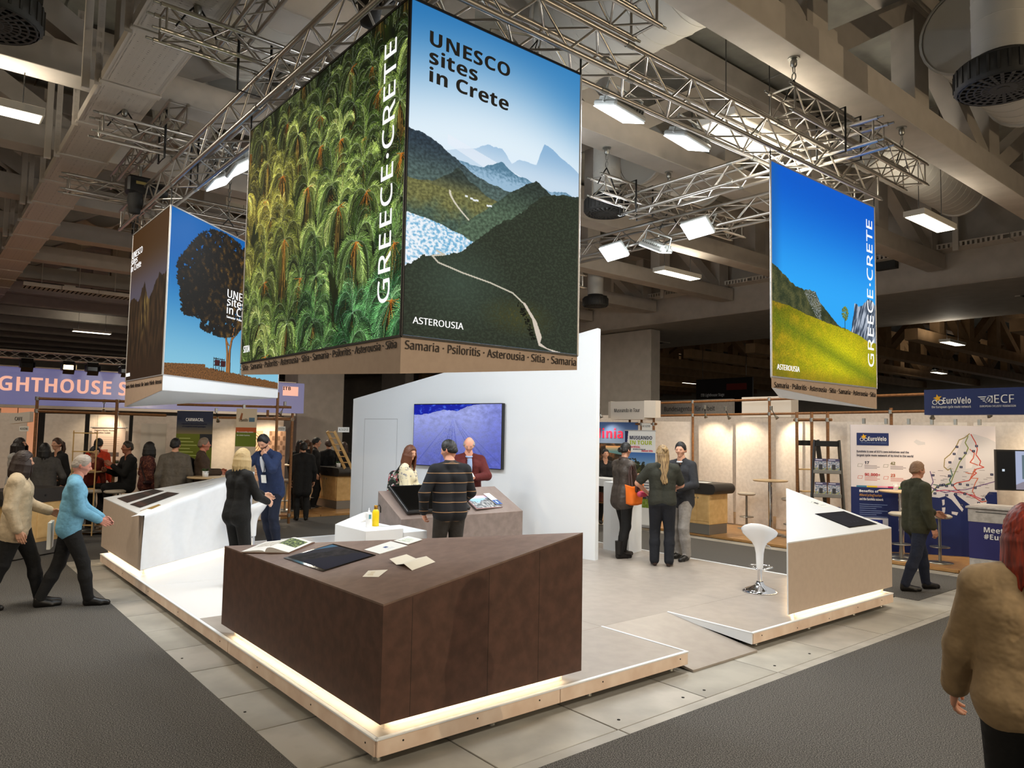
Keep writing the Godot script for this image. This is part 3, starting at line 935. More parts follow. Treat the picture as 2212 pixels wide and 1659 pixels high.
func paper(called, label, cat, q: Array, m, lift := 0.002, thick := 0.002, group := ""):
	var v := []
	for i in 4:
		v.append(on_top(brown_poly, brown_top, q[i].x, q[i].y, lift))
	return solo(called, label, cat, sheet(v[0], v[1], v[2], v[3], thick), m, Vector3.ZERO, Vector3.ZERO, group)

func leaflets():
	paper("leaflet", "white flyer with a blue logo lying beside the inset screen", "leaflet", [Vector2(0.625, -1.38), Vector2(0.625, -1.125), Vector2(0.87, -1.116), Vector2(0.877, -1.391)], pic_mat(pic_sheet(11)), 0.006, 0.005)
	paper("leaflet", "white flyer with a pale map at the counter's back edge", "leaflet", [Vector2(0.893, -1.373), Vector2(0.888, -1.145), Vector2(1.031, -1.15), Vector2(1.036, -1.383)], pic_mat(pic_sheet(12)), 0.008, 0.004)
	paper("card", "small pale card lying nearest the counter's front corner", "card", [Vector2(0.25, -0.70), Vector2(0.31, -0.581), Vector2(0.438, -0.674), Vector2(0.35, -0.80)], pic_mat(pic_sheet(13)), 0.003, 0.001)
	# the folded sheet, lifted at its creases
	var st := start()
	var xz := [[Vector2(0.519, -0.481), Vector2(0.724, -0.496)], [Vector2(0.525, -0.6), Vector2(0.72, -0.61)], [Vector2(0.535, -0.72), Vector2(0.70, -0.72)], [Vector2(0.549, -0.846), Vector2(0.684, -0.827)]]
	var up := [0.003, 0.03, 0.004, 0.025]
	for i in 3:
		var a := on_top(brown_poly, brown_top, xz[i][0].x, xz[i][0].y, up[i])
		var b := on_top(brown_poly, brown_top, xz[i][1].x, xz[i][1].y, up[i])
		var c := on_top(brown_poly, brown_top, xz[i + 1][1].x, xz[i + 1][1].y, up[i + 1])
		var d := on_top(brown_poly, brown_top, xz[i + 1][0].x, xz[i + 1][0].y, up[i + 1])
		quad_face(st, [a, b, c, d], (a + c) / 2 - Vector3(0, 1, 0))
		var e := Vector3(0, -0.001, 0)
		quad_face(st, [a + e, b + e, c + e, d + e], (a + c) / 2 + Vector3(0, 1, 0))
	solo("folded_sheet", "cream folded leaflet standing in creases right of the small card", "leaflet", st.commit(), pic_mat(pic_sheet(14), 1.0, true))
	# the open picture book at the left edge
	var b := thing("open_book", "open picture book with a green photo at the left end of the brown counter", "book")
	b.transform = Transform3D(Basis(), on_top(brown_poly, brown_top, 0.27, -2.27, 0.002))
	var along := on_top(brown_poly, brown_top, 0.27 + 0.12, -2.27 + 0.25) - on_top(brown_poly, brown_top, 0.27, -2.27)
	var zx := Vector3(0.42, 0.075, 0.91).normalized()  # the spine runs across this
	var sp := Vector3(0.88, 0.16, -0.44).normalized()
	var up3 := sp.cross(zx).normalized()
	if up3.y < 0:
		up3 = -up3
	var x := zx
	var bs := Basis(x, up3, x.cross(up3))
	b.transform.basis = bs
	box_at(b, "cover", Vector3(0.0, 0.004, 0), Vector3(0.56, 0.006, 0.32), mat(Color(0.45, 0.33, 0.26)), 0.001)
	for sg in [-1, 1]:
		var st2 := start()
		st2.set_smooth_group(0)
		var n := 14
		for i in n:
			for s in [[0], [1]]:
				pass
			var h := func(t): return 0.012 + (0.05 if sg > 0 else 0.018) * sin(PI * pow(t, 0.6)) * (1.0 - t * 0.7)
			var t0 := i / float(n)
			var t1 := (i + 1) / float(n)
			var p := [Vector3(sg * 0.27 * t0, h.call(t0), 0.15), Vector3(sg * 0.27 * t1, h.call(t1), 0.15), Vector3(sg * 0.27 * t1, h.call(t1), -0.15), Vector3(sg * 0.27 * t0, h.call(t0), -0.15)]
			var uv := [Vector2(t0, 1), Vector2(t1, 1), Vector2(t1, 0), Vector2(t0, 0)]
			var lo := []
			for q in p:
				lo.append(Vector3(q.x, 0.008, q.z))
			var od := [0, 2, 1, 0, 3, 2] if sg > 0 else [0, 1, 2, 0, 2, 3]
			for k in od:
				st2.set_smooth_group(0)
				st2.set_uv(uv[k])
				st2.add_vertex(p[k])
			for e in [[p[1], p[0], lo[0], lo[1]], [p[3], p[2], lo[2], lo[3]]]:
				for k in od:
					st2.set_smooth_group(1)
					st2.set_uv(Vector2(0.02, 0.02))
					st2.add_vertex(e[k])
		st2.generate_normals()
		part(b, "pages", st2.commit(), pic_mat(pic_page(sg)))
	# a picture book and a folder on the taupe counter
	var mb := thing("open_book", "open picture book with a mountain photo on the taupe counter", "book", Vector3(3.95, 1.035, -4.15))
	mb.rotation_degrees = Vector3(29, 6, 0)
	box_at(mb, "cover", Vector3(0, 0.004, 0), Vector3(0.5, 0.008, 0.3), mat(Color(0.4, 0.35, 0.33)), 0.001)
	part(mb, "pages", sheet(Vector3(-0.24, 0.02, 0.145), Vector3(0.24, 0.016, 0.145), Vector3(0.24, 0.016, -0.145), Vector3(-0.24, 0.02, -0.145), 0.01), pic_mat(pic_mount()))
	var fo := thing("brochure", "white and blue brochure lying on the mountain picture book", "brochure", Vector3(4.14, 1.075, -4.18))
	fo.rotation_degrees = Vector3(29, 14, 0)
	part(fo, "cover", sheet(Vector3(-0.06, 0.003, 0.14), Vector3(0.07, 0.003, 0.14), Vector3(0.07, 0.003, -0.14), Vector3(-0.06, 0.003, -0.14), 0.004), pic_mat(pic_sheet(15)))

# ---------- pictures ----------
func tex(im: Image) -> ImageTexture:
	return ImageTexture.create_from_image(im)

func screen_mat(t: Texture2D, energy: float) -> StandardMaterial3D:
	# a lit screen or a fabric print lit from behind
	var m := mat(Color(0.10, 0.10, 0.10), 0.75)
	m.metallic_specular = 0.2
	m.emission_enabled = true
	m.emission_texture = t
	m.emission = Color.BLACK
	m.emission_energy_multiplier = energy
	m.texture_repeat = false
	return m

func pic_mat(t: Texture2D, _e := 1.0, both := false) -> StandardMaterial3D:
	var m := mat(Color.WHITE, 0.55)
	m.albedo_texture = t
	m.texture_repeat = false
	if both:
		m.cull_mode = BaseMaterial3D.CULL_DISABLED
	return m

func nz(sd: int, f: float, oct := 4) -> FastNoiseLite:
	var n := FastNoiseLite.new()
	n.seed = sd
	n.noise_type = FastNoiseLite.TYPE_SIMPLEX_SMOOTH
	n.frequency = f
	n.fractal_octaves = oct
	return n

func curve_at(tab: Array, u: float) -> float:
	for i in tab.size() - 1:
		if u <= tab[i + 1][0]:
			var t: float = clampf((u - tab[i][0]) / (tab[i + 1][0] - tab[i][0]), 0, 1)
			return lerpf(tab[i][1], tab[i + 1][1], t)
	return tab[-1][1]

func stroke(im: Image, a: Vector2, b: Vector2, c: Color, w := 1):
	var n := int(maxf(absf(b.x - a.x), absf(b.y - a.y))) + 1
	var W := im.get_width()
	var H := im.get_height()
	for i in n + 1:
		var p := a.lerp(b, float(i) / n)
		if w <= 1:
			if p.x >= 0 and p.y >= 0 and p.x < W and p.y < H:
				im.set_pixel(int(p.x), int(p.y), c)
		else:
			im.fill_rect(Rect2i(int(p.x - w / 2.0), int(p.y - w / 2.0), w, w), c)

func path(im: Image, pts: Array, c: Color, w := 1, jig := 0.0):
	for i in pts.size() - 1:
		var a: Vector2 = pts[i]
		var b: Vector2 = pts[i + 1]
		stroke(im, a + Vector2(rng.randf_range(-jig, jig), rng.randf_range(-jig, jig)), b, c, w)

func fillpoly(im: Image, pts: Array, c: Color):
	var y0 := 1e9
	var y1 := -1e9
	for p in pts:
		y0 = minf(y0, p.y)
		y1 = maxf(y1, p.y)
	for y in range(maxi(0, int(y0)), mini(im.get_height(), int(y1) + 1)):
		var xs := []
		for i in pts.size():
			var a: Vector2 = pts[i]
			var b: Vector2 = pts[(i + 1) % pts.size()]
			if (a.y <= y) != (b.y <= y):
				xs.append(a.x + (y - a.y) / (b.y - a.y) * (b.x - a.x))
		xs.sort()
		for i in range(0, xs.size() - 1, 2):
			im.fill_rect(Rect2i(int(xs[i]), y, maxi(1, int(xs[i + 1] - xs[i])), 1), c)

func pic_palms() -> Texture2D:
	var W := 720
	var H := 570
	var im := Image.create_empty(W, H, false, Image.FORMAT_RGB8)
	var n := nz(5, 0.02)
	for y in H:
		for x in W:
			var k := n.get_noise_2d(x, y * 0.5)
			im.set_pixel(x, y, Color(0.07 + 0.06 * k, 0.10 + 0.08 * k, 0.03))
	var r := RandomNumberGenerator.new()
	r.seed = 11
	var rows := [[-10, 7, 1.1], [55, 7, 1.15], [115, 7, 1.25], [180, 6, 1.35], [250, 6, 1.5], [325, 6, 1.6], [410, 5, 1.8], [500, 5, 1.9], [580, 5, 2.0]]
	for row in rows:
		for i in row[1] + 1:
			var c := Vector2((i + r.randf_range(-0.3, 0.3)) * W / float(row[1]), row[0] + r.randf_range(-26, 26))
			var s: float = row[2] * r.randf_range(0.85, 1.15)
			var u := c.x / W
			var v := c.y / H
			var teal := clampf(smoothstep(0.55, 1.0, v) * smoothstep(0.15, 0.9, u), 0, 1) * r.randf_range(0.4, 1.0)
			var gold := clampf(1.2 - Vector2((u - 0.05) * 2.2, (v - 0.38) * 3.0).length(), 0, 1)
			var dark := smoothstep(0.35, -0.1, v) * 0.55
			# shade round the crown, then the skirt of dry fronds under it
			for k in 40:
				var an := r.randf() * TAU
				stroke(im, c, c + Vector2(cos(an), sin(an) * 0.8) * r.randf_range(14, 44) * s, Color(0.025, 0.045, 0.014), 2)
			for k in 46:
				var a := c + Vector2(r.randf_range(-13, 13) * s, r.randf_range(0, 12) * s)
				var l := r.randf_range(24, 76) * s
				var lit := r.randf()
				var cc := Color(0.16, 0.10, 0.03).lerp(Color(0.80, 0.64, 0.30), lit * lit).lerp(Color(0.85, 0.55, 0.15), gold * 0.5) * (1.0 - dark * 0.7)
				stroke(im, a, a + Vector2((a.x - c.x) * 0.7 + r.randf_range(-3, 3), l), cc)
			var nf := 34
			for k in nf:
				var front := k / float(nf)
				var an := -PI / 2 + r.randf_range(-2.3, 2.3)
				var ln := r.randf_range(46, 76) * s
				var lit := clampf(r.randf() * 0.75 + 0.4 * front - 0.15, 0, 1)
				var base := Color(0.07, 0.13, 0.03).lerp(Color(0.84, 0.93, 0.48), lit * lit * 1.0)
				base = base.lerp(Color(0.03, 0.25, 0.16).lerp(Color(0.50, 0.95, 0.66), lit * lit), teal * 0.75)
				base = base.lerp(Color(0.82, 0.60, 0.18) * (0.4 + lit), gold * 0.45) * (1.0 - dark)
				var p := c
				var d := Vector2(cos(an), sin(an))
				var steps := int(17 * s) + 9
				for q in steps:
					var t := q / float(steps)
					d = (d + Vector2(0, 0.07 + 0.09 * t)).normalized()
					var np := p + d * ln / steps
					stroke(im, p, np, base.lightened(0.3).clamp())
					var sd := Vector2(-d.y, d.x)
					var w := 13.0 * s * sin(PI * clampf(t * 0.85 + 0.15, 0, 1))
					for sg in [-1, 1]:
						var tip: Vector2 = np + (sd * sg * 0.75 + d * 0.8).normalized() * w + Vector2(0, w * 0.3)
						stroke(im, np, tip, (base * (0.6 + 0.9 * r.randf()) * (1.15 if sg * sd.y < 0 else 0.6)).clamp())
					p = np
			# orange fruit stalks
			if r.randf() < 0.55:
				for k in 14:
					stroke(im, c, c + Vector2(r.randf_range(-16, 16), r.randf_range(-2, 22)) * s, Color(0.75, 0.42, 0.12) * (1.0 - dark))
	return tex(im)

func pic_hills() -> Texture2D:
	var W := 460
	var H := 650
	var im := Image.create_empty(W, H, false, Image.FORMAT_RGB8)
	var n1 := nz(3, 0.02, 5)
	var n2 := nz(4, 0.09, 4)
	var far := [[0, .5], [.2, .42], [.36, .385], [.42, .36], [.5, .36], [.56, .40], [.6, .38], [.655, .375], [.71, .375], [.76, .295], [.8, .30], [.9, .33], [1, .36]]
	var mid2 := [[0, .45], [.4, .44], [.46, .415], [.5, .405], [.58, .43], [.68, .44], [.8, .45], [.9, .44], [1, .455]]
	var left := [[0, .386], [.06, .39], [.12, .40], [.2, .425], [.28, .452], [.36, .47], [.46, .488], [.6, .50], [.75, .51], [1, .52]]
	var cone := [[0, .55], [.15, .52], [.2, .50], [.26, .468], [.29, .478], [.33, .50], [.42, .53], [1, .60]]
	var hump := [[0, .8], [.4, .58], [.55, .50], [.64, .46], [.71, .43], [.76, .445], [.82, .465], [.9, .45], [1, .445]]
	var dark := [[0, .80], [.1, .755], [.2, .745], [.28, .725], [.36, .68], [.47, .62], [.6, .565], [.73, .49], [.8, .462], [.88, .455], [.94, .452], [1, .45]]
	for y in H:
		var v := y / float(H)
		for x in W:
			var u := x / float(W)
			var a := n1.get_noise_2d(x, y)
			var b := n2.get_noise_2d(x, y * 1.4)
			var c := Color(0.16, 0.47, 0.72).lerp(Color(0.90, 0.96, 1.0), smoothstep(-0.02, 0.42, v + 0.06 * sin(u * 3.0)))
			c = c.lerp(Color(0.3, 0.6, 0.82), 0.4 * smoothstep(0.55, 1.0, u) * (1.0 - smoothstep(0.0, 0.3, v)))
			if v > curve_at(far, u) + a * 0.006:
				c = Color(0.56, 0.72, 0.86).lerp(Color(0.80, 0.88, 0.95), smoothstep(0.3, 0.44, v))
			if u > 0.2 and u < 0.75 and v > 0.37 + (u - 0.2) * 0.15 and v < 0.40 + (u - 0.2) * 0.2:
				c = c.lerp(Color(0.93, 0.96, 1.0), 0.7)
			if v > curve_at(mid2, u) + a * 0.008:
				c = Color(0.34, 0.50, 0.60).lerp(Color(0.62, 0.75, 0.85), smoothstep(0.42, 0.475, v + 0.03 * b))
			if v > curve_at(left, u) + a * 0.01:
				c = Color(0.20, 0.26, 0.31).lerp(Color(0.36, 0.44, 0.42), smoothstep(0.40, 0.53, v)) * (0.9 + 0.35 * b)
			if v > curve_at(cone, u) + a * 0.008 and u < 0.6:
				c = Color(0.22, 0.26, 0.24).lerp(Color(0.46, 0.46, 0.30), smoothstep(0.49, 0.55, v)) * (0.95 + 0.35 * b)
			if v > 0.535 + 0.03 * u and u < 0.75:
				c = Color(0.47, 0.47, 0.29).lerp(Color(0.30, 0.38, 0.33), smoothstep(0.56, 0.66, v + 0.05 * a)) * (0.95 + 0.4 * b)
				var road := 0.22 + 0.30 * pow(clampf((v - 0.55) / 0.15, 0, 1), 1.4)
				if absf(u - road) < 0.006 and v < 0.70:
					c = Color(0.85, 0.82, 0.75)
			if v > curve_at(hump, u) + a * 0.008:
				c = Color(0.20, 0.24, 0.22).lerp(Color(0.34, 0.42, 0.34), smoothstep(0.44, 0.6, v)) * (0.95 + 0.4 * b)
			var sea := 0.637 + 0.05 * pow(u / 0.36, 1.6) + a * 0.006
			if u < 0.38 and v > sea:
				c = Color(0.45, 0.70, 0.85).lerp(Color(0.96, 0.98, 1.0), clampf(0.55 + b * 1.6 + 0.3 * smoothstep(0.2, 0, u), 0, 1))
			var ed := curve_at(dark, u) + a * 0.008 + b * 0.006
			if v > ed:
				c = Color(0.135, 0.155, 0.125).lerp(Color(0.21, 0.245, 0.195), smoothstep(0.25, -0.3, b)) * (1.0 + 0.9 * maxf(b, 0.0))
				c = c.lerp(Color(0.30, 0.38, 0.33), 0.5 * clampf(1.0 - Vector2((u - 0.28) * 3.2, (v - 0.82) * 6).length(), 0, 1))
				c = c.lerp(Color(0.40, 0.38, 0.16), 0.5 * clampf(1.0 - Vector2((u - 0.62) * 4.0, (v - 0.90) * 14).length(), 0, 1) * (0.7 + b))
			if c.r > 1:
				c = Color(1, 1, 1)
			im.set_pixel(x, y, c)
	var road2 := []
	for p in [[.16, .737], [.20, .745], [.14, .755], [.17, .772], [.30, .79], [.45, .805], [.58, .825], [.64, .85]]:
		road2.append(Vector2(p[0] * W, p[1] * H))
	for w in 4:
		path(im, road2, Color(0.80, 0.77, 0.70), 3)
	var rr := RandomNumberGenerator.new()
	rr.seed = 2
	fillpoly(im, [Vector2(.635 * W, .845 * H), Vector2(.66 * W, .85 * H), Vector2(.73 * W, .905 * H), Vector2(.765 * W, .955 * H), Vector2(.755 * W, .975 * H), Vector2(.80 * W, .99 * H), Vector2(.9 * W, H), Vector2(.84 * W, H), Vector2(.745 * W, .985 * H), Vector2(.72 * W, .94 * H), Vector2(.70 * W, .90 * H)], Color(0.84, 0.79, 0.73))
	for i in 60:
		var t := rr.randf()
		var c := Vector2(lerpf(.62, .72, t) * W, lerpf(.85, .97, t) * H) + Vector2(rr.randf_range(-8, 4), rr.randf_range(-4, 4))
		im.fill_rect(Rect2i(int(c.x), int(c.y), rr.randi_range(2, 6), rr.randi_range(2, 5)), Color(0.05, 0.06, 0.04))
	# farmhouses
	for p in [[.33, .548], [.345, .552], [.36, .55], [.42, .558], [.435, .556], [.30, .545]]:
		im.fill_rect(Rect2i(int(p[0] * W), int(p[1] * H), 7, 4), Color(0.92, 0.94, 0.95))
	return tex(im)

func pic_tree() -> Texture2D:
	var W := 540
	var H := 400
	var im := Image.create_empty(W, H, false, Image.FORMAT_RGB8)
	var n := nz(8, 0.05)
	var g := nz(9, 0.2)
	for y in H:
		var v := y / float(H)
		for x in W:
			var u := x / float(W)
			var c := Color(0.02, 0.40, 0.72).lerp(Color(0.55, 0.80, 0.90), smoothstep(0.2, 1.0, v))
			var hz := 0.905 + 0.045 * u + 0.01 * n.get_noise_2d(x * 2.0, 7)
			if u < 0.3:
				hz = lerpf(0.93, 0.90, u / 0.3)
			if v > hz:
				c = Color(0.50, 0.33, 0.16) * (0.9 + 0.5 * g.get_noise_2d(x, y))
			im.set_pixel(x, y, c)
	var r := RandomNumberGenerator.new()
	r.seed = 3
	# trunk and boughs
	for b in [[[.485, .93], [.48, .80], [.455, .66], [.43, .58]], [[.50, .93], [.50, .78], [.53, .62], [.56, .5]], [[.49, .75], [.40, .62], [.34, .55]], [[.505, .72], [.58, .63], [.64, .56]]]:
		for i in b.size() - 1:
			var a := Vector2(b[i][0] * W, b[i][1] * H)
			var e := Vector2(b[i + 1][0] * W, b[i + 1][1] * H)
			var w: int = [13, 10, 7][i] if b[0][1] > 0.9 else [7, 5, 3][i]
			for k in w:
				stroke(im, a + Vector2(k - w / 2.0, 0), e + Vector2((k - w / 2.0) * 0.8, 0), Color(0.80, 0.52, 0.25).lerp(Color(0.16, 0.09, 0.04), absf(k / float(w) - 0.35) * 1.7))
	# crown: clouds of needles, lit gold on the right side
	for i in 60000:
		var an := r.randf() * TAU
		var q := sqrt(r.randf())
		var p := Vector2(0.40 + cos(an) * 0.36 * q, 0.36 + sin(an) * 0.345 * q)
		p.x += 0.06 * sin(p.y * 9.0)
		if p.y > 0.62 and absf(p.x - 0.47) > 0.22:
			continue
		if p.x < 0.055 + 0.25 * pow(maxf(0, p.y - 0.25), 1.4) + 0.03 * n.get_noise_2d(p.y * 900, 3):
			continue
		var k := n.get_noise_2d(p.x * 420, p.y * 300)
		if k < -0.25 and q > 0.72:
			continue
		var lit := clampf(k * 1.7 + (p.x - 0.42) * 1.3 - 0.1, 0, 1)
		var c := Color(0.085, 0.06, 0.025).lerp(Color(0.58, 0.42, 0.14), lit * 0.8) * r.randf_range(0.6, 1.2)
		stroke(im, Vector2(p.x * W, p.y * H), Vector2(p.x * W + r.randf_range(-5, 5), p.y * H + r.randf_range(-4, 2)), c.clamp(), 1 if i > 25000 else 3)
	# tables and chairs under the tree
	for x in [0.365, 0.415, 0.60]:
		for k in 2:
			var cx := int((x + k * 0.022) * W)
			im.fill_rect(Rect2i(cx, int(.845 * H), 2, 36), Color(0.08, 0.05, 0.04))
			im.fill_rect(Rect2i(cx + 10, int(.845 * H), 2, 36), Color(0.08, 0.05, 0.04))
			for y in [0.85, 0.87, 0.895]:
				im.fill_rect(Rect2i(cx, int(y * H), 12, 2), Color(0.10, 0.05, 0.04))
		im.fill_rect(Rect2i(int((x + 0.012) * W), int(.86 * H), 22, 15), Color(0.25, 0.05, 0.06))
	return tex(im)

func pic_mountain() -> Texture2D:
	var W := 300
	var H := 350
	var im := Image.create_empty(W, H, false, Image.FORMAT_RGB8)
	var n := nz(12, 0.02, 5)
	var sk := [[0, .47], [.08, .44], [.14, .45], [.2, .47], [.28, .49], [.36, .41], [.42, .38], [.5, .46], [.56, .50], [.62, .485], [.72, .42], [.8, .37], [.88, .40], [1, .38]]
	for y in H:
		var v := y / float(H)
		for x in W:
			var u := x / float(W)
			var k := n.get_noise_2d(x * 2.5, y * 0.7)
			var c := Color(0.30, 0.19, 0.08).lerp(Color(0.36, 0.33, 0.38), smoothstep(0.12, 0.45, v))
			if v > curve_at(sk, u) + k * 0.02:
				c = Color(0.15, 0.10, 0.055).lerp(Color(0.27, 0.185, 0.11), clampf(0.5 + k * 1.4, 0, 1))
				var ray := clampf(1.0 - absf(u - (0.48 - (v - 0.5) * 0.25)) * 6.0, 0, 1) * smoothstep(0.42, 0.5, v) * (1.0 - smoothstep(0.6, 0.78, v))
				c = c.lerp(Color(0.58, 0.48, 0.26), ray * clampf(0.5 + k * 2.2, 0, 1))
				c = c.lerp(Color(0.20, 0.125, 0.07), smoothstep(0.75, 1.0, v))
			im.set_pixel(x, y, c)
	return tex(im)

func pic_meadow() -> Texture2D:
	var W := 440
	var H := 420
	var im := Image.create_empty(W, H, false, Image.FORMAT_RGB8)
	var n := nz(21, 0.03, 5)
	var g := nz(22, 0.25, 3)
	var hill := [[0, .475], [.1, .51], [.2, .555], [.27, .565], [.33, .55], [.38, .565], [.42, .60], [.5, .655], [.6, .70], [.68, .715], [1, .75]]
	var rock := [[.70, .76], [.73, .70], [.755, .62], [.765, .57], [.8, .575], [.86, .56], [.9, .53], [.93, .52], [.97, .53], [1, .54]]
	var field := [[0, .65], [.12, .655], [.3, .68], [.5, .70], [.7, .715], [.8, .73], [.9, .75], [1, .76]]
	for y in H:
		var v := y / float(H)
		for x in W:
			var u := x / float(W)
			var a := n.get_noise_2d(x, y)
			var b := g.get_noise_2d(x, y)
			var c := Color(0.0, 0.36, 0.80).lerp(Color(0.18, 0.66, 0.98), smoothstep(0.0, 0.6, v))
			c = c.lerp(Color(0.12, 0.38, 0.66), 0.6 * smoothstep(0.1, 0.0, u))
			if v > curve_at(hill, u) + a * 0.012 and u < 0.75:
				c = Color(0.17, 0.21, 0.14).lerp(Color(0.36, 0.36, 0.22), clampf(0.4 + a + b * 0.7, 0, 1))
				if u > 0.28 and u < 0.43 and v < 0.60 + (u - 0.3):
					c = c.lerp(Color(0.62, 0.64, 0.66), clampf(0.3 + b * 2.0, 0, 1))
			if u > 0.70 and v > curve_at(rock, u) + a * 0.02:
				var s := n.get_noise_2d(x * 2.4 + y, y * 0.6)
				c = Color(0.22, 0.27, 0.34).lerp(Color(0.70, 0.74, 0.80), clampf(0.45 + s * 1.8, 0, 1))
			if v > curve_at(field, u) + a * 0.006:
				var glow_k := clampf(1.1 - Vector2((u - 0.62) * 1.5, (v - 0.86) * 3.4).length(), 0, 1)
				c = Color(0.42, 0.42, 0.06).lerp(Color(0.64, 0.52, 0.10), clampf(0.4 + a * 1.2, 0, 1)).lerp(Color(0.95, 0.92, 0.10), glow_k * 0.85)
				c = c.lerp(Color(0.36, 0.46, 0.10), 0.6 * clampf(1.0 - absf(v - 0.72 - u * 0.25) * 16.0, 0, 1))
				c *= 0.92 + 0.28 * b
				c = c.lerp(Color(0.50, 0.42, 0.10), 0.5 * smoothstep(0.93, 1.0, v))
			im.set_pixel(x, y, c.clamp())
	var r := RandomNumberGenerator.new()
	r.seed = 5
	stroke(im, Vector2(.665 * W, .655 * H), Vector2(.665 * W, .72 * H), Color(0.12, 0.10, 0.05), 2)
	for i in 260:
		var an := r.randf() * TAU
		var q := sqrt(r.randf())
		im.fill_rect(Rect2i(int((.665 + cos(an) * q * .034) * W), int((.63 + sin(an) * q * .036) * H), 2, 2), Color(0.25, 0.30, 0.06).lerp(Color(0.62, 0.62, 0.16), r.randf()))
	return tex(im)

func pic_snow() -> Texture2D:
	var W := 560
	var H := 310
	var im := Image.create_empty(W, H, false, Image.FORMAT_RGB8)
	var n := nz(31, 0.02, 5)
	var g := nz(32, 0.12, 3)
	var sk := [[0, .16], [.08, .17], [.2, .14], [.3, .10], [.36, .085], [.42, .09], [.5, .105], [.57, .08], [.62, .04], [.7, .01], [1, -.05]]
	for y in H:
		var v := y / float(H)
		for x in W:
			var u := x / float(W)
			var a := n.get_noise_2d(x, y * 1.6)
			var b := g.get_noise_2d(x, y)
			var c := Color(0.03, 0.09, 0.62).lerp(Color(0.35, 0.5, 0.95), clampf(a * 1.6 - 0.1, 0, 0.7))
			if v > curve_at(sk, u) + a * 0.02:
				c = Color(0.64, 0.67, 0.92).lerp(Color(0.40, 0.43, 0.74), smoothstep(0.1, 1.0, v + a * 0.25))
				c = c.lerp(Color(0.30, 0.34, 0.78), 0.35 * smoothstep(0.65, 1.0, u))
				c *= 0.95 + 0.18 * a + 0.05 * b
				# wheel tracks that run to a vanishing point
				var dx := (u - 0.465) / maxf(0.03, v - 0.2)
				for t in [[-0.17, .02], [-0.1, .012], [-0.02, .014], [0.1, .02], [0.38, .02], [0.46, .016], [0.56, .02], [-0.55, .012], [0.72, .01]]:
					if v > 0.24 and absf(dx - t[0]) < t[1] and b > -0.25:
						c = c.lerp(Color(0.20, 0.24, 0.60), 0.35)
				if v > 0.35 and dx > -0.45 and dx < 0.08 and b > 0.22:
					c = c.lerp(Color(0.20, 0.24, 0.60), 0.35)
			im.set_pixel(x, y, c.clamp())
	return tex(im)

func pic_table() -> Texture2D:
	var W := 200
	var H := 128
	var im := Image.create_empty(W, H, false, Image.FORMAT_RGB8)
	var n := nz(41, 0.03)
	for y in H:
		for x in W:
			var k := n.get_noise_2d(x, y)
			var c := Color(0.10, 0.10, 0.20)
			var w := x * 0.8 + y * 0.5 + k * 14.0
			if w < 118:
				c = Color(0.17, 0.15, 0.16) * (1.0 + k)
			if w < 60:
				c = Color(0.22, 0.22, 0.27)
			if x + y * 0.6 < 34:
				c = Color(0.36, 0.55, 0.68)
			im.set_pixel(x, y, c.clamp())
	return tex(im)

func pic_login() -> Texture2D:
	var im := Image.create_empty(180, 110, false, Image.FORMAT_RGB8)
	im.fill(Color(0.13, 0.13, 0.20))
	for i in 5:
		im.fill_rect(Rect2i(40, 30 + i * 9, 90 - 13 * (i % 3), 2), Color(0.24, 0.25, 0.34))
	for i in 3:
		im.fill_rect(Rect2i(70 + 22 * i, 76, 8, 6), Color(0.3, 0.3, 0.4))
	return tex(im)

func pic_sheet(sd: int) -> Texture2D:
	# a printed sheet: pale paper, a small coloured block and grey lines of type
	var r := RandomNumberGenerator.new()
	r.seed = sd
	var im := Image.create_empty(128, 96, false, Image.FORMAT_RGB8)
	im.fill(Color(0.93, 0.94, 0.93) if sd != 13 and sd != 14 else Color(0.94, 0.92, 0.86))
	if sd == 11:
		im.fill_rect(Rect2i(48, 40, 22, 12), Color(0.1, 0.25, 0.5))
		for i in 4:
			im.fill_rect(Rect2i(76, 34 + 6 * i, 26, 1), Color(0.6, 0.65, 0.75))
	elif sd == 15:
		im.fill_rect(Rect2i(0, 58, 128, 38), Color(0.13, 0.30, 0.58))
		fillpoly(im, [Vector2(40, 70), Vector2(70, 62), Vector2(84, 78), Vector2(56, 90)], Color(0.75, 0.85, 0.92))
		for i in 4:
			im.fill_rect(Rect2i(20, 12 + 6 * i, 60, 1), Color(0.6, 0.65, 0.7))
		im.fill_rect(Rect2i(30, 42, 8, 6), Color(0.9, 0.5, 0.2))
		im.fill_rect(Rect2i(52, 42, 8, 6), Color(0.3, 0.6, 0.7))
	else:
		for i in 9:
			var tint := Color(0.55, 0.58, 0.6)
			if sd == 12:
				tint = Color(0.6, 0.72, 0.55)
			if sd == 14 or sd == 13:
				tint = Color(0.75, 0.66, 0.42)
			im.fill_rect(Rect2i(14 + r.randi_range(0, 26), 20 + 7 * i, r.randi_range(24, 70), r.randi_range(1, 4)), tint)
		if sd < 11:
			im.fill_rect(Rect2i(30, 34, 34, 26), Color(0.35, 0.37, 0.38))
	return tex(im)

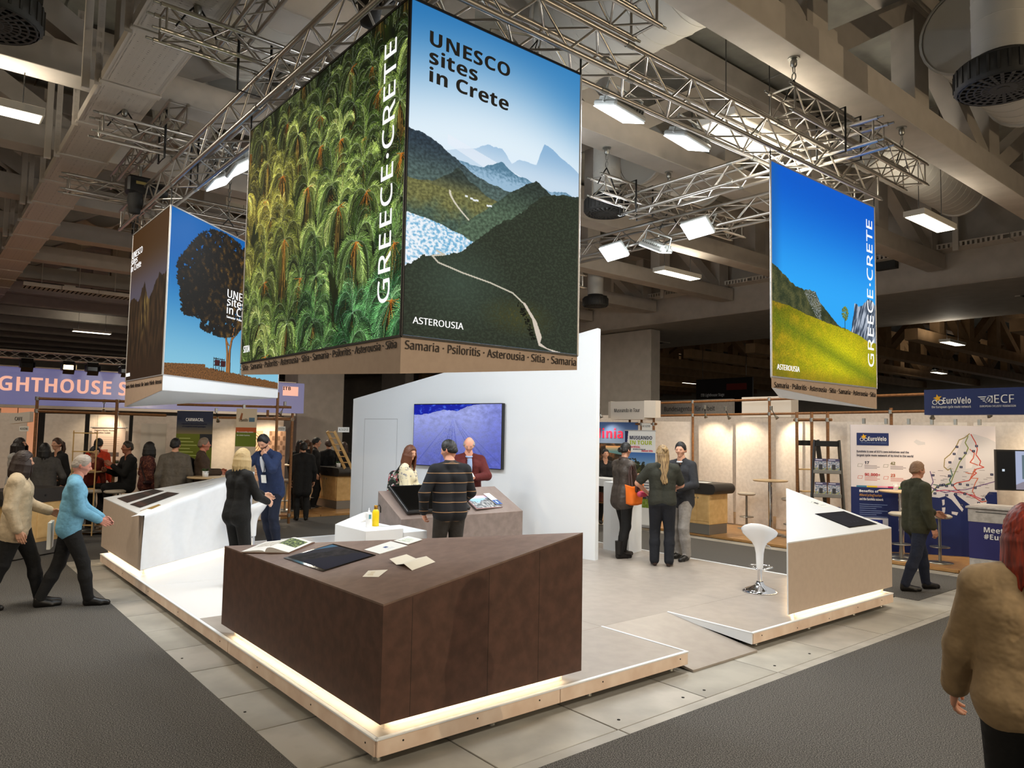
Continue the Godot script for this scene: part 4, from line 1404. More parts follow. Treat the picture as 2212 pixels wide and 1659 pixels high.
func pic_dark(sd: int) -> Texture2D:
	var im := Image.create_empty(160, 96, false, Image.FORMAT_RGB8)
	var n := nz(50 + sd, 0.03)
	for y in 96:
		for x in 160:
			var k := n.get_noise_2d(x, y * 1.5)
			im.set_pixel(x, y, Color(0.10, 0.06, 0.05).lerp(Color(0.30, 0.20, 0.17), clampf(0.3 + k * 1.5, 0, 1)))
	if sd == 1:
		for i in 5:
			path(im, [Vector2(60, 90 - i), Vector2(90, 70 - i), Vector2(130, 66 - i), Vector2(158, 72 - i)], Color(0.75, 0.62, 0.5))
	for p in [[40, 30], [100, 24], [126, 40]]:
		im.fill_rect(Rect2i(p[0], p[1], 9, 4), Color(0.85, 0.8, 0.7))
	return tex(im)

func pic_page(sg: int) -> Texture2D:
	var im := Image.create_empty(160, 160, false, Image.FORMAT_RGB8)
	im.fill(Color(0.94, 0.94, 0.93))
	var n := nz(61, 0.06)
	for y in range(14, 100):
		for x in range(24, 140):
			var k := n.get_noise_2d(x, y)
			im.set_pixel(x, y, (Color(0.12, 0.20, 0.06).lerp(Color(0.60, 0.66, 0.36), clampf(0.4 + k * 1.5, 0, 1)) if sg > 0 else Color(0.72, 0.70, 0.66).lerp(Color(0.9, 0.89, 0.86), clampf(0.5 + k, 0, 1))))
	return tex(im)

func pic_mount() -> Texture2D:
	var im := Image.create_empty(200, 120, false, Image.FORMAT_RGB8)
	var n := nz(71, 0.04)
	for y in 120:
		for x in 200:
			var k := n.get_noise_2d(x, y)
			var c := Color(0.92, 0.72, 0.76).lerp(Color(0.55, 0.72, 0.85), smoothstep(0, 40, y))
			if y > 44 + 18 * sin(x * 0.03) + k * 16:
				c = Color(0.34, 0.36, 0.38).lerp(Color(0.72, 0.72, 0.72), clampf(0.4 + k * 1.4, 0, 1))
			im.set_pixel(x, y, c)
	return tex(im)

# ---------- the three hanging light boxes ----------
func picture(p, called, a: Vector2, b: Vector2, y0: float, y1: float, t: Texture2D, e: float) -> MeshInstance3D:
	var n := Vector3(b.x - a.x, 0, b.y - a.y).cross(Vector3.UP).normalized() * 0.004
	return part(p, called, sheet(Vector3(a.x, y0, a.y) + n, Vector3(b.x, y0, b.y) + n, Vector3(b.x, y1, b.y) + n, Vector3(a.x, y1, a.y) + n, 0.003), screen_mat(t, e))

func hang_box(label: String, poly: Array, band_lo: Array, y0: float, y1: float, dark_edges: bool) -> Node3D:
	var t := thing("hanging_light_box", label, "light box", Vector3.ZERO, 0.0, "three-sided light boxes hung from trusses above the stand")
	part(t, "frame", prism(poly, y0, y1), M.white)
	part(t, "band", prism(poly, band_lo, y0), M.band)
	for i in 3:
		bar(t, "hanger", Vector3(poly[i].x, y1, poly[i].y), Vector3(poly[i].x, 5.0, poly[i].y), 0.008, M.black, 6)
		bar(t, "corner_profile", Vector3(poly[i].x, y0, poly[i].y), Vector3(poly[i].x, y1, poly[i].y), 0.012, M.black if dark_edges and i == 0 else M.alu_dull, 6)
		var q: Vector2 = poly[(i + 1) % 3]
		beam(t, "edge_profile", Vector3(poly[i].x, y1, poly[i].y), Vector3(q.x, y1, q.y), 0.02, 0.016, M.black if dark_edges else M.alu_dull)
		beam(t, "edge_profile", Vector3(poly[i].x, y0, poly[i].y), Vector3(q.x, y0, q.y), 0.016, 0.014, M.black if dark_edges else M.alu_dull)
	return t

func word_band(p, a: Vector2, b: Vector2, y: float, s: String, cap: float, inset0 := 0.03, inset1 := 0.02):
	var d := Vector3(b.x - a.x, 0, b.y - a.y).normalized()
	var n := d.cross(Vector3.UP)
	var w := a.distance_to(b) - inset0 - inset1
	letter(p, s, Vector3(a.x, y, a.y) + d * inset0 + n * 0.002, d, Vector3.UP, cap, w, M.ink_brown)

func light_boxes():
	M.band = mottled(Color(0.70, 0.61, 0.535), Color(0.72, 0.63, 0.555), 0.02, 1.0, 0.6)
	M.alu_dull = mat(Color(0.75, 0.75, 0.75), 0.4, 0.6)
	M.text_white = glow(Color(1, 1, 1), 0.95)
	var ink = M.ink
	var up := Vector3.UP
	var c := Vector2(0.12, -0.05)
	var big := hang_box("largest hanging light box, palms on one side and hills on the other", [c, Vector2(0.12, -2.93), Vector2(1.69, -0.05)], [2.37, 2.505, 2.5], 2.61, 4.85, true)
	picture(big, "picture", Vector2(0.12, -2.93), c, 2.62, 4.84, pic_palms(), 1.1).set_meta("label", "lit picture of a dense palm grove")
	picture(big, "picture", c, Vector2(1.69, -0.05), 2.62, 4.84, pic_hills(), 0.95).set_meta("label", "lit picture of hills, a bay and a winding road")
	var zf := -0.05 + 0.006
	var X := Vector3.RIGHT
	letter(big, "UNESCO", Vector3(0.272, 4.58, zf), X, up, 0.095, 0.69, ink, true)
	letter(big, "sites", Vector3(0.272, 4.457, zf), X, up, 0.095, 0.40, ink, true)
	letter(big, "in Crete", Vector3(0.275, 4.33, zf), X, up, 0.095, 0.68, ink, true)
	letter(big, "ASTEROUSIA", Vector3(0.198, 2.7, zf), X, up, 0.043, 0.40, M.text_white)
	var xf := 0.12 - 0.006
	letter(big, "GREECE·CRETE", Vector3(xf, 2.851, -0.20), up, Vector3(0, 0, -1), 0.155, 1.79, M.text_white)
	letter(big, "SITIA", Vector3(xf, 2.705, -2.86), Vector3(0, 0, 1), up, 0.06, 0.16, M.text_white)
	word_band(big, Vector2(0.12, -2.93), c, 2.538, "Sitia · Samaria · Psiloritis · Asterousia · Sitia · Samaria · Psiloritis · Asterousia · Sitia", 0.052, 0.05, 0.05)
	word_band(big, c, Vector2(1.69, -0.05), 2.53, "Samaria · Psiloritis · Asterousia · Sitia · Samaria", 0.056, 0.03, 0.015)
	var N := Vector2(0.12, -5.66)
	var T := Vector2(2.35, -7.6)
	var lb := hang_box("left hanging light box over the far corner, with the lone tree picture", [Vector2(0.12, -7.6), N, T], [2.275, 2.45, 2.5], 2.64, 4.76, false)
	picture(lb, "picture", Vector2(0.12, -7.6), N, 2.645, 4.75, pic_mountain(), 0.8).set_meta("label", "lit picture of brown mountain peaks")
	picture(lb, "picture", N, T, 2.645, 4.75, pic_tree(), 0.9).set_meta("label", "lit picture of a lone tree under a blue sky")
	var d := Vector3(T.x - N.x, 0, T.y - N.y).normalized()
	var n := d.cross(up) * 0.006
	letter(lb, "UNESCO", Vector3(1.135, 3.853, -6.54) + n, d, up, 0.115, 0.80, M.text_white)
	letter(lb, "sites", Vector3(1.135, 3.742, -6.54) + n, d, up, 0.115, 0.48, M.text_white)
	letter(lb, "in Crete", Vector3(1.135, 3.622, -6.54) + n, d, up, 0.115, 0.80, M.text_white)
	letter(lb, "Samaria · Psiloritis", Vector3(1.135, 3.56, -6.54) + n, d, up, 0.03, 0.50, M.text_white)
	letter(lb, "UNESCO", Vector3(xf, 4.40, -7.56), Vector3(0, 0, 1), up, 0.09, 0.58, M.text_white)
	letter(lb, "sites", Vector3(xf, 4.31, -7.60), Vector3(0, 0, 1), up, 0.09, 0.36, M.text_white)
	letter(lb, "in Crete", Vector3(xf, 4.21, -7.60), Vector3(0, 0, 1), up, 0.09, 0.58, M.text_white)
	letter(lb, "SAMARIA", Vector3(xf, 2.70, -7.57), Vector3(0, 0, 1), up, 0.05, 0.24, M.text_white)
	word_band(lb, Vector2(0.12, -7.6), N, 2.535, "Samaria · Psiloritis · Asterousia · Sitia · Samaria · Psiloritis · Asterousia", 0.05)
	part(lb, "inner_band", sheet(Vector3(N.x, 2.452, N.y) + n, Vector3(T.x, 2.502, T.y) + n, Vector3(T.x, 2.638, T.y) + n, Vector3(N.x, 2.638, N.y) + n, 0.002), M.white)
	var C := Vector2(6.78, -0.05)
	var R := Vector2(4.44, -0.05)
	var rb := hang_box("right hanging light box over the right corner, with the yellow meadow picture", [C, R, Vector2(6.6, -1.23)], [2.375, 2.515, 2.535], 2.62, 4.86, false)
	picture(rb, "picture", R, C, 2.63, 4.85, pic_meadow(), 1.0).set_meta("label", "lit picture of a yellow meadow under rocks")
	letter(rb, "GREECE·CRETE", Vector3(6.70, 2.877, zf), up, Vector3(-1, 0, 0), 0.15, 1.79, M.text_white)
	letter(rb, "ASTEROUSIA", Vector3(4.533, 2.702, zf), X, up, 0.055, 0.44, M.text_white)
	word_band(rb, R, C, 2.515, "Samaria · Psiloritis · Asterousia · Sitia · Samaria · Asterousia · Sitia", 0.055, 0.05, 0.04)
	# underside panel of the right box reads white
	part(rb, "underside", prism([C + Vector2(-0.004, -0.004), R + Vector2(0.01, -0.006), Vector2(6.6, -1.225)], [2.372, 2.512, 2.532], [2.376, 2.516, 2.536]), M.white)
	part(lb, "underside", prism([Vector2(0.124, -7.596), N + Vector2(0.004, 0), T], [2.272, 2.447, 2.497], [2.276, 2.451, 2.501]), M.white)

# ---------- trusses ----------
func truss(label: String, a: Vector3, b: Vector3, s: float, r: float, pitch := 0.32, spigots := true) -> Node3D:
	var t := thing("lighting_truss", label, "truss", (a + b) / 2, 0.0, "")
	var d := (b - a).normalized()
	var side := d.cross(Vector3.UP).normalized()
	var up := Vector3.UP
	var L := a.distance_to(b)
	var o := -d * L / 2
	var h := s / 2
	var cs := [side * h + up * h, -side * h + up * h, -side * h - up * h, side * h - up * h]
	for c in cs:
		bar(t, "chord", o + c, o + d * L + c, r, M.alu, 14)
		if spigots:
			for e in [o + c, o + d * L + c]:
				var dd: Vector3 = d * (0.06 if e.dot(d) > 0 else -0.06)
				bar(t, "spigot", e, e + dd, r * 0.55, M.steel, 10)
	var n := maxi(2, int(round(L / pitch)))
	for f in 4:
		var p: Vector3 = cs[f]
		var q: Vector3 = cs[(f + 1) % 4]
		for i in n:
			var t0 := 0.06 + (L - 0.12) * i / n
			var t1 := 0.06 + (L - 0.12) * (i + 1) / n
			if (i + f) % 2 == 0:
				bar(t, "brace", o + d * t0 + p, o + d * t1 + q, r * 0.42, M.alu, 7)
			else:
				bar(t, "brace", o + d * t0 + q, o + d * t1 + p, r * 0.42, M.alu, 7)
		for x in [0.05, L - 0.05]:
			bar(t, "end_tube", o + d * x + p, o + d * x + q, r * 0.5, M.alu, 8)
	# couplers where two lengths meet
	var m := int(L / 3.0)
	for k in range(1, m + 1):
		var x := L * k / (m + 1)
		for c in cs:
			bar(t, "coupler", o + d * (x - 0.04) + c, o + d * (x + 0.04) + c, r * 1.22, M.steel, 12)
	return t

func strap(label: String, at: Vector3, along: Vector3, w: float, h: float):
	var x := along.normalized() * w / 2
	var y := Vector3(0, h / 2, 0)
	solo("strap", label, "strap", sweep([-x + y, x + y, x - y, -x - y], 0.013, 6, true), M.black, at, Vector3.ZERO, "black slings round the trusses")

func hoist(label: String, top: Vector3, low: Vector3, along: Vector3):
	var t := thing("hoist_chain", label, "chain hoist", top, 0, "")
	part(t, "anchor_plate", cylm(0.06, 0.06, 0.012, 20), M.steel, Vector3(0, -0.006, 0))
	part(t, "anchor_ring", lathe([Vector2(0.02, -0.1), Vector2(0.035, -0.08), Vector2(0.035, -0.03), Vector2(0.02, -0.01)], 14), M.steel)
	var k := low + Vector3(0, 0.16, 0) - top
	chain(t, "link", Vector3(0, -0.09, 0), k, M.steel, 0.022)
	for sg in [-1, 1]:
		part(t, "sling", sweep([k, k + Vector3(0, -0.12, 0) + along * 0.09 * sg, k + Vector3(0, -0.26, 0) + along * 0.17 * sg], 0.009, 6), M.black)

func trusses():
	truss("long lighting truss along the left edge above the palm picture", Vector3(0.215, 5.12, 0.15), Vector3(0.215, 5.12, -8.3), 0.29, 0.025)
	truss("long lighting truss along the right edge above the hills and meadow pictures", Vector3(-0.1, 5.12, -0.15), Vector3(6.85, 5.12, -0.15), 0.29, 0.025)
	truss("short upper truss crossing the left edge truss, nearest the front", Vector3(-0.82, 5.44, -2.62), Vector3(2.4, 5.44, -2.62), 0.22, 0.021, 0.26)
	truss("upper truss crossing the left edge truss beside the two left floodlights", Vector3(-0.78, 5.44, -5.4), Vector3(2.4, 5.44, -5.4), 0.22, 0.021, 0.26)
	truss("upper truss crossing the far end of the left edge truss", Vector3(-0.72, 5.44, -8.0), Vector3(2.4, 5.44, -8.0), 0.22, 0.021, 0.26)
	truss("open-ended top truss lying along the tray with its four tube ends towards the front", Vector3(-0.02, 5.68, -4.95), Vector3(0.02, 5.68, -8.3), 0.2, 0.02, 0.26, false)
	truss("truss running from the left truss behind the palm box, at the top of the frame", Vector3(-0.15, 5.68, -1.2), Vector3(-0.1, 5.68, -3.1), 0.2, 0.02, 0.26, false)
	truss("rear lighting truss behind the lone tree box", Vector3(0.45, 5.02, -7.75), Vector3(6.2, 5.02, -7.75), 0.25, 0.023)
	truss("truss hung under the roof beam beside the chain hoists, above the meadow box", Vector3(4.45, 5.45, 0.06), Vector3(7.75, 5.45, 0.06), 0.27, 0.02, 0.22)
	truss("truss end poking in above the hills picture at the top of the frame", Vector3(-0.6, 5.45, 0.16), Vector3(2.25, 5.45, 0.16), 0.27, 0.022, 0.26)
	truss("cross truss with four spigot ends under the roof beam, running back from the hoisted truss", Vector3(5.68, 5.32, 0.55), Vector3(5.68, 5.32, -3.1), 0.25, 0.023, 0.26)
	truss("short truss with spigot ends left of the middle air diffuser's right side", Vector3(4.85, 5.42, -2.92), Vector3(8.2, 5.42, -2.92), 0.25, 0.02, 0.24)
	truss("bright truss carrying the two right-hand floodlights behind the meadow box", Vector3(6.5, 5.1, -0.45), Vector3(6.4, 5.1, -5.9), 0.27, 0.023, 0.3)
	truss("thin far truss on the right behind the bright floodlight truss", Vector3(8.2, 5.1, -6.6), Vector3(5.8, 5.1, -6.6), 0.25, 0.02)
	var al := Vector3.RIGHT
	hoist("chain hoist on the roof beam above the truss's left end by the meadow box", Vector3(4.72, 6.0, 0.06), Vector3(4.72, 5.6, 0.06), al)
	hoist("chain hoist on the roof beam above the truss's right end by the meadow box", Vector3(7.35, 6.0, 0.06), Vector3(7.35, 5.6, 0.06), al)
	hoist("chain hoist above the short truss right of the hills picture", Vector3(5.05, 6.0, -2.92), Vector3(5.05, 5.55, -2.92), al)
	hoist("chain hoist above the middle of the bright floodlight truss", Vector3(6.45, 6.0, -2.95), Vector3(6.45, 5.24, -2.95), Vector3.BACK)
	for q in [[1.5, "left"], [4.6, "right"]]:
		hoist("chain hoist at the " + q[1] + " part of the rear truss behind the tree box", Vector3(q[0], 8.15, -7.75), Vector3(q[0], 5.15, -7.75), al)
	hoist("chain hoist above the thin far truss on the right", Vector3(7.4, 8.15, -6.6), Vector3(7.4, 5.23, -6.6), al)
	hoist("chain hoist beside the first upper truss under the cable tray", Vector3(-0.5, 5.72, -2.62), Vector3(-0.5, 5.56, -2.62), al)
	hoist("chain hoist at the left end of the second upper truss under the cable tray", Vector3(-0.5, 5.72, -5.4), Vector3(-0.5, 5.56, -5.4), al)
	for s in [["black sling over the truss crossing under the tray's near end", Vector3(0.02, 5.34, -2.62), Vector3.RIGHT, 0.3, 0.55], ["black sling by the four tube ends, left one", Vector3(-0.08, 5.5, -5.4), Vector3.BACK, 0.28, 0.6], ["black sling by the four tube ends, right one", Vector3(0.3, 5.3, -5.4), Vector3.BACK, 0.28, 0.55],
			["black sling round the crossing of the hoisted truss and the spigot truss, left one", Vector3(5.5, 5.4, 0.06), Vector3.BACK, 0.33, 0.5], ["black sling round the crossing of the hoisted truss and the spigot truss, right one", Vector3(5.86, 5.4, 0.06), Vector3.BACK, 0.33, 0.5],
			["black sling round the short truss right of the hills picture, left one", Vector3(5.5, 5.38, -2.92), Vector3.BACK, 0.3, 0.45], ["black sling round the short truss right of the hills picture, right one", Vector3(5.86, 5.38, -2.92), Vector3.BACK, 0.3, 0.45],
			["black sling at the far end of the left edge truss", Vector3(0.215, 5.25, -8.0), Vector3.BACK, 0.3, 0.7]]:
		strap(s[0], s[1], s[2], s[3], s[4])
	motor("black hoist motor hanging at the left edge truss's far end", Vector3(0.02, 5.28, -6.9))
	motor("black hoist motor behind the top of the meadow box", Vector3(5.9, 5.12, -0.75))
	motor("black hoist motor at the top edge of the frame left of the hills picture", Vector3(0.35, 5.5, -0.95))

func motor(label: String, at: Vector3):
	var t := thing("hoist_motor", label, "chain hoist", at)
	box_at(t, "body", Vector3.ZERO, Vector3(0.34, 0.24, 0.22), M.black, 0.03)
	part(t, "motor_drum", cylm(0.11, 0.11, 0.2, 20), M.black, Vector3(0.24, -0.02, 0), Vector3(0, 0, 90))
	part(t, "chain_bag", lathe([Vector2(0, -0.4), Vector2(0.07, -0.38), Vector2(0.1, -0.2), Vector2(0.09, -0.1)], 16), M.rubber, Vector3(-0.05, 0, 0))
	bar(t, "hook", Vector3(0, 0.1, 0), Vector3(0, 0.28, 0), 0.02, M.steel)
	box_at(t, "name_plate", Vector3(0, 0.02, 0.112), Vector3(0.14, 0.04, 0.003), mat(Color(0.55, 0.5, 0.3)), 0.0)

# ---------- lamps ----------
func face_basis(n: Vector3, hint := Vector3.RIGHT) -> Basis:
	# local -z looks along n, local x near the hint
	var z := -n.normalized()
	var x := (hint - z * hint.dot(z)).normalized()
	return Basis(x, z.cross(x), z)

func area(p, at: Vector3, n: Vector3, size: Vector2, col: Color, energy: float, hint := Vector3.RIGHT):
	var l := AreaLight3D.new()
	l.name = "lamp_light"
	l.area_size = size
	l.light_color = col
	l.light_energy = energy
	l.area_normalize_energy = true
	l.shadow_enabled = true
	l.set("area_range", 60.0)
	l.set("area_attenuation", 2.0)
	p.add_child(l, true)
	l.transform = Transform3D(face_basis(n, hint), at)

func floodlight(label: String, at: Vector3, n: Vector3, hint: Vector3, up_to: Vector3, energy: float):
	var t := thing("floodlight", label, "floodlight", at, 0, "square LED floodlights on the stand's trusses")
	var b := face_basis(n, hint)
	var g := Node3D.new()
	var house := part(t, "housing", bx(Vector3(0.44, 0.3, 0.06), 0.02), M.lamp_grey)
	house.transform = Transform3D(b, -n.normalized() * 0.035)
	for i in 11:
		var f := part(t, "cooling_fin", bx(Vector3(0.008, 0.24, 0.04), 0.0), M.lamp_grey)
		f.transform = Transform3D(b, -n.normalized() * 0.085 + b.x * (-0.18 + 0.036 * i))
	var lens := part(t, "lens", bx(Vector3(0.415, 0.275, 0.006), 0.002), M.flood)
	lens.transform = Transform3D(b, n.normalized() * -0.003)
	part(t, "bracket", sweep([b.x * 0.235 - n * 0.03, b.x * 0.235 - n * 0.2, -b.x * 0.235 - n * 0.2, -b.x * 0.235 - n * 0.03], 0.012, 6), M.lamp_grey)
	bar(t, "clamp_rod", -n.normalized() * 0.2, up_to - at, 0.012, M.steel)
	part(t, "cable", sweep([-n * 0.06 + b.x * 0.1, -n * 0.2 + b.x * 0.2 + Vector3(0, -0.03, 0), up_to - at + b.x * 0.1], 0.006, 6), M.black)
	g.free()
	area(t, n.normalized() * 0.008, n, Vector2(0.41, 0.27), Color(0.95, 0.98, 1.0), energy, hint)

func hall_panel(at: Vector3, label: String, energy: float, visible_ropes := true, sz := Vector2(1.3, 0.32)):
	var t := thing("panel_lamp", label, "ceiling lamp", at, 0, "suspended LED panels of the hall")
	box_at(t, "housing", Vector3(0, 0.045, 0), Vector3(sz.x, 0.09, sz.y), M.panel_case, 0.004)
	box_at(t, "diffuser", Vector3(0, -0.003, 0), Vector3(sz.x - 0.05, 0.008, sz.y - 0.05), M.panel, 0.0)
	var off := absf(wrapf(at.z - 5.72, -1.43, 1.43))
	var top := (5.16 if at.x > 21 else 6.01) if off < 0.22 else 8.14
	if visible_ropes:
		for x in [-0.45, 0.45]:
			bar(t, "wire", Vector3(x * sz.x / 1.3, 0.09, 0), Vector3(x * sz.x / 1.3, top - at.y, 0), 0.006, M.black, 6)
	area(t, Vector3(0, -0.012, 0), Vector3.DOWN, Vector2(sz.x - 0.06, sz.y - 0.06), Color(1.0, 0.95, 0.87), energy)
	# the pendant also shines upwards through its open top
	box_at(t, "upper_diffuser", Vector3(0, 0.092, 0), Vector3(sz.x - 0.1, 0.006, sz.y - 0.1), M.panel, 0.0)
	area(t, Vector3(0, 0.1, 0), Vector3.UP, Vector2(sz.x - 0.12, sz.y - 0.12), Color(1.0, 0.95, 0.87), energy * 0.10)

func lamps():
	M.lamp_grey = mat(Color(0.62, 0.63, 0.62), 0.5, 0.2)
	M.panel_case = mat(Color(0.78, 0.76, 0.72), 0.5)
	var E := 3.9
	floodlight("floodlight on the right edge truss nearest the hills picture", Vector3(2.6, 4.93, -0.47), Vector3(-0.1, -1, -0.35), Vector3.RIGHT, Vector3(2.6, 4.98, -0.3), E)
	floodlight("second floodlight on the right edge truss, further right from the hills picture", Vector3(3.6, 4.93, -0.47), Vector3(-0.1, -1, -0.35), Vector3.RIGHT, Vector3(3.6, 4.98, -0.3), E)
	floodlight("upper of the two tilted floodlights left of the palm picture", Vector3(0.62, 5.06, -4.6), Vector3(0.75, -1, 0.15), Vector3.BACK, Vector3(0.36, 4.98, -4.6), E * 1.5)
	floodlight("lower of the two tilted floodlights left of the palm picture", Vector3(0.6, 5.06, -5.3), Vector3(0.6, -1, 0.1), Vector3.BACK, Vector3(0.36, 4.98, -5.3), E * 1.5)
	floodlight("bright floodlight at the left of the rear side truss", Vector3(6.2, 4.88, -3.84), Vector3(-0.75, -0.9, 0.1), Vector3.BACK, Vector3(6.43, 4.98, -3.84), E)
	floodlight("bright floodlight at the middle of the rear side truss", Vector3(6.2, 4.93, -2.25), Vector3(-0.75, -0.9, 0.1), Vector3.BACK, Vector3(6.46, 4.98, -2.25), E)
	floodlight("floodlight seen edge-on between the two bright ones", Vector3(6.15, 4.76, -2.96), Vector3(0.15, -1, -0.5), Vector3.BACK, Vector3(6.44, 4.98, -2.96), E)
	floodlight("floodlight hidden behind the hills picture on the right edge truss", Vector3(1.3, 4.93, -0.47), Vector3(0.3, -1, -0.8), Vector3.RIGHT, Vector3(1.3, 4.98, -0.3), E)
	floodlight("floodlight hidden behind the palm picture on the left edge truss", Vector3(0.62, 4.95, -2.2), Vector3(1.0, -1, -0.2), Vector3.BACK, Vector3(0.36, 4.98, -2.2), E)
	var H := 14.0
	hall_panel(Vector3(10.3, 5.5, -0.72), "hanging LED panel right of the meadow picture", H)
	hall_panel(Vector3(10.55, 5.5, -5.95), "hanging LED panel below the bright floodlight truss", H)
	hall_panel(Vector3(5.1, 5.5, -0.72), "warm LED panel shining through the right edge truss", H, true, Vector2(1.3, 0.5))
	hall_panel(Vector3(-1.9, 5.5, -5.85), "hanging LED panel at the left border beside the cable tray", H)
	hall_panel(Vector3(22.6, 5.0, -4.75), "far LED panel below the timber roof right of the meadow picture", H)
	hall_panel(Vector3(35.5, 5.2, -9.9), "small distant LED panel above the blue sign", H)
	hall_panel(Vector3(34.5, 5.2, -23.5), "distant LED panel left of the meadow picture's foot", H)
	hall_panel(Vector3(33.0, 5.2, -3.5), "distant LED panel at the right border under the timber roof", H)
	hall_panel(Vector3(30.0, 5.2, -14.0), "distant LED panel in the dim hall behind the soffit", H)
	hall_panel(Vector3(5.0, 5.5, -16.0), "LED panel of the hall behind the stand wall", H)
	hall_panel(Vector3(11.0, 5.5, -13.0), "LED panel of the hall beyond the stand wall's peak", H)
	hall_panel(Vector3(-4.0, 5.5, -13.0), "LED panel of the hall beyond the left border", H * 0.8)
	hall_panel(Vector3(3.0, 5.5, -27.5), "LED strip lamp seen above the stage sign", H * 0.6)
	for p in [[-7.0, 5.0, "LED panel behind the viewer, over the left carpet"], [0.5, 5.0, "LED panel behind the viewer, straight before the front corner"], [7.0, 5.0, "LED panel behind the viewer, level with the right wedge counter"], [13.0, 5.0, "LED panel behind the viewer, farthest along the right aisle"], [-7.0, -3.0, "LED panel beyond the left border, level with the palm picture"], [-4.0, 10.5, "LED panel farthest behind the viewer on the left"], [4.0, 10.5, "LED panel farthest behind the viewer on the right"]]:
		hall_panel(Vector3(p[0], 5.5, p[1]), p[2], H, true)
	# warm spots of the stands opposite, shining across the aisles
	for q in [["warm spotlight of the stand opposite, right of the viewer", Vector3(3.1, 3.95, 12.0), Vector3(-0.16, -0.25, -1), 24.0], ["warm spotlight of the stand opposite, far right of the viewer", Vector3(9.5, 3.9, 9.5), Vector3(-0.3, -0.25, -1), 13.0], ["warm spotlight of the stand across the left aisle", Vector3(-9.0, 3.9, -5.5), Vector3(1, -0.25, 0.1), 9.0]]:
		spot(q[0], q[1], q[2], q[3], -q[2].normalized() * 0.2 + Vector3(0, 0.1, 0))

# ---------- the neighbouring booths ----------
func frame(label: String, posts: Array, rails: Array):
	var t := thing("pole_frame", label, "scaffold frame", posts[0][0])
	for p in posts:
		bar(t, "pole", p[0] - t.position, p[1] - t.position, 0.028, M.pole, 12)
	for r in rails:
		bar(t, "rail", r[0] - t.position, r[1] - t.position, 0.026, M.pole, 12)
		for p in posts:
			# a clamp where a rail meets a pole
			var a: Vector3 = r[0]
			var d: Vector3 = r[1] - a
			var k: float = clampf(Vector2(p[0].x - a.x, p[0].z - a.z).dot(Vector2(d.x, d.z)) / maxf(1e-4, Vector2(d.x, d.z).length_squared()), 0, 1)
			var q := a + d * k
			if Vector2(q.x - p[0].x, q.z - p[0].z).length() < 0.12 and q.y < p[1].y + 0.05:
				part(t, "coupler", cylm(0.04, 0.04, 0.07, 12), M.steel, q - t.position)

func linen(label: String, a: Vector2, b: Vector2, y0: float, y1: float, bow: float, m = null):
	# a stretched cloth panel; its sides draw in towards the middle
	var st := start()
	st.set_smooth_group(0)
	var n := 12
	var rows := []
	var d := Vector3(b.x - a.x, 0, b.y - a.y)
	var nn := d.cross(Vector3.UP).normalized()
	for s in 2:
		for i in n + 1:
			var v := i / float(n)
			var k := bow * 4.0 * v * (1.0 - v)
			var row := []
			for j in 9:
				var u := lerpf(k, 1.0 - k, j / 8.0)
				row.append(Vector3(a.x, lerpf(y0, y1, v), a.y) + d * u + nn * (0.006 * sin(u * 17.0 + v * 4.0) - s * 0.008))
			rows.append(row)
	for s in 2:
		for i in n:
			for j in 8:
				var q := [rows[s * (n + 1) + i][j], rows[s * (n + 1) + i][j + 1], rows[s * (n + 1) + i + 1][j + 1], rows[s * (n + 1) + i + 1][j]]
				for e in ([0, 2, 1, 0, 3, 2] if s == 0 else [0, 1, 2, 0, 2, 3]):
					st.add_vertex(q[e])
	st.index()
	st.generate_normals()
	solo("linen_panel", label, "cloth panel", st.commit(), m if m else M.linen, Vector3.ZERO, Vector3.ZERO, "cream cloth panels between booth poles")

var stool0: Node3D
var table0: Node3D
func round_stool(label: String, at: Vector3):
	if stool0 == null:
		stool0 = thing("round_stool", label, "bar stool", at, 0, "round bar stools of the booths")
		part(stool0, "seat", lathe([Vector2(0, 0.71), Vector2(0.15, 0.71), Vector2(0.185, 0.73), Vector2(0.185, 0.75), Vector2(0.15, 0.77), Vector2(0, 0.775)], 28), M.seat)
		part(stool0, "column", cylm(0.025, 0.022, 0.7, 14), M.steel, Vector3(0, 0.36, 0))
		part(stool0, "foot_ring", lathe([Vector2(0.13, 0.25), Vector2(0.145, 0.245), Vector2(0.145, 0.262), Vector2(0.13, 0.26), Vector2(0.02, 0.258)], 24), M.steel)
		part(stool0, "base", lathe([Vector2(0, 0), Vector2(0.19, 0), Vector2(0.19, 0.01), Vector2(0.03, 0.025)], 28), M.steel)
		return
	copy(stool0, label).position = at

func bar_table(label: String, at: Vector3):
	if table0 == null:
		table0 = thing("bar_table", label, "bar table", at, 0, "round bar tables of the booths")
		part(table0, "tabletop", lathe([Vector2(0, 1.065), Vector2(0.32, 1.065), Vector2(0.34, 1.075), Vector2(0.34, 1.09), Vector2(0.335, 1.095), Vector2(0, 1.095)], 36), M.tabletop)
		part(table0, "column", cylm(0.045, 0.045, 1.06, 18), M.chrome, Vector3(0, 0.535, 0))
		part(table0, "base", lathe([Vector2(0, 0), Vector2(0.26, 0), Vector2(0.26, 0.012), Vector2(0.05, 0.03)], 32), M.steel)
		return
	copy(table0, label).position = at

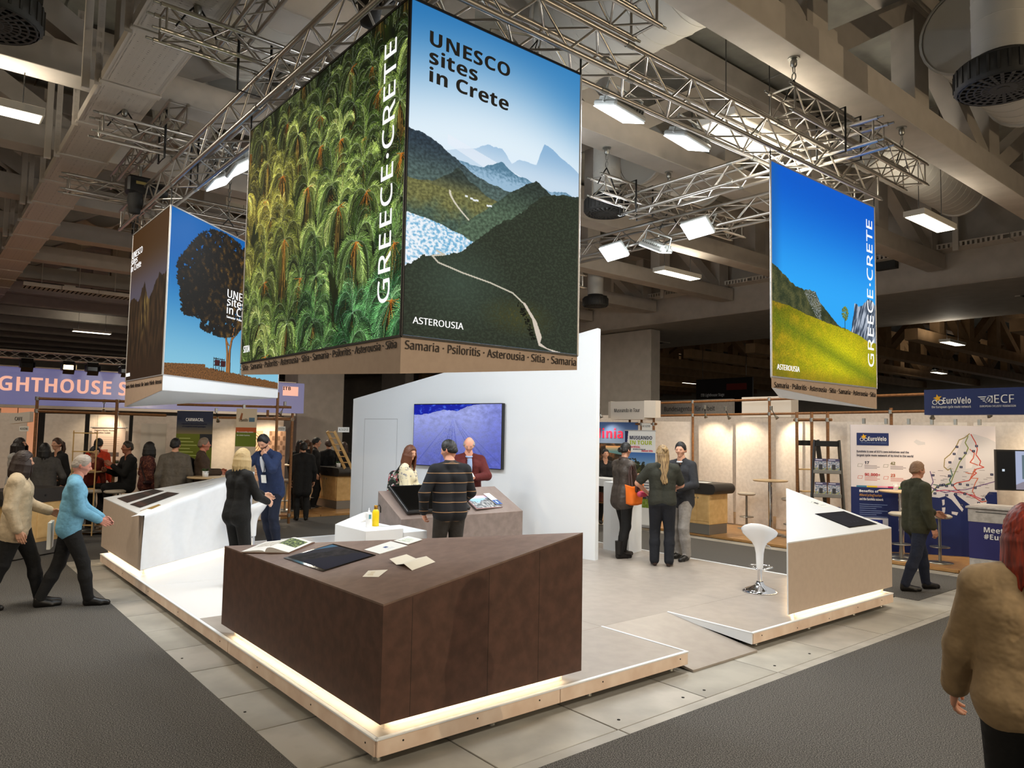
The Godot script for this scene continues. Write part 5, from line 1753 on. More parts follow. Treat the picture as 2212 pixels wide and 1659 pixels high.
func plant(label: String, at: Vector3):
	var t := thing("potted_plant", label, "potted plant", at, 0, "small table plants")
	part(t, "pot", lathe([Vector2(0, 0), Vector2(0.05, 0), Vector2(0.055, 0.1), Vector2(0.045, 0.1), Vector2(0.045, 0.085), Vector2(0, 0.085)], 18), M.white_gloss)
	var m := mat(Color(0.16, 0.28, 0.10), 0.7)
	for i in 14:
		var an := i * 2.4
		var r := 0.05 + 0.02 * (i % 3)
		part(t, "leaf", leaf_mesh(), m, Vector3(cos(an) * 0.02, 0.09, sin(an) * 0.02), Vector3(35 + 30 * (i % 3), rad_to_deg(an), 0), Vector3.ONE * (0.8 + 0.15 * (i % 3)))

func leaf_mesh() -> ArrayMesh:
	if not cache.has("leaf"):
		var st := start()
		var p := [Vector3(0, 0, 0), Vector3(0.018, 0.03, 0.004), Vector3(0.014, 0.065, 0.0), Vector3(0, 0.09, -0.006), Vector3(-0.014, 0.065, 0.0), Vector3(-0.018, 0.03, 0.004)]
		quad_face(st, p, Vector3(0, 0.04, -1))
		quad_face(st, p, Vector3(0, 0.04, 1))
		cache["leaf"] = st.commit()
	return cache["leaf"]

func roll_counter(label: String, at: Vector3, turn: float, w: float, dp: float):
	# birch cabinet with a padded leather top that rolls over the end
	var t := thing("wooden_counter", label, "counter", at, turn)
	box_at(t, "kick_plate", Vector3(w / 2, 0.11, -dp / 2), Vector3(w - 0.02, 0.22, dp - 0.02), M.steel_matt)
	box_at(t, "cabinet", Vector3(w / 2, 0.50, -dp / 2), Vector3(w, 0.60, dp), M.birch, 0.006)
	box_at(t, "door", Vector3(w * 0.26, 0.52, 0.004), Vector3(w * 0.45, 0.52, 0.012), M.birch)
	box_at(t, "door", Vector3(w * 0.74, 0.52, 0.004), Vector3(w * 0.45, 0.52, 0.012), M.birch)
	for x in [0.44, 0.56]:
		part(t, "knob", cylm(0.012, 0.012, 0.02, 12), M.steel, Vector3(w * x, 0.72, 0.02), Vector3(90, 0, 0))
	var pf := []
	for i in 13:
		var an := -PI / 2 + PI * i / 12.0
		pf.append(Vector2(w + 0.05 + cos(an) * 0.105, 0.905 + sin(an) * 0.105))
	pf.append(Vector2(-0.12, 1.01))
	pf.append(Vector2(-0.14, 0.905))
	pf.append(Vector2(-0.12, 0.80))
	var st := start()
	var f := []
	var b := []
	for p in pf:
		f.append(Vector3(p.x, p.y, 0.03))
		b.append(Vector3(p.x, p.y, -dp - 0.03))
	var mid := Vector3(w / 2, 0.9, -dp / 2)
	quad_face(st, f, mid)
	quad_face(st, b, mid)
	for i in pf.size():
		var j := (i + 1) % pf.size()
		quad_face(st, [f[i], f[j], b[j], b[i]], mid)
	part(t, "padded_top", st.commit(), M.leather)
	for x in [0.3, 0.62]:
		part(t, "stud", cylm(0.016, 0.016, 0.012, 12), M.ink, Vector3(w * x, 0.905, 0.034), Vector3(90, 0, 0))
	return t

func spot(label: String, at: Vector3, aim: Vector3, energy: float, arm: Vector3):
	var t := thing("clip_spotlight", label, "spotlight", at, 0, "small clip-on spotlights of the booths")
	var n := aim.normalized()
	var xf := bar_xf(Vector3.ZERO, n, 1.0)
	part(t, "lamp_head", lathe([Vector2(0.018, -0.06), Vector2(0.022, -0.02), Vector2(0.042, 0.03), Vector2(0.038, 0.03), Vector2(0.018, -0.02)], 16), M.steel).transform = Transform3D(xf.basis, Vector3.ZERO)
	part(t, "bulb", lathe([Vector2(0, 0.0), Vector2(0.03, 0.012), Vector2(0.034, 0.026), Vector2(0, 0.03)], 14), M.bulb).transform = Transform3D(xf.basis, Vector3.ZERO)
	bar(t, "arm", -n * 0.05, arm, 0.008, M.black, 6)
	box_at(t, "clip", arm, Vector3(0.05, 0.09, 0.05), M.steel)
	var l := SpotLight3D.new()
	l.name = "lamp_light"
	l.light_color = Color(1.0, 0.90, 0.75)
	l.light_energy = energy
	l.light_size = 0.03
	l.spot_angle = 52.0
	l.spot_angle_attenuation = 0.7
	l.spot_range = 30.0
	l.shadow_enabled = true
	t.add_child(l, true)
	l.transform = Transform3D(face_basis(n, Vector3.UP.cross(n)), n * 0.04)

func board(called, label, cat, a: Vector3, b: Vector3, h: float, th: float, m, group := "") -> MeshInstance3D:
	# an upright board whose lower edge runs a-b, seen from the side where a is on the left
	return solo(called, label, cat, sheet(a, b, b + Vector3(0, h, 0), a + Vector3(0, h, 0), th), m, Vector3.ZERO, Vector3.ZERO, group)

func booths():
	M.seat = mat(Color(0.72, 0.68, 0.62), 0.6)
	M.steel_matt = mat(Color(0.55, 0.54, 0.52), 0.5, 0.7)
	M.blue = mat(Color(0.085, 0.165, 0.40), 0.55)
	M.text_paint = mat(Color(0.95, 0.95, 0.95), 0.6)
	right_booths()
	info_wall()
	left_booths()
	stage_sign()

func right_booths():
	for i in 6:
		var b := solo("booth_floor", "wooden booth floor board " + ["beside the blue map wall", "before the bar table", "before the round stool", "under the birch counter", "left of the birch counter", "under the island poster"][i], "floor board", bx(Vector3(4.4, 0.05, 1.96), 0.004), M.woodfloor, Vector3(12.35, 0.025, 0.62 - 1.97 * i), Vector3.ZERO, "wooden floor boards of the right-hand booths")
		b.set_meta("kind", "structure")
	var x := 12.05
	for p in [["cream cloth panel left of the birch counter, tilted forward", Vector2(11.6, -7.7), Vector2(12.0, -6.68), 0.0], ["cream cloth panel behind the padded counter", Vector2(x, -6.5), Vector2(x, -5.56), 0.02], ["cream cloth panel behind the round stool", Vector2(x, -5.5), Vector2(x, -4.68), 0.02], ["cream cloth panel right of the bar table pole", Vector2(x, -4.52), Vector2(x, -3.9), 0.02], ["cream cloth panel behind the black ladder racks", Vector2(x, -3.85), Vector2(x + 0.1, -3.0), 0.0], ["cream cloth panel left behind the map wall", Vector2(12.0, -2.95), Vector2(12.0, -2.2), 0.0], ["cream cloth panel above the map wall", Vector2(12.25, -2.0), Vector2(12.5, -1.0), 0.0], ["cream cloth panel behind the wall screen", Vector2(12.5, -0.9), Vector2(12.2, 1.2), 0.0]]:
		linen(p[0], p[1], p[2], 0.08, 2.34, p[3])
	frame("wooden pole frame with two rails along the cream cloth panels", [[Vector3(11.95, 0.05, -6.58), Vector3(11.95, 2.83, -6.58)], [Vector3(11.95, 0.05, -4.6), Vector3(11.95, 2.86, -4.6)], [Vector3(11.98, 0.05, -2.1), Vector3(11.98, 2.6, -2.1)]],
		[[Vector3(11.95, 2.79, -8.4), Vector3(11.95, 2.84, -1.3)], [Vector3(11.95, 2.48, -8.4), Vector3(11.95, 2.53, -1.3)]])
	frame("three wooden poles beside the black ladder racks", [[Vector3(10.9, 0.05, -3.39), Vector3(10.9, 2.5, -3.39)], [Vector3(10.9, 0.05, -3.09), Vector3(10.9, 2.5, -3.09)], [Vector3(10.9, 0.05, -2.78), Vector3(10.9, 2.5, -2.78)]], [[Vector3(10.9, 2.35, -3.45), Vector3(10.9, 2.35, -2.7)]])
	frame("three wooden poles below the lettered white box sign", [[Vector3(10.9, 0.05, -7.6), Vector3(10.9, 2.42, -7.6)], [Vector3(10.9, 0.05, -7.24), Vector3(10.9, 2.42, -7.24)], [Vector3(10.9, 0.05, -6.88), Vector3(10.9, 2.42, -6.88)]], [[Vector3(10.9, 2.26, -7.75), Vector3(10.9, 2.26, -6.8)]])
	# box signs
	var s := thing("box_sign", "white trapezoid box sign reading Museando in Tour above the roll-up banner", "sign", Vector3(10.62, 0, 0))
	part(s, "box", prism([Vector2(0, -7.95), Vector2(0, -6.93), Vector2(0.3, -6.93), Vector2(0.3, -7.95)], 2.36, 2.78), M.linen_white)
	part(s, "flared_end", prism([Vector2(0, -6.93), Vector2(0.12, -6.70), Vector2(0.3, -6.70), Vector2(0.3, -6.93)], 2.40, 2.79), M.linen_white)
	part(s, "flared_end", prism([Vector2(0, -7.95), Vector2(0.12, -8.14), Vector2(0.3, -8.14), Vector2(0.3, -7.95)], 2.40, 2.79), M.linen_white)
	letter(s, "Museando in Tour", Vector3(-0.004, 2.53, -7.83), Vector3(0, 0, 1), Vector3.UP, 0.085, 0.78, M.ink)
	var s2 := thing("box_sign", "blank white box sign above the cloth panels beside the meadow box", "sign", Vector3(12.3, 0, 0))
	part(s2, "box", prism([Vector2(0, -5.5), Vector2(0, -4.3), Vector2(0.3, -4.3), Vector2(0.3, -5.5)], 2.44, 2.9), M.linen_white)
	# furniture
	roll_counter("birch counter with a dark padded roll top and papers on it", Vector3(10.12, 0.05, -5.42), -90, 0.60, 0.62)
	solo("leaflets", "loose pink and white papers on the padded counter top", "papers", sheet(Vector3(10.2, 1.062, -5.5), Vector3(10.3, 1.062, -5.0), Vector3(10.6, 1.062, -5.1), Vector3(10.55, 1.062, -5.6), 0.004), pic_mat(pic_sheet(21)))
	bar_table("round bar table standing before the cream cloth panels", Vector3(11.29, 0.05, -4.19))
	round_stool("round stool left of the bar table before the cloth panels", Vector3(11.7, 0.05, -5.0))
	round_stool("round stool peeking out beside the right wedge counter's peak", Vector3(11.3, 0.05, -3.75))
	ladder_rack("black ladder rack standing edge-on behind the poles", Vector3(11.3, 0.05, -3.35), -38, false)
	ladder_rack("black ladder rack filled with cycling brochures", Vector3(10.55, 0.05, -2.62), -62, true)
	# the island poster, the roll-up and a small number sign
	var p := board("poster", "pink lettered poster of a sunny island coast beside the white wall", "poster", Vector3(10.36, 0.95, -8.9), Vector3(10.9, 0.95, -7.35), 1.35, 0.02, pic_mat(pic_coast()))
	letter(p, "Sardinia", Vector3(10.373, 1.92, -8.85), Vector3(0.33, 0, 0.944), Vector3.UP, 0.22, 1.22, M.pink, true)
	var r := thing("roll_up_banner", "roll-up banner reading Museando in Tour with a coast photo", "banner", Vector3(9.86, 0, 0))
	part(r, "print", sheet(Vector3(0, 0.1, -6.82), Vector3(0.15, 0.1, -6.1), Vector3(0.15, 2.1, -6.1), Vector3(0, 2.1, -6.82), 0.006), pic_mat(pic_rollup()))
	box_at(r, "base", Vector3(0.08, 0.08, -6.46), Vector3(0.2, 0.06, 0.76), M.alu_dull, 0.01, Vector3(0, 11, 0))
	bar(r, "top_rail", Vector3(0, 2.1, -6.83), Vector3(0.155, 2.1, -6.09), 0.012, M.alu_dull)
	var rd := Vector3(0.15, 0, 0.72)
	letter(r, "MUSEANDO", Vector3(0.021, 1.91, -6.70), rd, Vector3.UP, 0.075, 0.54, M.navy_ink, true)
	letter(r, "IN TOUR", Vector3(0.021, 1.80, -6.70), rd, Vector3.UP, 0.085, 0.54, mat(Color(0.70, 0.76, 0.05)), true)
	letter(r, "Sardinia,", Vector3(0.021, 1.73, -6.70), rd, Vector3.UP, 0.04, 0.26, M.pink, true)
	letter(r, "paradise of song and", Vector3(0.038, 1.69, -6.62), rd, Vector3.UP, 0.022, 0.30, M.navy_ink, true)
	letter(r, "sweet life", Vector3(0.079, 1.65, -6.42), rd, Vector3.UP, 0.04, 0.27, M.pink, true)
	letter(r, "MUSEANDOING", Vector3(0.013, 1.07, -6.74), rd, Vector3.UP, 0.07, 0.58, M.navy_ink, true)
	var nsn := board("number_sign", "small white hall number sign over the roll-up banner", "sign", Vector3(10.84, 2.02, -7.18), Vector3(10.88, 2.02, -6.92), 0.26, 0.008, M.paper)
	letter(nsn, "4.1/210", Vector3(10.84, 2.19, -7.16), Vector3(0.04, 0, 0.26), Vector3.UP, 0.045, 0.2, M.ink)
	# the white plinth at the platform's edge
	var pl := thing("display_plinth", "white block plinth between the woman with the orange bag and the banner", "plinth")
	part(pl, "block", prism([Vector2(6.48, -3.72), Vector2(6.9, -3.82), Vector2(6.96, -4.3), Vector2(6.52, -4.3)], DECK, 1.24), M.white)
	var wt := thing("counter_table", "white table with shelves behind the stand wall's right edge", "table", Vector3(9.3, 0.0, -6.95))
	box_at(wt, "tabletop", Vector3(0, 1.0, 0), Vector3(0.5, 0.16, 1.0), M.white)
	for z in [-0.4, 0.4]:
		box_at(wt, "leg", Vector3(0, 0.48, z), Vector3(0.06, 0.9, 0.06), M.steel)
	box_at(wt, "shelf", Vector3(0.1, 0.55, 0), Vector3(0.3, 0.02, 0.9), M.pole)
	for i in 12:
		tag(box_at(self, "book", Vector3(9.4, 0.66, -7.32 + 0.06 * i), Vector3(0.2, 0.18, 0.045), mat(Color(0.35, 0.12, 0.08).lerp(Color(0.6, 0.4, 0.25), (i * 7 % 5) / 5.0)), 0.002), "dark spined book on the shelf under the white booth table", "book", "books under the white booth table")

func ladder_rack(label: String, at: Vector3, turn: float, full: bool):
	var t := thing("ladder_rack", label, "brochure rack", at, turn)
	for sg in [-1, 1]:
		beam(t, "side_rail", Vector3(sg * 0.30, 0, 0.22), Vector3(sg * 0.20, 1.92, -0.12), 0.03, 0.1, M.black)
	box_at(t, "top_board", Vector3(0, 1.86, -0.11), Vector3(0.42, 0.1, 0.03), M.black)
	for i in 4:
		var y := 1.45 - 0.42 * i
		var z := 0.22 - 0.34 * y / 1.92
		if full:
			box_at(t, "shelf", Vector3(0, y - 0.12, z + 0.03), Vector3(0.46, 0.012, 0.12), M.steel_matt)
			box_at(t, "clear_lip", Vector3(0, y - 0.09, z + 0.09), Vector3(0.46, 0.06, 0.006), M.steel_matt)
			for k in 2:
				var b := solo("brochure", ["top", "second", "third", "lowest"][i] + " shelf of the filled black rack, " + ["left", "right"][k] + " cycling brochure", "brochure", bx(Vector3(0.20, 0.26, 0.03), 0.002), pic_mat(pic_bike()), Vector3.ZERO, Vector3.ZERO, "cycling brochures in the black rack")
				b.transform = t.transform * Transform3D(Basis(Vector3.RIGHT, -0.18), Vector3(-0.108 + 0.216 * k, y + 0.01, z + 0.03))
				b.mesh = sheet(Vector3(-0.1, -0.13, 0.015), Vector3(0.1, -0.13, 0.015), Vector3(0.1, 0.13, 0.015), Vector3(-0.1, 0.13, 0.015), 0.03)
		else:
			box_at(t, "shelf", Vector3(0, y - 0.1, z), Vector3(0.44, 0.02, 0.24), M.birch)

var bike: Texture2D
func pic_bike() -> Texture2D:
	if bike == null:
		var im := Image.create_empty(64, 84, false, Image.FORMAT_RGB8)
		var n := nz(91, 0.09)
		for y in 84:
			for x in 64:
				var k := n.get_noise_2d(x, y)
				im.set_pixel(x, y, Color(0.35, 0.42, 0.52).lerp(Color(0.65, 0.62, 0.35) if y > 52 else Color(0.75, 0.72, 0.72), clampf(0.5 + k * 1.6, 0, 1)))
		im.fill_rect(Rect2i(0, 0, 64, 16), Color(0.24, 0.22, 0.36))
		im.fill_rect(Rect2i(6, 5, 36, 4), Color(0.85, 0.85, 0.9))
		im.fill_rect(Rect2i(24, 34, 18, 30), Color(0.12, 0.10, 0.12))
		bike = tex(im)
	return bike

func pic_coast() -> Texture2D:
	var im := Image.create_empty(160, 180, false, Image.FORMAT_RGB8)
	var n := nz(92, 0.05)
	for y in 180:
		for x in 160:
			var k := n.get_noise_2d(x, y)
			var c := Color(0.22, 0.35, 0.58).lerp(Color(0.55, 0.62, 0.72), y / 90.0)
			if y > 66:
				c = Color(0.12, 0.09, 0.05).lerp(Color(0.45, 0.30, 0.18), clampf(0.3 + k * 1.6, 0, 1))
			if x > 80 and y > 74 and y < 110 - (160 - x) * 0.2:
				c = Color(0.35, 0.52, 0.55).lerp(Color(0.9, 0.65, 0.42), clampf((92 - y) / 18.0, 0, 1))
			im.set_pixel(x, y, c)
	return tex(im)

func pic_rollup() -> Texture2D:
	var im := Image.create_empty(120, 320, false, Image.FORMAT_RGB8)
	im.fill(Color(0.93, 0.93, 0.92))
	var n := nz(93, 0.06)
	for y in range(75, 152):
		for x in 120:
			var k := n.get_noise_2d(x, y)
			var c := Color(0.22, 0.42, 0.70).lerp(Color(0.62, 0.75, 0.85), (y - 75) / 55.0)
			if y > 128:
				c = Color(0.18, 0.42, 0.60)
			if y > 96 + x * 0.22 + k * 22:
				c = Color(0.09, 0.10, 0.03).lerp(Color(0.33, 0.34, 0.12), clampf(0.4 + k * 1.5, 0, 1))
			im.set_pixel(x, y, c)
	fillpoly(im, [Vector2(0, 0), Vector2(14, 0), Vector2(6, 75), Vector2(0, 75)], Color(0.10, 0.13, 0.32))
	for y in range(204, 262):
		for x in 120:
			var k := n.get_noise_2d(x + 300, y)
			im.set_pixel(x, y, (Color(0.15, 0.16, 0.18) if y < 232 else Color(0.45, 0.55, 0.15)).lerp(Color(0.7, 0.7, 0.65), clampf(k * 1.4, 0, 1)))
	for i in 3:
		im.fill_rect(Rect2i(16, 176 + 9 * i, 80, 3), Color(0.3, 0.3, 0.36))
		im.fill_rect(Rect2i(20, 278 + 12 * i, 18, 8), Color(0.4, 0.4, 0.4))
	return tex(im)

# the cycle-route map wall and its booth
func info_wall():
	var a := Vector3(10.74, 0.06, -2.28)
	var b := Vector3(11.86, 0.06, -0.36)
	var d := (b - a).normalized()
	var n := d.cross(Vector3.UP)
	var W := a.distance_to(b)
	var H := 2.2
	var t := thing("map_wall", "large printed wall with a European cycle route map, white above and blue below", "display wall")
	part(t, "print", sheet(a, b, b + Vector3(0, H, 0), a + Vector3(0, H, 0), 0.05), pic_mat(pic_map()))
	var at := func(u: float, v: float): return a + d * (W * u) + Vector3(0, H * (1.0 - v), 0) + n * 0.001
	part(t, "blue_plate", sheet(at.call(0.045, 0.165), at.call(0.275, 0.165), at.call(0.275, 0.065), at.call(0.045, 0.065), 0.001), M.blue).position = n * 0.002
	letter(t, "EuroVelo", at.call(0.128, 0.128) + n * 0.003, d, Vector3.UP, 0.07, W * 0.13, M.text_paint, true)
	letter(t, "the European cycle route network", at.call(0.075, 0.147) + n * 0.003, d, Vector3.UP, 0.02, W * 0.185, M.pale_ink)
	letter(t, "EuroVelo is one of ECF's core initiatives and the", at.call(0.045, 0.222), d, Vector3.UP, 0.036, W * 0.37, M.navy_ink, true)
	letter(t, "largest cycle route network of its kind in the world", at.call(0.045, 0.252), d, Vector3.UP, 0.036, W * 0.40, M.navy_ink, true)
	for q in [["17", 0.10, 0.315, M.navy_ink], ["42", 0.285, 0.315, mat(Color(0.42, 0.40, 0.18))], ["90,000+", 0.10, 0.41, mat(Color(0.7, 0.1, 0.1))], ["23", 0.285, 0.41, mat(Color(0.72, 0.3, 0.12))]]:
		letter(t, q[0], at.call(q[1], q[2]), d, Vector3.UP, 0.05, 0.0, q[3], true)
	letter(t, "Benefits of", at.call(0.06, 0.54), d, Vector3.UP, 0.042, 0.0, M.text_paint, true)
	letter(t, "#MoreCyclingTourism", at.call(0.06, 0.572), d, Vector3.UP, 0.042, W * 0.16, mat(Color(0.75, 0.55, 0.3)), true)
	letter(t, "and the EuroVelo network", at.call(0.06, 0.604), d, Vector3.UP, 0.042, W * 0.17, M.text_paint, true)
	for i in 6:
		box_at(t, "clip", at.call(0.1 + 0.16 * i, -0.03) - n * 0.03, Vector3(0.04, 0.1, 0.05), M.steel)
	# overhead sign
	var s := thing("overhead_sign", "blue overhead sign lettered EuroVelo and ECF at the right border", "sign", Vector3(10.12, 0, 0))
	part(s, "box", prism([Vector2(0, -0.80), Vector2(0.02, 0.55), Vector2(0.32, 0.55), Vector2(0.3, -0.80)], 2.405, 2.80), M.blue)
	part(s, "white_end", prism([Vector2(0.02, 0.552), Vector2(0.06, 0.64), Vector2(0.32, 0.64), Vector2(0.32, 0.552)], 2.42, 2.82), M.linen_white)
	var z := Vector3(0.015, 0, 1)
	var up := Vector3.UP
	letter(s, "EuroVelo", Vector3(-0.004, 2.575, -0.525), z, up, 0.095, 0.385, M.text_paint, true)
	letter(s, "the European cycle route network", Vector3(-0.004, 2.51, -0.69), z, up, 0.035, 0.55, M.text_paint)
	letter(s, "ECF", Vector3(0.002, 2.575, 0.17), z, up, 0.12, 0.25, M.text_paint)
	letter(s, "EUROPEAN CYCLISTS' FEDERATION", Vector3(0.0, 2.515, -0.02), z, up, 0.028, 0.46, M.text_paint)
	bike_mark(s, Vector3(-0.004, 2.60, -0.60), 0.95)
	bike_mark(t, at.call(0.097, 0.118) + n * 0.002, 0.75, d)
	# the winged wheel mark
	for i in 3:
		part(s, "logo_wing", sheet(Vector3(-0.003, 2.66 - 0.03 * i, -0.03 + 0.03 * i), Vector3(-0.003, 2.66 - 0.03 * i, 0.06), Vector3(-0.003, 2.675 - 0.03 * i, 0.07), Vector3(-0.003, 2.675 - 0.03 * i, -0.05 + 0.03 * i), 0.002), M.text_paint)
	part(s, "logo_square", sheet(Vector3(-0.003, 2.58, 0.05), Vector3(-0.001, 2.58, 0.15), Vector3(-0.001, 2.685, 0.15), Vector3(-0.003, 2.685, 0.09), 0.002), M.text_paint)
	var ring := []
	for i in 16:
		ring.append(Vector3(-0.008, 2.63 + cos(TAU * i / 16) * 0.045, 0.095 + sin(TAU * i / 16) * 0.038))
	part(s, "logo_wheel", sweep(ring, 0.007, 6, true), M.blue)
	bar(s, "logo_bolt", Vector3(-0.008, 2.595, 0.075), Vector3(-0.008, 2.665, 0.115), 0.007, M.blue, 6)
	# screen, counter, table, stools
	var tv := thing("wall_screen", "black screen with a street scene at the right border", "screen", Vector3(10.9, 0, 0))
	var p0 := Vector3(0.15, 1.24, -0.12)
	var p1 := Vector3(0.78, 1.24, 0.62)
	part(tv, "casing", sheet(p0, p1, p1 + Vector3(0, 0.64, 0), p0 + Vector3(0, 0.64, 0), 0.05), M.black)
	var nn := (p1 - p0).cross(up).normalized() * 0.002
	var e := (p1 - p0).normalized()
	part(tv, "picture", sheet(p0 + e * 0.02 + Vector3(0, 0.02, 0) + nn, p1 - e * 0.02 + Vector3(0, 0.02, 0) + nn, p1 - e * 0.02 + Vector3(0, 0.62, 0) + nn, p0 + e * 0.02 + Vector3(0, 0.62, 0) + nn, 0.001), screen_mat(pic_street(), 0.8))
	bar(tv, "stand", Vector3(0.5, 0.05, 0.28), Vector3(0.5, 1.3, 0.28), 0.03, M.black)
	var c := thing("info_counter", "white and violet-blue information counter at the right border", "counter", Vector3(10.15, 0.03, -0.22), 5)
	box_at(c, "base", Vector3(0.35, 0.12, 0.5), Vector3(0.7, 0.24, 1.0), M.marble, 0.006)
	box_at(c, "front", Vector3(0.345, 0.5, 0.5), Vector3(0.70, 0.54, 1.0), mat(Color(0.17, 0.17, 0.42), 0.5), 0.004)
	box_at(c, "drawer", Vector3(0.345, 0.865, 0.5), Vector3(0.71, 0.19, 1.01), M.marble, 0.006)
	box_at(c, "top", Vector3(0.34, 0.985, 0.5), Vector3(0.76, 0.03, 1.06), M.marble, 0.004)
	box_at(c, "drawer_gap", Vector3(-0.012, 0.92, 0.5), Vector3(0.006, 0.008, 0.8), M.ink, 0.0)
	letter(c, "Meet", Vector3(-0.01, 0.63, 0.2), Vector3.BACK, up, 0.075, 0.0, M.text_paint, true)
	letter(c, "#EuroVelo", Vector3(-0.01, 0.53, 0.2), Vector3.BACK, up, 0.075, 0.0, M.text_paint, true)
	bar_table("round bar table with a glass before the blue map wall", Vector3(10.78, 0.05, -1.45))
	tag(part(self, "glass", lathe([Vector2(0, 0), Vector2(0.035, 0), Vector2(0.04, 0.12), Vector2(0.036, 0.12), Vector2(0.032, 0.01), Vector2(0, 0.01)], 16), M.clear, Vector3(10.7, 1.146, -1.5)), "clear glass on the bar table before the blue map wall", "glass")
	round_stool("round stool right of the bar table before the blue map wall", Vector3(10.62, 0.05, -0.8))
	round_stool("round stool behind the walking man in olive, by the map wall", Vector3(10.4, 0.05, -1.3))

func bike_mark(p, o: Vector3, k: float, d := Vector3(0, 0, 1)):
	var up := Vector3.UP
	for x in [-0.045, 0.045]:
		var ring := []
		for i in 14:
			ring.append(o + (d * (x + cos(TAU * i / 14) * 0.036) + up * sin(TAU * i / 14) * 0.036) * k)
		part(p, "logo_wheel", sweep(ring, 0.006 * k, 6, true), M.text_paint)
	var st := start()
	var star := []
	var c := o + up * 0.065 * k
	var n := d.cross(up).normalized() * 0.004
	for i in 10:
		var r := (0.07 if i % 2 == 0 else 0.03) * k
		var an := PI / 2 + TAU * i / 10 + 0.2
		star.append(c + n + (d * cos(an) + up * sin(an)) * r)
	for i in 10:
		quad_face(st, [c + n, star[i], star[(i + 1) % 10]], c - n * 10)
	part(p, "logo_star", st.commit(), mat(Color(0.95, 0.72, 0.10)))

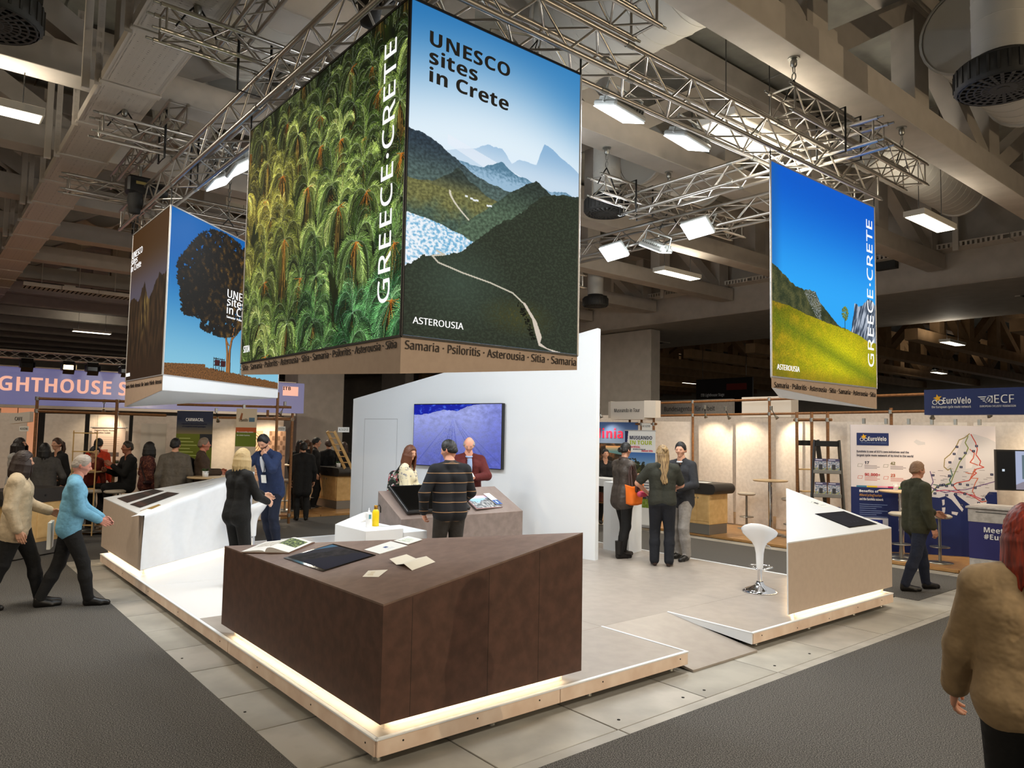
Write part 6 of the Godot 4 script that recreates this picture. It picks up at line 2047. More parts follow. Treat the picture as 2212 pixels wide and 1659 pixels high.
func pic_map() -> Texture2D:
	var W := 768
	var H := 760
	var im := Image.create_empty(W, H, false, Image.FORMAT_RGB8)
	im.fill(Color(0.88, 0.85, 0.86))
	var P := func(l: Array) -> Array:
		var o := []
		for q in l:
			o.append(Vector2(q[0] * W, q[1] * H))
		return o
	var land := Color(0.80, 0.79, 0.81)
	var blue := Color(0.03, 0.12, 0.36)
	im.fill_rect(Rect2i(0, int(0.50 * H), W, H), blue)
	# pale land on the white half
	fillpoly(im, P.call([[.45, .13], [.47, .11], [.50, .125], [.53, .13], [.53, .15], [.48, .155]]), land)
	fillpoly(im, P.call([[.66, .34], [.72, .27], [.76, .16], [.80, .07], [.86, .06], [.95, .09], [1, .12], [1, .5], [.62, .5], [.63, .42], [.70, .40], [.69, .34]]), land)
	fillpoly(im, P.call([[.80, .23], [.83, .21], [.86, .26], [.84, .32], [.80, .33]]), Color(0.88, 0.85, 0.86))
	# land reaching into the blue half
	fillpoly(im, P.call([[.55, .5], [.56, .555], [.62, .56], [.66, .545], [.70, .57], [.74, .62], [.77, .66], [.78, .64], [.75, .59], [.715, .53], [.72, .52], [.78, .57], [.83, .61], [.86, .67], [.885, .65], [.88, .60], [.93, .60], [.935, .57], [.92, .54], [.95, .5]]), land)
	fillpoly(im, P.call([[.636, .575], [.655, .57], [.655, .61], [.64, .62]]), land)
	fillpoly(im, P.call([[.635, .635], [.66, .63], [.655, .675], [.638, .675]]), land)
	fillpoly(im, P.call([[.70, .66], [.745, .665], [.735, .69], [.70, .68]]), land)
	fillpoly(im, P.call([[.90, .62], [1, .60], [1, .68], [.92, .68]]), land)
	# coloured band
	var bc := [Color(0.25, 0.5, 0.62), Color(0.85, 0.72, 0.12), Color(0.92, 0.6, 0.68), Color(0.72, 0.1, 0.38), Color(0.35, 0.62, 0.2), Color(0.75, 0.3, 0.12)]
	for i in 6:
		im.fill_rect(Rect2i(int((0.04 + 0.075 * i) * W), int(0.487 * H), int(0.075 * W), 10), bc[i])
	# routes
	var rt := [[[[.83, .06], [.80, .09], [.76, .11], [.74, .16], [.70, .22], [.66, .26], [.655, .32], [.68, .345], [.70, .33]], Color(0.55, 0.48, 0.25)], [[[.84, .065], [.87, .13], [.88, .18], [.87, .22], [.90, .27], [.89, .30], [.92, .315], [.87, .33], [.855, .35], [.87, .36], [.84, .39], [.82, .42], [.74, .44], [.71, .46], [.74, .50], [.80, .52], [.86, .55], [.90, .58], [.93, .57]], Color(0.72, 0.2, 0.12)],
		[[[.82, .08], [.80, .13], [.82, .17], [.80, .22], [.76, .28], [.74, .33], [.72, .38], [.70, .44], [.66, .46], [.60, .48], [.57, .52], [.56, .55]], Color(0.45, 0.5, 0.2)], [[[.56, .36], [.57, .40], [.58, .44], [.56, .48], [.60, .50], [.66, .52], [.72, .50], [.80, .49], [.88, .46], [.99, .42]], Color(0.4, 0.3, 0.5)], [[[.70, .34], [.71, .38], [.69, .42], [.70, .45], [.64, .47], [.58, .46]], Color(0.1, 0.35, 0.3)],
		[[[.80, .36], [.85, .37], [.86, .33], [.83, .40], [.88, .40], [.86, .44], [.84, .50], [.86, .54]], Color(0.75, 0.4, 0.3)], [[[.60, .51], [.66, .50], [.72, .51], [.78, .52], [.84, .53], [.90, .56]], Color(0.7, 0.15, 0.3)], [[[.83, .18], [.86, .21], [.85, .25], [.83, .28], [.88, .30]], Color(0.75, 0.3, 0.2)]]
	for r in rt:
		for w in 2:
			path(im, P.call(r[0]), r[1], 4)
	var rr := RandomNumberGenerator.new()
	rr.seed = 6
	for q in [[.735, .155], [.715, .21], [.755, .245], [.685, .275], [.79, .20], [.845, .185], [.865, .145], [.68, .38], [.76, .31], [.64, .45], [.66, .46], [.70, .45], [.75, .44], [.80, .445], [.85, .465], [.60, .47], [.58, .49], [.62, .455], [.57, .38], [.66, .53], [.72, .52], [.78, .515], [.90, .55], [.96, .36], [.58, .52], [.87, .58], [.76, .60]]:
		im.fill_rect(Rect2i(int(q[0] * W), int(q[1] * H), 15, 13), Color(0.12, 0.14, 0.28))
		im.fill_rect(Rect2i(int(q[0] * W) + 5, int(q[1] * H) + 4, 5, 4), Color(0.6, 0.62, 0.7))
	for i in 46:
		im.fill_rect(Rect2i(int(rr.randf_range(0.57, 0.95) * W), int(rr.randf_range(0.33, 0.58) * H), rr.randi_range(14, 30), 2), Color(0.35, 0.33, 0.36))
	# small print
	for q in [[.10, .325], [.285, .325], [.10, .42], [.285, .42]]:
		for i in 3:
			im.fill_rect(Rect2i(int(q[0] * W), int((q[1] + 0.011 * i) * H), int((0.09 + 0.02 * ((i * 3) % 2)) * W), 3), Color(0.45, 0.42, 0.45) if q[1] < 0.4 else Color(0.70, 0.38, 0.34))
		path(im, P.call([[q[0] - .045, q[1] - .01], [q[0] - .015, q[1] - .01], [q[0] - .02, q[1] + .012], [q[0] - .05, q[1] + .012], [q[0] - .045, q[1] - .01]]), Color(0.55, 0.55, 0.5) if q[1] < 0.4 else Color(0.75, 0.35, 0.3), 2)
	for i in 12:
		im.fill_rect(Rect2i(int(0.06 * W), int((0.635 + 0.016 * i) * H), int((0.20 - 0.04 * (i % 3)) * W), 3), Color(0.55, 0.62, 0.78))
	im.fill_rect(Rect2i(int(.075 * W), int(.74 * H), int(.19 * W), int(.10 * H)), Color(0.85, 0.85, 0.88))
	im.fill_rect(Rect2i(int(.115 * W), int(.755 * H), int(.11 * W), int(.07 * H)), Color(0.05, 0.15, 0.5))
	for i in 12:
		im.fill_rect(Rect2i(int(.17 * W + cos(TAU * i / 12) * 18), int(.79 * H + sin(TAU * i / 12) * 18), 4, 4), Color(0.95, 0.8, 0.2))
	return tex(im)

func pic_street() -> Texture2D:
	var im := Image.create_empty(120, 80, false, Image.FORMAT_RGB8)
	im.fill(Color(0.06, 0.07, 0.08))
	im.fill_rect(Rect2i(34, 0, 86, 80), Color(0.72, 0.76, 0.88))
	im.fill_rect(Rect2i(46, 8, 8, 50), Color(0.40, 0.48, 0.52))
	im.fill_rect(Rect2i(58, 16, 6, 18), Color(0.45, 0.5, 0.6))
	fillpoly(im, [Vector2(34, 80), Vector2(34, 70), Vector2(64, 56), Vector2(120, 60), Vector2(120, 80)], Color(0.60, 0.57, 0.62))
	im.fill_rect(Rect2i(74, 28, 8, 26), Color(0.12, 0.14, 0.13))
	im.fill_rect(Rect2i(75, 30, 7, 6), Color(0.75, 0.25, 0.25))
	im.fill_rect(Rect2i(9, 38, 5, 5), Color(0.9, 0.95, 1.0))
	return tex(im)

func left_booths():
	for i in 4:
		var b := solo("booth_floor", "wooden booth floor board " + ["behind the left counter", "under the cafe tables", "under the pole frame beside the white wall", "before the birch sideboard"][i], "floor board", bx(Vector3(3.1, 0.05, 9.4), 0.004), M.woodfloor, Vector3([-2.6, 0.52, 3.64, 6.76][i], 0.025, -16.2 if i < 2 else -16.6), Vector3.ZERO, "wooden floor boards of the left-hand booths")
		b.set_meta("kind", "structure")
	for p in [["cream cloth panel left of the hung project poster", Vector2(0.08, -14.9), Vector2(0.75, -14.3)], ["cream cloth panel behind the hung project poster", Vector2(0.83, -14.25), Vector2(1.5, -13.7)], ["cream cloth panel right of the hung project poster", Vector2(1.56, -13.65), Vector2(2.4, -12.9)], ["cream cloth panel behind the green and blue banner", Vector2(2.45, -12.6), Vector2(3.3, -12.0)], ["cream cloth panel lit by spots between the two banners", Vector2(3.2, -11.9), Vector2(3.95, -11.2)], ["cream cloth panel at the left border behind the stage lights", Vector2(-0.8, -15.6), Vector2(-0.22, -15.1)]]:
		linen(p[0], p[1], p[2], 0.07, 2.24, 0.0)
	linen("pale door panel standing behind the woman in the patterned blouse", Vector2(1.42, -12.3), Vector2(1.82, -11.98), 0.06, 2.06, 0.0, M.linen_white)
	frame("dark wooden pole frame over the cafe tables", [[Vector3(-0.34, 0.05, -12.7), Vector3(-0.34, 2.53, -12.7)], [Vector3(0.85, 0.05, -11.75), Vector3(0.85, 2.5, -11.75)]],
		[[Vector3(-0.34, 2.5, -12.7), Vector3(1.6, 2.46, -11.2)], [Vector3(-0.34, 2.26, -12.7), Vector3(1.6, 2.22, -11.2)]])
	frame("wooden pole frame hung with small spots right of the blue suit", [[Vector3(3.62, 0.05, -10.75), Vector3(3.62, 2.75, -10.75)], [Vector3(3.95, 0.05, -10.75), Vector3(3.95, 2.33, -10.75)], [Vector3(3.25, 0.05, -11.0), Vector3(3.25, 2.33, -11.0)], [Vector3(3.75, 0.05, -11.6), Vector3(3.75, 2.4, -11.6)]],
		[[Vector3(1.9, 2.45, -11.6), Vector3(3.9, 2.45, -10.7)], [Vector3(2.0, 2.2, -11.7), Vector3(4.0, 2.22, -10.75)], [Vector3(3.25, 2.2, -10.95), Vector3(4.0, 2.2, -10.75)], [Vector3(3.6, 0.22, -10.8), Vector3(4.0, 0.22, -10.75)]])
	# banners
	var b1 := thing("roll_up_banner", "blue and green roll-up banner reading CARMACAL behind the left counter", "banner", Vector3(1.86, 0, -11.42))
	var d1 := Vector3(0.55, 0, 0.45)
	part(b1, "print", sheet(Vector3(0, 0.1, 0), d1 + Vector3(0, 0.1, 0), d1 + Vector3(0, 2.32, 0), Vector3(0, 2.32, 0), 0.006), pic_mat(pic_carma()))
	letter(b1, "CARMACAL", d1 * 0.25 + Vector3(0, 2.12, 0), d1, Vector3.UP, 0.06, 0.35, M.text_paint, true)
	letter(b1, "Calculates the carbon footprint", d1 * 0.14 + Vector3(0, 2.05, 0), d1, Vector3.UP, 0.03, 0.50, M.navy_ink, true)
	letter(b1, "of complete travel packages", d1 * 0.16 + Vector3(0, 2.0, 0), d1, Vector3.UP, 0.03, 0.46, M.navy_ink, true)
	box_at(b1, "base", d1 * 0.5 + Vector3(0, 0.08, 0), Vector3(0.74, 0.06, 0.2), M.alu_dull, 0.01, Vector3(0, -39, 0))
	var b2 := thing("roll_up_banner", "white roll-up banner with orange and green blocks behind the blue suit", "banner", Vector3(2.40, 0, -9.62))
	var d2 := Vector3(0.29, 0, 0.24)
	part(b2, "print", sheet(Vector3(0, 0.1, 0), d2 + Vector3(0, 0.1, 0), d2 + Vector3(0, 2.36, 0), Vector3(0, 2.36, 0), 0.006), pic_mat(pic_travel()))
	letter(b2, "Travelife", d2 * 0.12 + Vector3(0, 2.12, 0), d2, Vector3.UP, 0.055, 0.17, M.ink_brown)
	letter(b2, "The sustainability solution", d2 * 0.06 + Vector3(0, 1.92, 0), d2, Vector3.UP, 0.022, 0.30, M.text_paint)
	letter(b2, "for a better business", d2 * 0.06 + Vector3(0, 1.86, 0), d2, Vector3.UP, 0.022, 0.24, M.text_paint)
	box_at(b2, "base", d2 * 0.5 + Vector3(0, 0.08, 0), Vector3(0.40, 0.06, 0.16), M.alu_dull, 0.01, Vector3(0, -39, 0))
	var po := thing("hanging_poster", "white project poster hung from clips behind the cafe tables", "poster", Vector3(0.86, 0, -14.1))
	var d3 := Vector3(0.56, 0, 0.46)
	part(po, "print", sheet(Vector3(0, 1.05, 0), d3 + Vector3(0, 1.05, 0), d3 + Vector3(0, 1.95, 0), Vector3(0, 1.95, 0), 0.004), pic_mat(pic_poster()))
	bar(po, "hanging_rail", Vector3(-0.03, 1.96, 0), d3 * 1.04 + Vector3(0, 1.96, 0), 0.014, M.alu_dull)
	for k9 in [0.15, 0.8]:
		bar(po, "wire", d3 * k9 + Vector3(0, 1.97, 0), d3 * k9 + Vector3(0, 2.22, 0), 0.003, M.black, 5)
	letter(po, "Future's Plastic Waste", d3 * 0.08 + Vector3(0, 1.88, 0), d3, Vector3.UP, 0.03, 0.42, M.ink, true)
	letter(po, "Reduction Toolkit", d3 * 0.08 + Vector3(0, 1.83, 0), d3, Vector3.UP, 0.03, 0.34, M.ink, true)
	# lit shell panels
	for k in 2:
		var q := Vector3(3.28 + 0.36 * k, 0, -11.52 + 0.34 * k)
		var dd := Vector3(0.26, 0, 0.24)
		solo("exhibit_print", ["lit print of a round shell between the two banners", "lit brown print right of the round shell"][k], "print", sheet(q + Vector3(0, 0.9, 0), q + dd + Vector3(0, 0.9, 0), q + dd + Vector3(0, 1.95, 0), q + Vector3(0, 1.95, 0), 0.006), pic_mat(pic_shell(k)))
	# furniture
	bar_table("round bar table with a plant left of the sitting man in black", Vector3(0.42, 0.05, -11.9))
	bar_table("round bar table with a plant before the grey-haired man", Vector3(1.86, 0.05, -9.35))
	bar_table("round bar table behind the stool ring near the patterned blouse", Vector3(1.15, 0.05, -12.6))
	bar_table("round bar table beyond the pole frame right of the blue suit", Vector3(5.0, 0.05, -13.2))
	plant("potted plant on the bar table by the sitting man", Vector3(0.45, 1.145, -11.95))
	plant("potted plant on the bar table before the grey-haired man", Vector3(1.80, 1.145, -9.3))
	plant("potted plant on the farther bar table near the patterned blouse", Vector3(1.1, 1.145, -12.6))
	round_stool("front one of the grey stools behind the left counter, lower left", Vector3(0.50, 0.05, -11.45))
	round_stool("grey stool behind the left counter, lower right", Vector3(0.78, 0.05, -11.2))
	round_stool("grey stool behind the left counter, upper right", Vector3(0.95, 0.05, -11.75))
	round_stool("grey stool behind the left counter, upper left behind the table leg", Vector3(0.62, 0.05, -12.1))
	round_stool("round stool before the birch sideboard left of the white wall", Vector3(5.55, 0.05, -13.4))
	round_stool("round stool beyond the pole frame beside the far bar table", Vector3(4.75, 0.05, -12.9))
	roll_counter("birch sideboard with two doors and a dark padded top left of the white wall", Vector3(6.0, 0.05, -14.0), -90, 1.25, 0.7)
	plant("potted plant on the birch sideboard's dark top", Vector3(6.2, 1.062, -13.1))
	roll_counter("birch counter with a black padded roll end behind the passers-by", Vector3(-1.05, 0.02, -8.9), 39, 0.98, 0.5)
	for q in [["leaning wooden ladder shelf over the bending person in rust-red", Vector3(0.28, 0.05, -11.35), Vector3(0.22, 1.9, -11.0), 0.12], ["leaning pale ladder shelf at the white wall's left edge", Vector3(6.02, 1.15, -12.3), Vector3(5.52, 1.96, -12.2), 0.05]]:
		var t := thing("ladder_shelf", q[0], "shelf", q[1])
		var e: Vector3 = q[2] - q[1]
		var off := Vector3(0.16, 0, 0.14) * (1.0 if e.y > 1.2 else 0.4)
		for s in [-1, 1]:
			beam(t, "side_rail", off * s - e * 0.1, e + off * s, 0.02, 0.07, M.birch)
		for i in 6:
			beam(t, "rung", e * (0.08 + 0.18 * i) - off, e * (0.08 + 0.18 * i) + off, 0.06, 0.02, M.birch)
	for q in [["white number sign reading 4.1/213 at the white wall's left edge", "4.1/213", Vector3(4.30, 1.955, -9.35), 0.22], ["small white number sign beyond the pole frame", "4.1/214", Vector3(3.7, 1.95, -10.9), 0.16], ["green-lettered number sign at the left border", "4.1/216", Vector3(-0.52, 1.86, -13.5), 0.18]]:
		var dd := Vector3(0.77, 0, 0.64)
		var s := board("number_sign", q[0], "sign", q[2], q[2] + dd * q[3], 0.1, 0.008, M.paper)
		letter(s, q[1], q[2] + dd * 0.02 + Vector3(0, 0.03, 0), dd, Vector3.UP, 0.045, q[3] * 0.8, M.ink)
	var g := board("box_sign", "pale hanging name sign at the left border over the cafe", "sign", Vector3(-0.68, 2.0, -13.6), Vector3(-0.38, 2.05, -13.3), 0.2, 0.1, M.linen_white)
	letter(g, "CAFE", Vector3(-0.6, 2.07, -13.52), Vector3(0.7, 0, 0.7), Vector3.UP, 0.07, 0.16, M.ink)

func pic_carma() -> Texture2D:
	var im := Image.create_empty(96, 300, false, Image.FORMAT_RGB8)
	for y in 300:
		for x in 96:
			var c := Color(0.08, 0.13, 0.26).lerp(Color(0.55, 0.48, 0.34), clampf((y - 24) / 40.0, 0, 1))
			if y > 60:
				c = Color(0.40, 0.45, 0.05)
				if x > 62 and y < 96:
					c = Color(0.10, 0.12, 0.16)
			if y > 150 and y < 176:
				c = Color(0.10, 0.40, 0.48)
			im.set_pixel(x, y, c)
	for i in 8:
		im.fill_rect(Rect2i(8, 72 + 9 * i, 30 + 9 * (i % 3), 2), Color(0.75, 0.78, 0.5))
	return tex(im)

func pic_travel() -> Texture2D:
	var im := Image.create_empty(80, 300, false, Image.FORMAT_RGB8)
	im.fill(Color(0.80, 0.74, 0.64))
	im.fill_rect(Rect2i(0, 46, 80, 12), Color(0.72, 0.32, 0.10))
	im.fill_rect(Rect2i(0, 58, 80, 34), Color(0.38, 0.45, 0.06))
	fillpoly(im, [Vector2(14, 22), Vector2(20, 10), Vector2(26, 12), Vector2(22, 28), Vector2(16, 28)], Color(0.55, 0.3, 0.12))
	im.fill_rect(Rect2i(50, 22, 22, 10), Color(0.3, 0.42, 0.5))
	for i in 7:
		im.fill_rect(Rect2i(8, 108 + 13 * i, 34 + 8 * (i % 3), 3), Color(0.3, 0.26, 0.22))
	return tex(im)

func pic_poster() -> Texture2D:
	var im := Image.create_empty(96, 120, false, Image.FORMAT_RGB8)
	im.fill(Color(0.88, 0.80, 0.76))
	for i in 5:
		im.fill_rect(Rect2i(10, 26 + 6 * i, 70, 1), Color(0.7, 0.62, 0.6))
	for q in [[14, 62, 34, 10], [50, 70, 30, 12], [36, 92, 22, 16], [66, 92, 16, 14]]:
		im.fill_rect(Rect2i(q[0], q[1], q[2], q[3]), Color(0.4, 0.36, 0.36) if q[0] > 40 else Color(0.75, 0.45, 0.4))
	im.fill_rect(Rect2i(0, 112, 96, 3), Color(0.55, 0.6, 0.3))
	return tex(im)

func pic_shell(k: int) -> Texture2D:
	var im := Image.create_empty(64, 160, false, Image.FORMAT_RGB8)
	im.fill(Color(0.75, 0.60, 0.50))
	for y in 80:
		for x in 64:
			var r := Vector2((x - 32) / 1.0, (y - 40) / 1.3).length()
			if k == 0 and r < 28:
				im.set_pixel(x, y, Color(0.30, 0.18, 0.10).lerp(Color(0.92, 0.78, 0.64), absf(sin(r * 0.45))))
			elif k == 1 and sin(x * 0.3) * sin(y * 0.21) > 0.1:
				im.set_pixel(x, y, Color(0.55, 0.42, 0.34))
	for i in 6:
		im.fill_rect(Rect2i(12, 100 + 8 * i, 40, 2), Color(0.5, 0.38, 0.32))
	return tex(im)

# the stage with its glossy lettered header, far left
func stage_sign():
	var z := -19.0
	var t := thing("stage_header", "long lilac-blue lit header lettered LIGHTHOUSE STAGE at the far left", "sign", Vector3(0, 0, z))
	part(t, "header", bx(Vector3(13.0, 0.98, 0.3), 0.01), M.header, Vector3(1.0, 2.995, -0.15))
	box_at(t, "bottom_trim", Vector3(1.0, 2.46, -0.1), Vector3(13.0, 0.08, 0.4), M.linen_white)
	box_at(t, "top_trim", Vector3(1.0, 3.5, -0.1), Vector3(13.0, 0.03, 0.34), M.linen_white)
	var w := func(s: String): return text_mesh(s, 1.0, true).get_aabb().size.x
	var k: float = 2.71 / (w.call("LIGHTHOUSE S") - w.call("LIG"))
	letter(t, "LIGHTHOUSE STAGE", Vector3(-0.27 - k * w.call("LIG") + 0.09, 2.86, 0.004), Vector3.RIGHT, Vector3.UP, 0.37, k * w.call("LIGHTHOUSE STAGE"), M.salmon, true)
	var e := box_at(t, "end_panel", Vector3(7.35, 3.0, -0.12), Vector3(0.9, 0.98, 0.3), M.header)
	box_at(e, "white_label", Vector3(-0.02, 0.22, 0.155), Vector3(0.52, 0.3, 0.01), M.salmon)
	letter(e, "ITB", Vector3(-0.28, 0.25, 0.165), Vector3.RIGHT, Vector3.UP, 0.11, 0.26, M.ink, true)
	for x in [-0.42, 2.3, 4.6, 7.0]:
		box_at(t, "post", Vector3(x, 1.2, -0.3), Vector3(0.12, 2.4, 0.12), M.linen_white)
	for i in 7:
		var o := box_at(t, "lit_panel", Vector3(-2.6 + 0.48 * i, 1.5, -0.6), Vector3(0.46, 1.9, 0.04), M.warm_panel if i != 4 else M.pink_panel)
		if i < 5:
			part(o, "round_mark", lathe([Vector2(0.07, 0), Vector2(0.11, 0), Vector2(0.11, 0.01), Vector2(0.07, 0.01)], 16), M.ink, Vector3(0, 0.1, 0.022), Vector3(90, 0, 0))
	letter(t, "TOURISM CAFE", Vector3(-0.55, 1.75, -0.57), Vector3.RIGHT, Vector3.UP, 0.13, 0.5, M.pink)
	truss("far lighting truss with stage lamps over the lettered header", Vector3(-6.0, 3.74, -18.0), Vector3(2.6, 3.74, -18.0), 0.18, 0.02, 0.3)
	for q in [[0.9, "brightly lit stage lamp over the lettered header", true], [0.0, "dark stage lamp left of the bright one", false], [1.45, "dark stage lamp right of the bright one", false], [2.25, "dark stage lamp next to the mountain picture", false]]:
		var s := thing("stage_lamp", q[1], "stage light", Vector3(q[0], 3.62, -18.0), 0, "stage lamps on the far truss")
		box_at(s, "housing", Vector3(0, -0.12, 0), Vector3(0.3, 0.2, 0.24), M.black, 0.02)
		bar(s, "yoke", Vector3(0, -0.05, 0), Vector3(0, 0.1, 0), 0.03, M.black)
		for i in 4:
			part(s, "barn_door", bx(Vector3(0.26, 0.14, 0.008), 0.0), M.black, Vector3([0, 0, 0.16, -0.16][i], [-0.03, -0.26, -0.13, -0.13][i], 0.17), Vector3([-40, 40, 0, 0][i], [0, 0, 90, 90][i], 0))
		box_at(s, "lens", Vector3(0, -0.13, 0.122), Vector3(0.22, 0.12, 0.004), M.bulb if q[2] else M.black_gloss, 0.0)
	for q in [["small bright spot above the end of the lettered header", Vector3(6.4, 3.72, -17.0)], ["dark spot lamp beside the small bright one", Vector3(5.9, 3.75, -17.0)]]:
		spot(q[0], q[1], Vector3(-0.1, -0.6, 0.8), 5.0 if q[0].begins_with("small") else 2.0, Vector3(0, 0.2, 0))
	# spots of the booths
	for q in [["clip spot lighting the cloth panel right of the bar table", Vector3(11.55, 2.42, -4.2), Vector3(0.6, -0.8, 0.35)], ["clip spot above the round stool's cloth panel", Vector3(11.5, 2.42, -5.3), Vector3(0.6, -0.8, 0.1)], ["pair of clip spots above the stool, left one", Vector3(11.5, 2.45, -5.9), Vector3(0.5, -0.8, -0.2)],
			["clip spot over the map wall's right part", Vector3(10.9, 2.42, -0.15), Vector3(0.6, -0.75, 0.25)], ["clip spot under the blue overhead sign's left end", Vector3(10.3, 2.38, -0.75), Vector3(0.5, -0.8, -0.25)], ["clip spot at the right border beneath the overhead sign", Vector3(11.2, 2.4, 0.4), Vector3(0.7, -0.6, 0.1)],
			["clip spot left of the lettered box sign", Vector3(10.35, 2.42, -8.0), Vector3(0.3, -0.9, 0.2)], ["clip spot over the hung project poster", Vector3(0.95, 2.32, -13.5), Vector3(0.1, -0.75, -0.6)], ["clip spot over the round shell print", Vector3(3.05, 2.25, -11.0), Vector3(0.35, -0.75, -0.55)], ["clip spot on the pole frame right of the blue suit", Vector3(3.75, 2.32, -10.9), Vector3(-0.3, -0.8, -0.4)],
			["clip spot between the two roll-up banners", Vector3(2.55, 2.15, -11.1), Vector3(0.4, -0.8, -0.5)]]:
		spot(q[0], q[1], q[2], 0.9, -q[2].normalized() * 0.18 + Vector3(0, 0.05, 0))
	# far end of the lower hall: windows and a dark sign
	for i in 3:
		var wd := struct("window_%d" % (i + 1), bx(Vector3(0.1, 1.5, 2.2), 0.0), M.window_frame, Vector3(44.8, 3.3, -4.0 - 4.2 * i))
		for k9 in 2:
			box_at(wd, "pane", Vector3(-0.06, 0, -0.53 + 1.06 * k9), Vector3(0.02, 1.3, 0.96), M.day_glass, 0.0)
	struct("wall_far", bx(Vector3(0.3, 6.0, 50), 0.0), M.paint, Vector3(45.2, 3.0, -18))
	var ds := thing("direction_sign", "dark hanging direction sign under the soffit left of the meadow box", "sign", Vector3(22.6, 3.5, -13.0))
	box_at(ds, "board", Vector3.ZERO, Vector3(0.08, 1.6, 2.6), mat(Color(0.07, 0.05, 0.055), 0.5), 0.01)
	letter(ds, "ITB Lighthouse Stage", Vector3(-0.045, 0.1, -1.05), Vector3.BACK, Vector3.UP, 0.11, 1.1, M.text_paint)
	box_at(ds, "red_field", Vector3(-0.043, 0.45, 0.6), Vector3(0.01, 0.25, 0.9), mat(Color(0.4, 0.1, 0.06)), 0.0)
	for z2 in [-1.0, 1.0]:
		bar(ds, "wire", Vector3(0, 0.8, z2), Vector3(0, 2.1, z2), 0.01, M.black)
	var fs := thing("fascia_sign", "beige fascia sign of a distant booth behind the pole rails", "sign", Vector3(19.5, 2.95, -12.5))
	box_at(fs, "board", Vector3.ZERO, Vector3(0.15, 0.7, 4.0), M.linen, 0.01)
	letter(fs, "Bundesagentur für Arbeit", Vector3(-0.08, -0.05, -0.9), Vector3.BACK, Vector3.UP, 0.16, 2.2, M.ink_brown)
	var wl := struct("wall_booth", bx(Vector3(0.2, 2.6, 14.0), 0.0), M.concrete_dark, Vector3(20.2, 1.3, -9.0))
	struct("wall_booth", bx(Vector3(9.0, 2.4, 0.2), 0.0), M.linen, Vector3(-5.5, 1.2, -19.8))
	struct("wall_booth", bx(Vector3(0.2, 2.6, 16.0), 0.0), M.linen, Vector3(14.6, 1.3, -5.0))

func people():
	M.skin = mat(Color.WHITE, 0.55)
	M.skin.vertex_color_use_as_albedo = true
	M.fold_tex = noise_tex(0.018, 3, 256, FastNoiseLite.TYPE_SIMPLEX_SMOOTH, null, true, 6.0, 4)
	M.weave = noise_tex(0.03, 4, 256, FastNoiseLite.TYPE_SIMPLEX_SMOOTH, [[0.2, 0.8], [Color(0.88, 0.88, 0.88), Color(1, 1, 1)]], false, 4.0, 9)
	M.shirt = mat(Color(0.85, 0.86, 0.88), 0.8)
	M.shirt_blue = mat(Color(0.58, 0.66, 0.80), 0.8)
	var im := Image.create_empty(8, 64, false, Image.FORMAT_RGB8)
	im.fill(Color(0.045, 0.055, 0.09))
	im.fill_rect(Rect2i(0, 30, 8, 5), Color(0.62, 0.48, 0.33))
	M.stripes = mat(Color.WHITE, 0.85)
	M.stripes.albedo_texture = tex(im)
	tri(M.stripes, 9.0, false)
	M.stripes.uv1_triplanar_sharpness = 8.0
	M.flowers = blotch([Color(0.86, 0.82, 0.70), Color(0.30, 0.32, 0.45)], 0.86)
	M.flower_bag = blotch([Color(0.03, 0.03, 0.035), Color(0.85, 0.85, 0.83), Color(0.75, 0.25, 0.35), Color(0.12, 0.3, 0.15)], 0.35)
	M.red_print = blotch([Color(0.24, 0.05, 0.04), Color(0.48, 0.28, 0.20)], 0.55)
	M.quilt = cloth(Color(0.26, 0.225, 0.20), 0.12, 0.5)
	M.blonde = mat(Color.WHITE, 0.5)
	M.blonde.albedo_texture = noise_tex(0.05, 2, 128, FastNoiseLite.TYPE_SIMPLEX_SMOOTH, [[0.2, 0.8], [Color(0.34, 0.25, 0.16), Color(0.74, 0.63, 0.44)]])
	tri(M.blonde, 1.0, false)
	M.blonde.uv1_scale = Vector3(9, 1.2, 9)
	M.red_hair = M.blonde.duplicate()
	M.red_hair.albedo_color = Color(0.95, 0.36, 0.18)
	stand_people()
	passers()
	crowd()

func blotch(cols: Array, keep: float) -> StandardMaterial3D:
	var im := Image.create_empty(128, 128, false, Image.FORMAT_RGB8)
	im.fill(cols[0])
	var r := RandomNumberGenerator.new()
	r.seed = int(keep * 100)
	for i in int((1.0 - keep) * 180):
		var c: Color = cols[1 + r.randi() % (cols.size() - 1)]
		var p := Vector2(r.randi_range(6, 121), r.randi_range(6, 121))
		for k in 5:
			var a := TAU * k / 5.0
			im.fill_rect(Rect2i(int(p.x + cos(a) * 3), int(p.y + sin(a) * 3), 4, 4), c)
	var m := mat(Color.WHITE, 0.8)
	m.albedo_texture = tex(im)
	return tri(m, 3.2, false)

func V(x: float, y: float, z: float) -> Vector3:
	return Vector3(x, y, z)

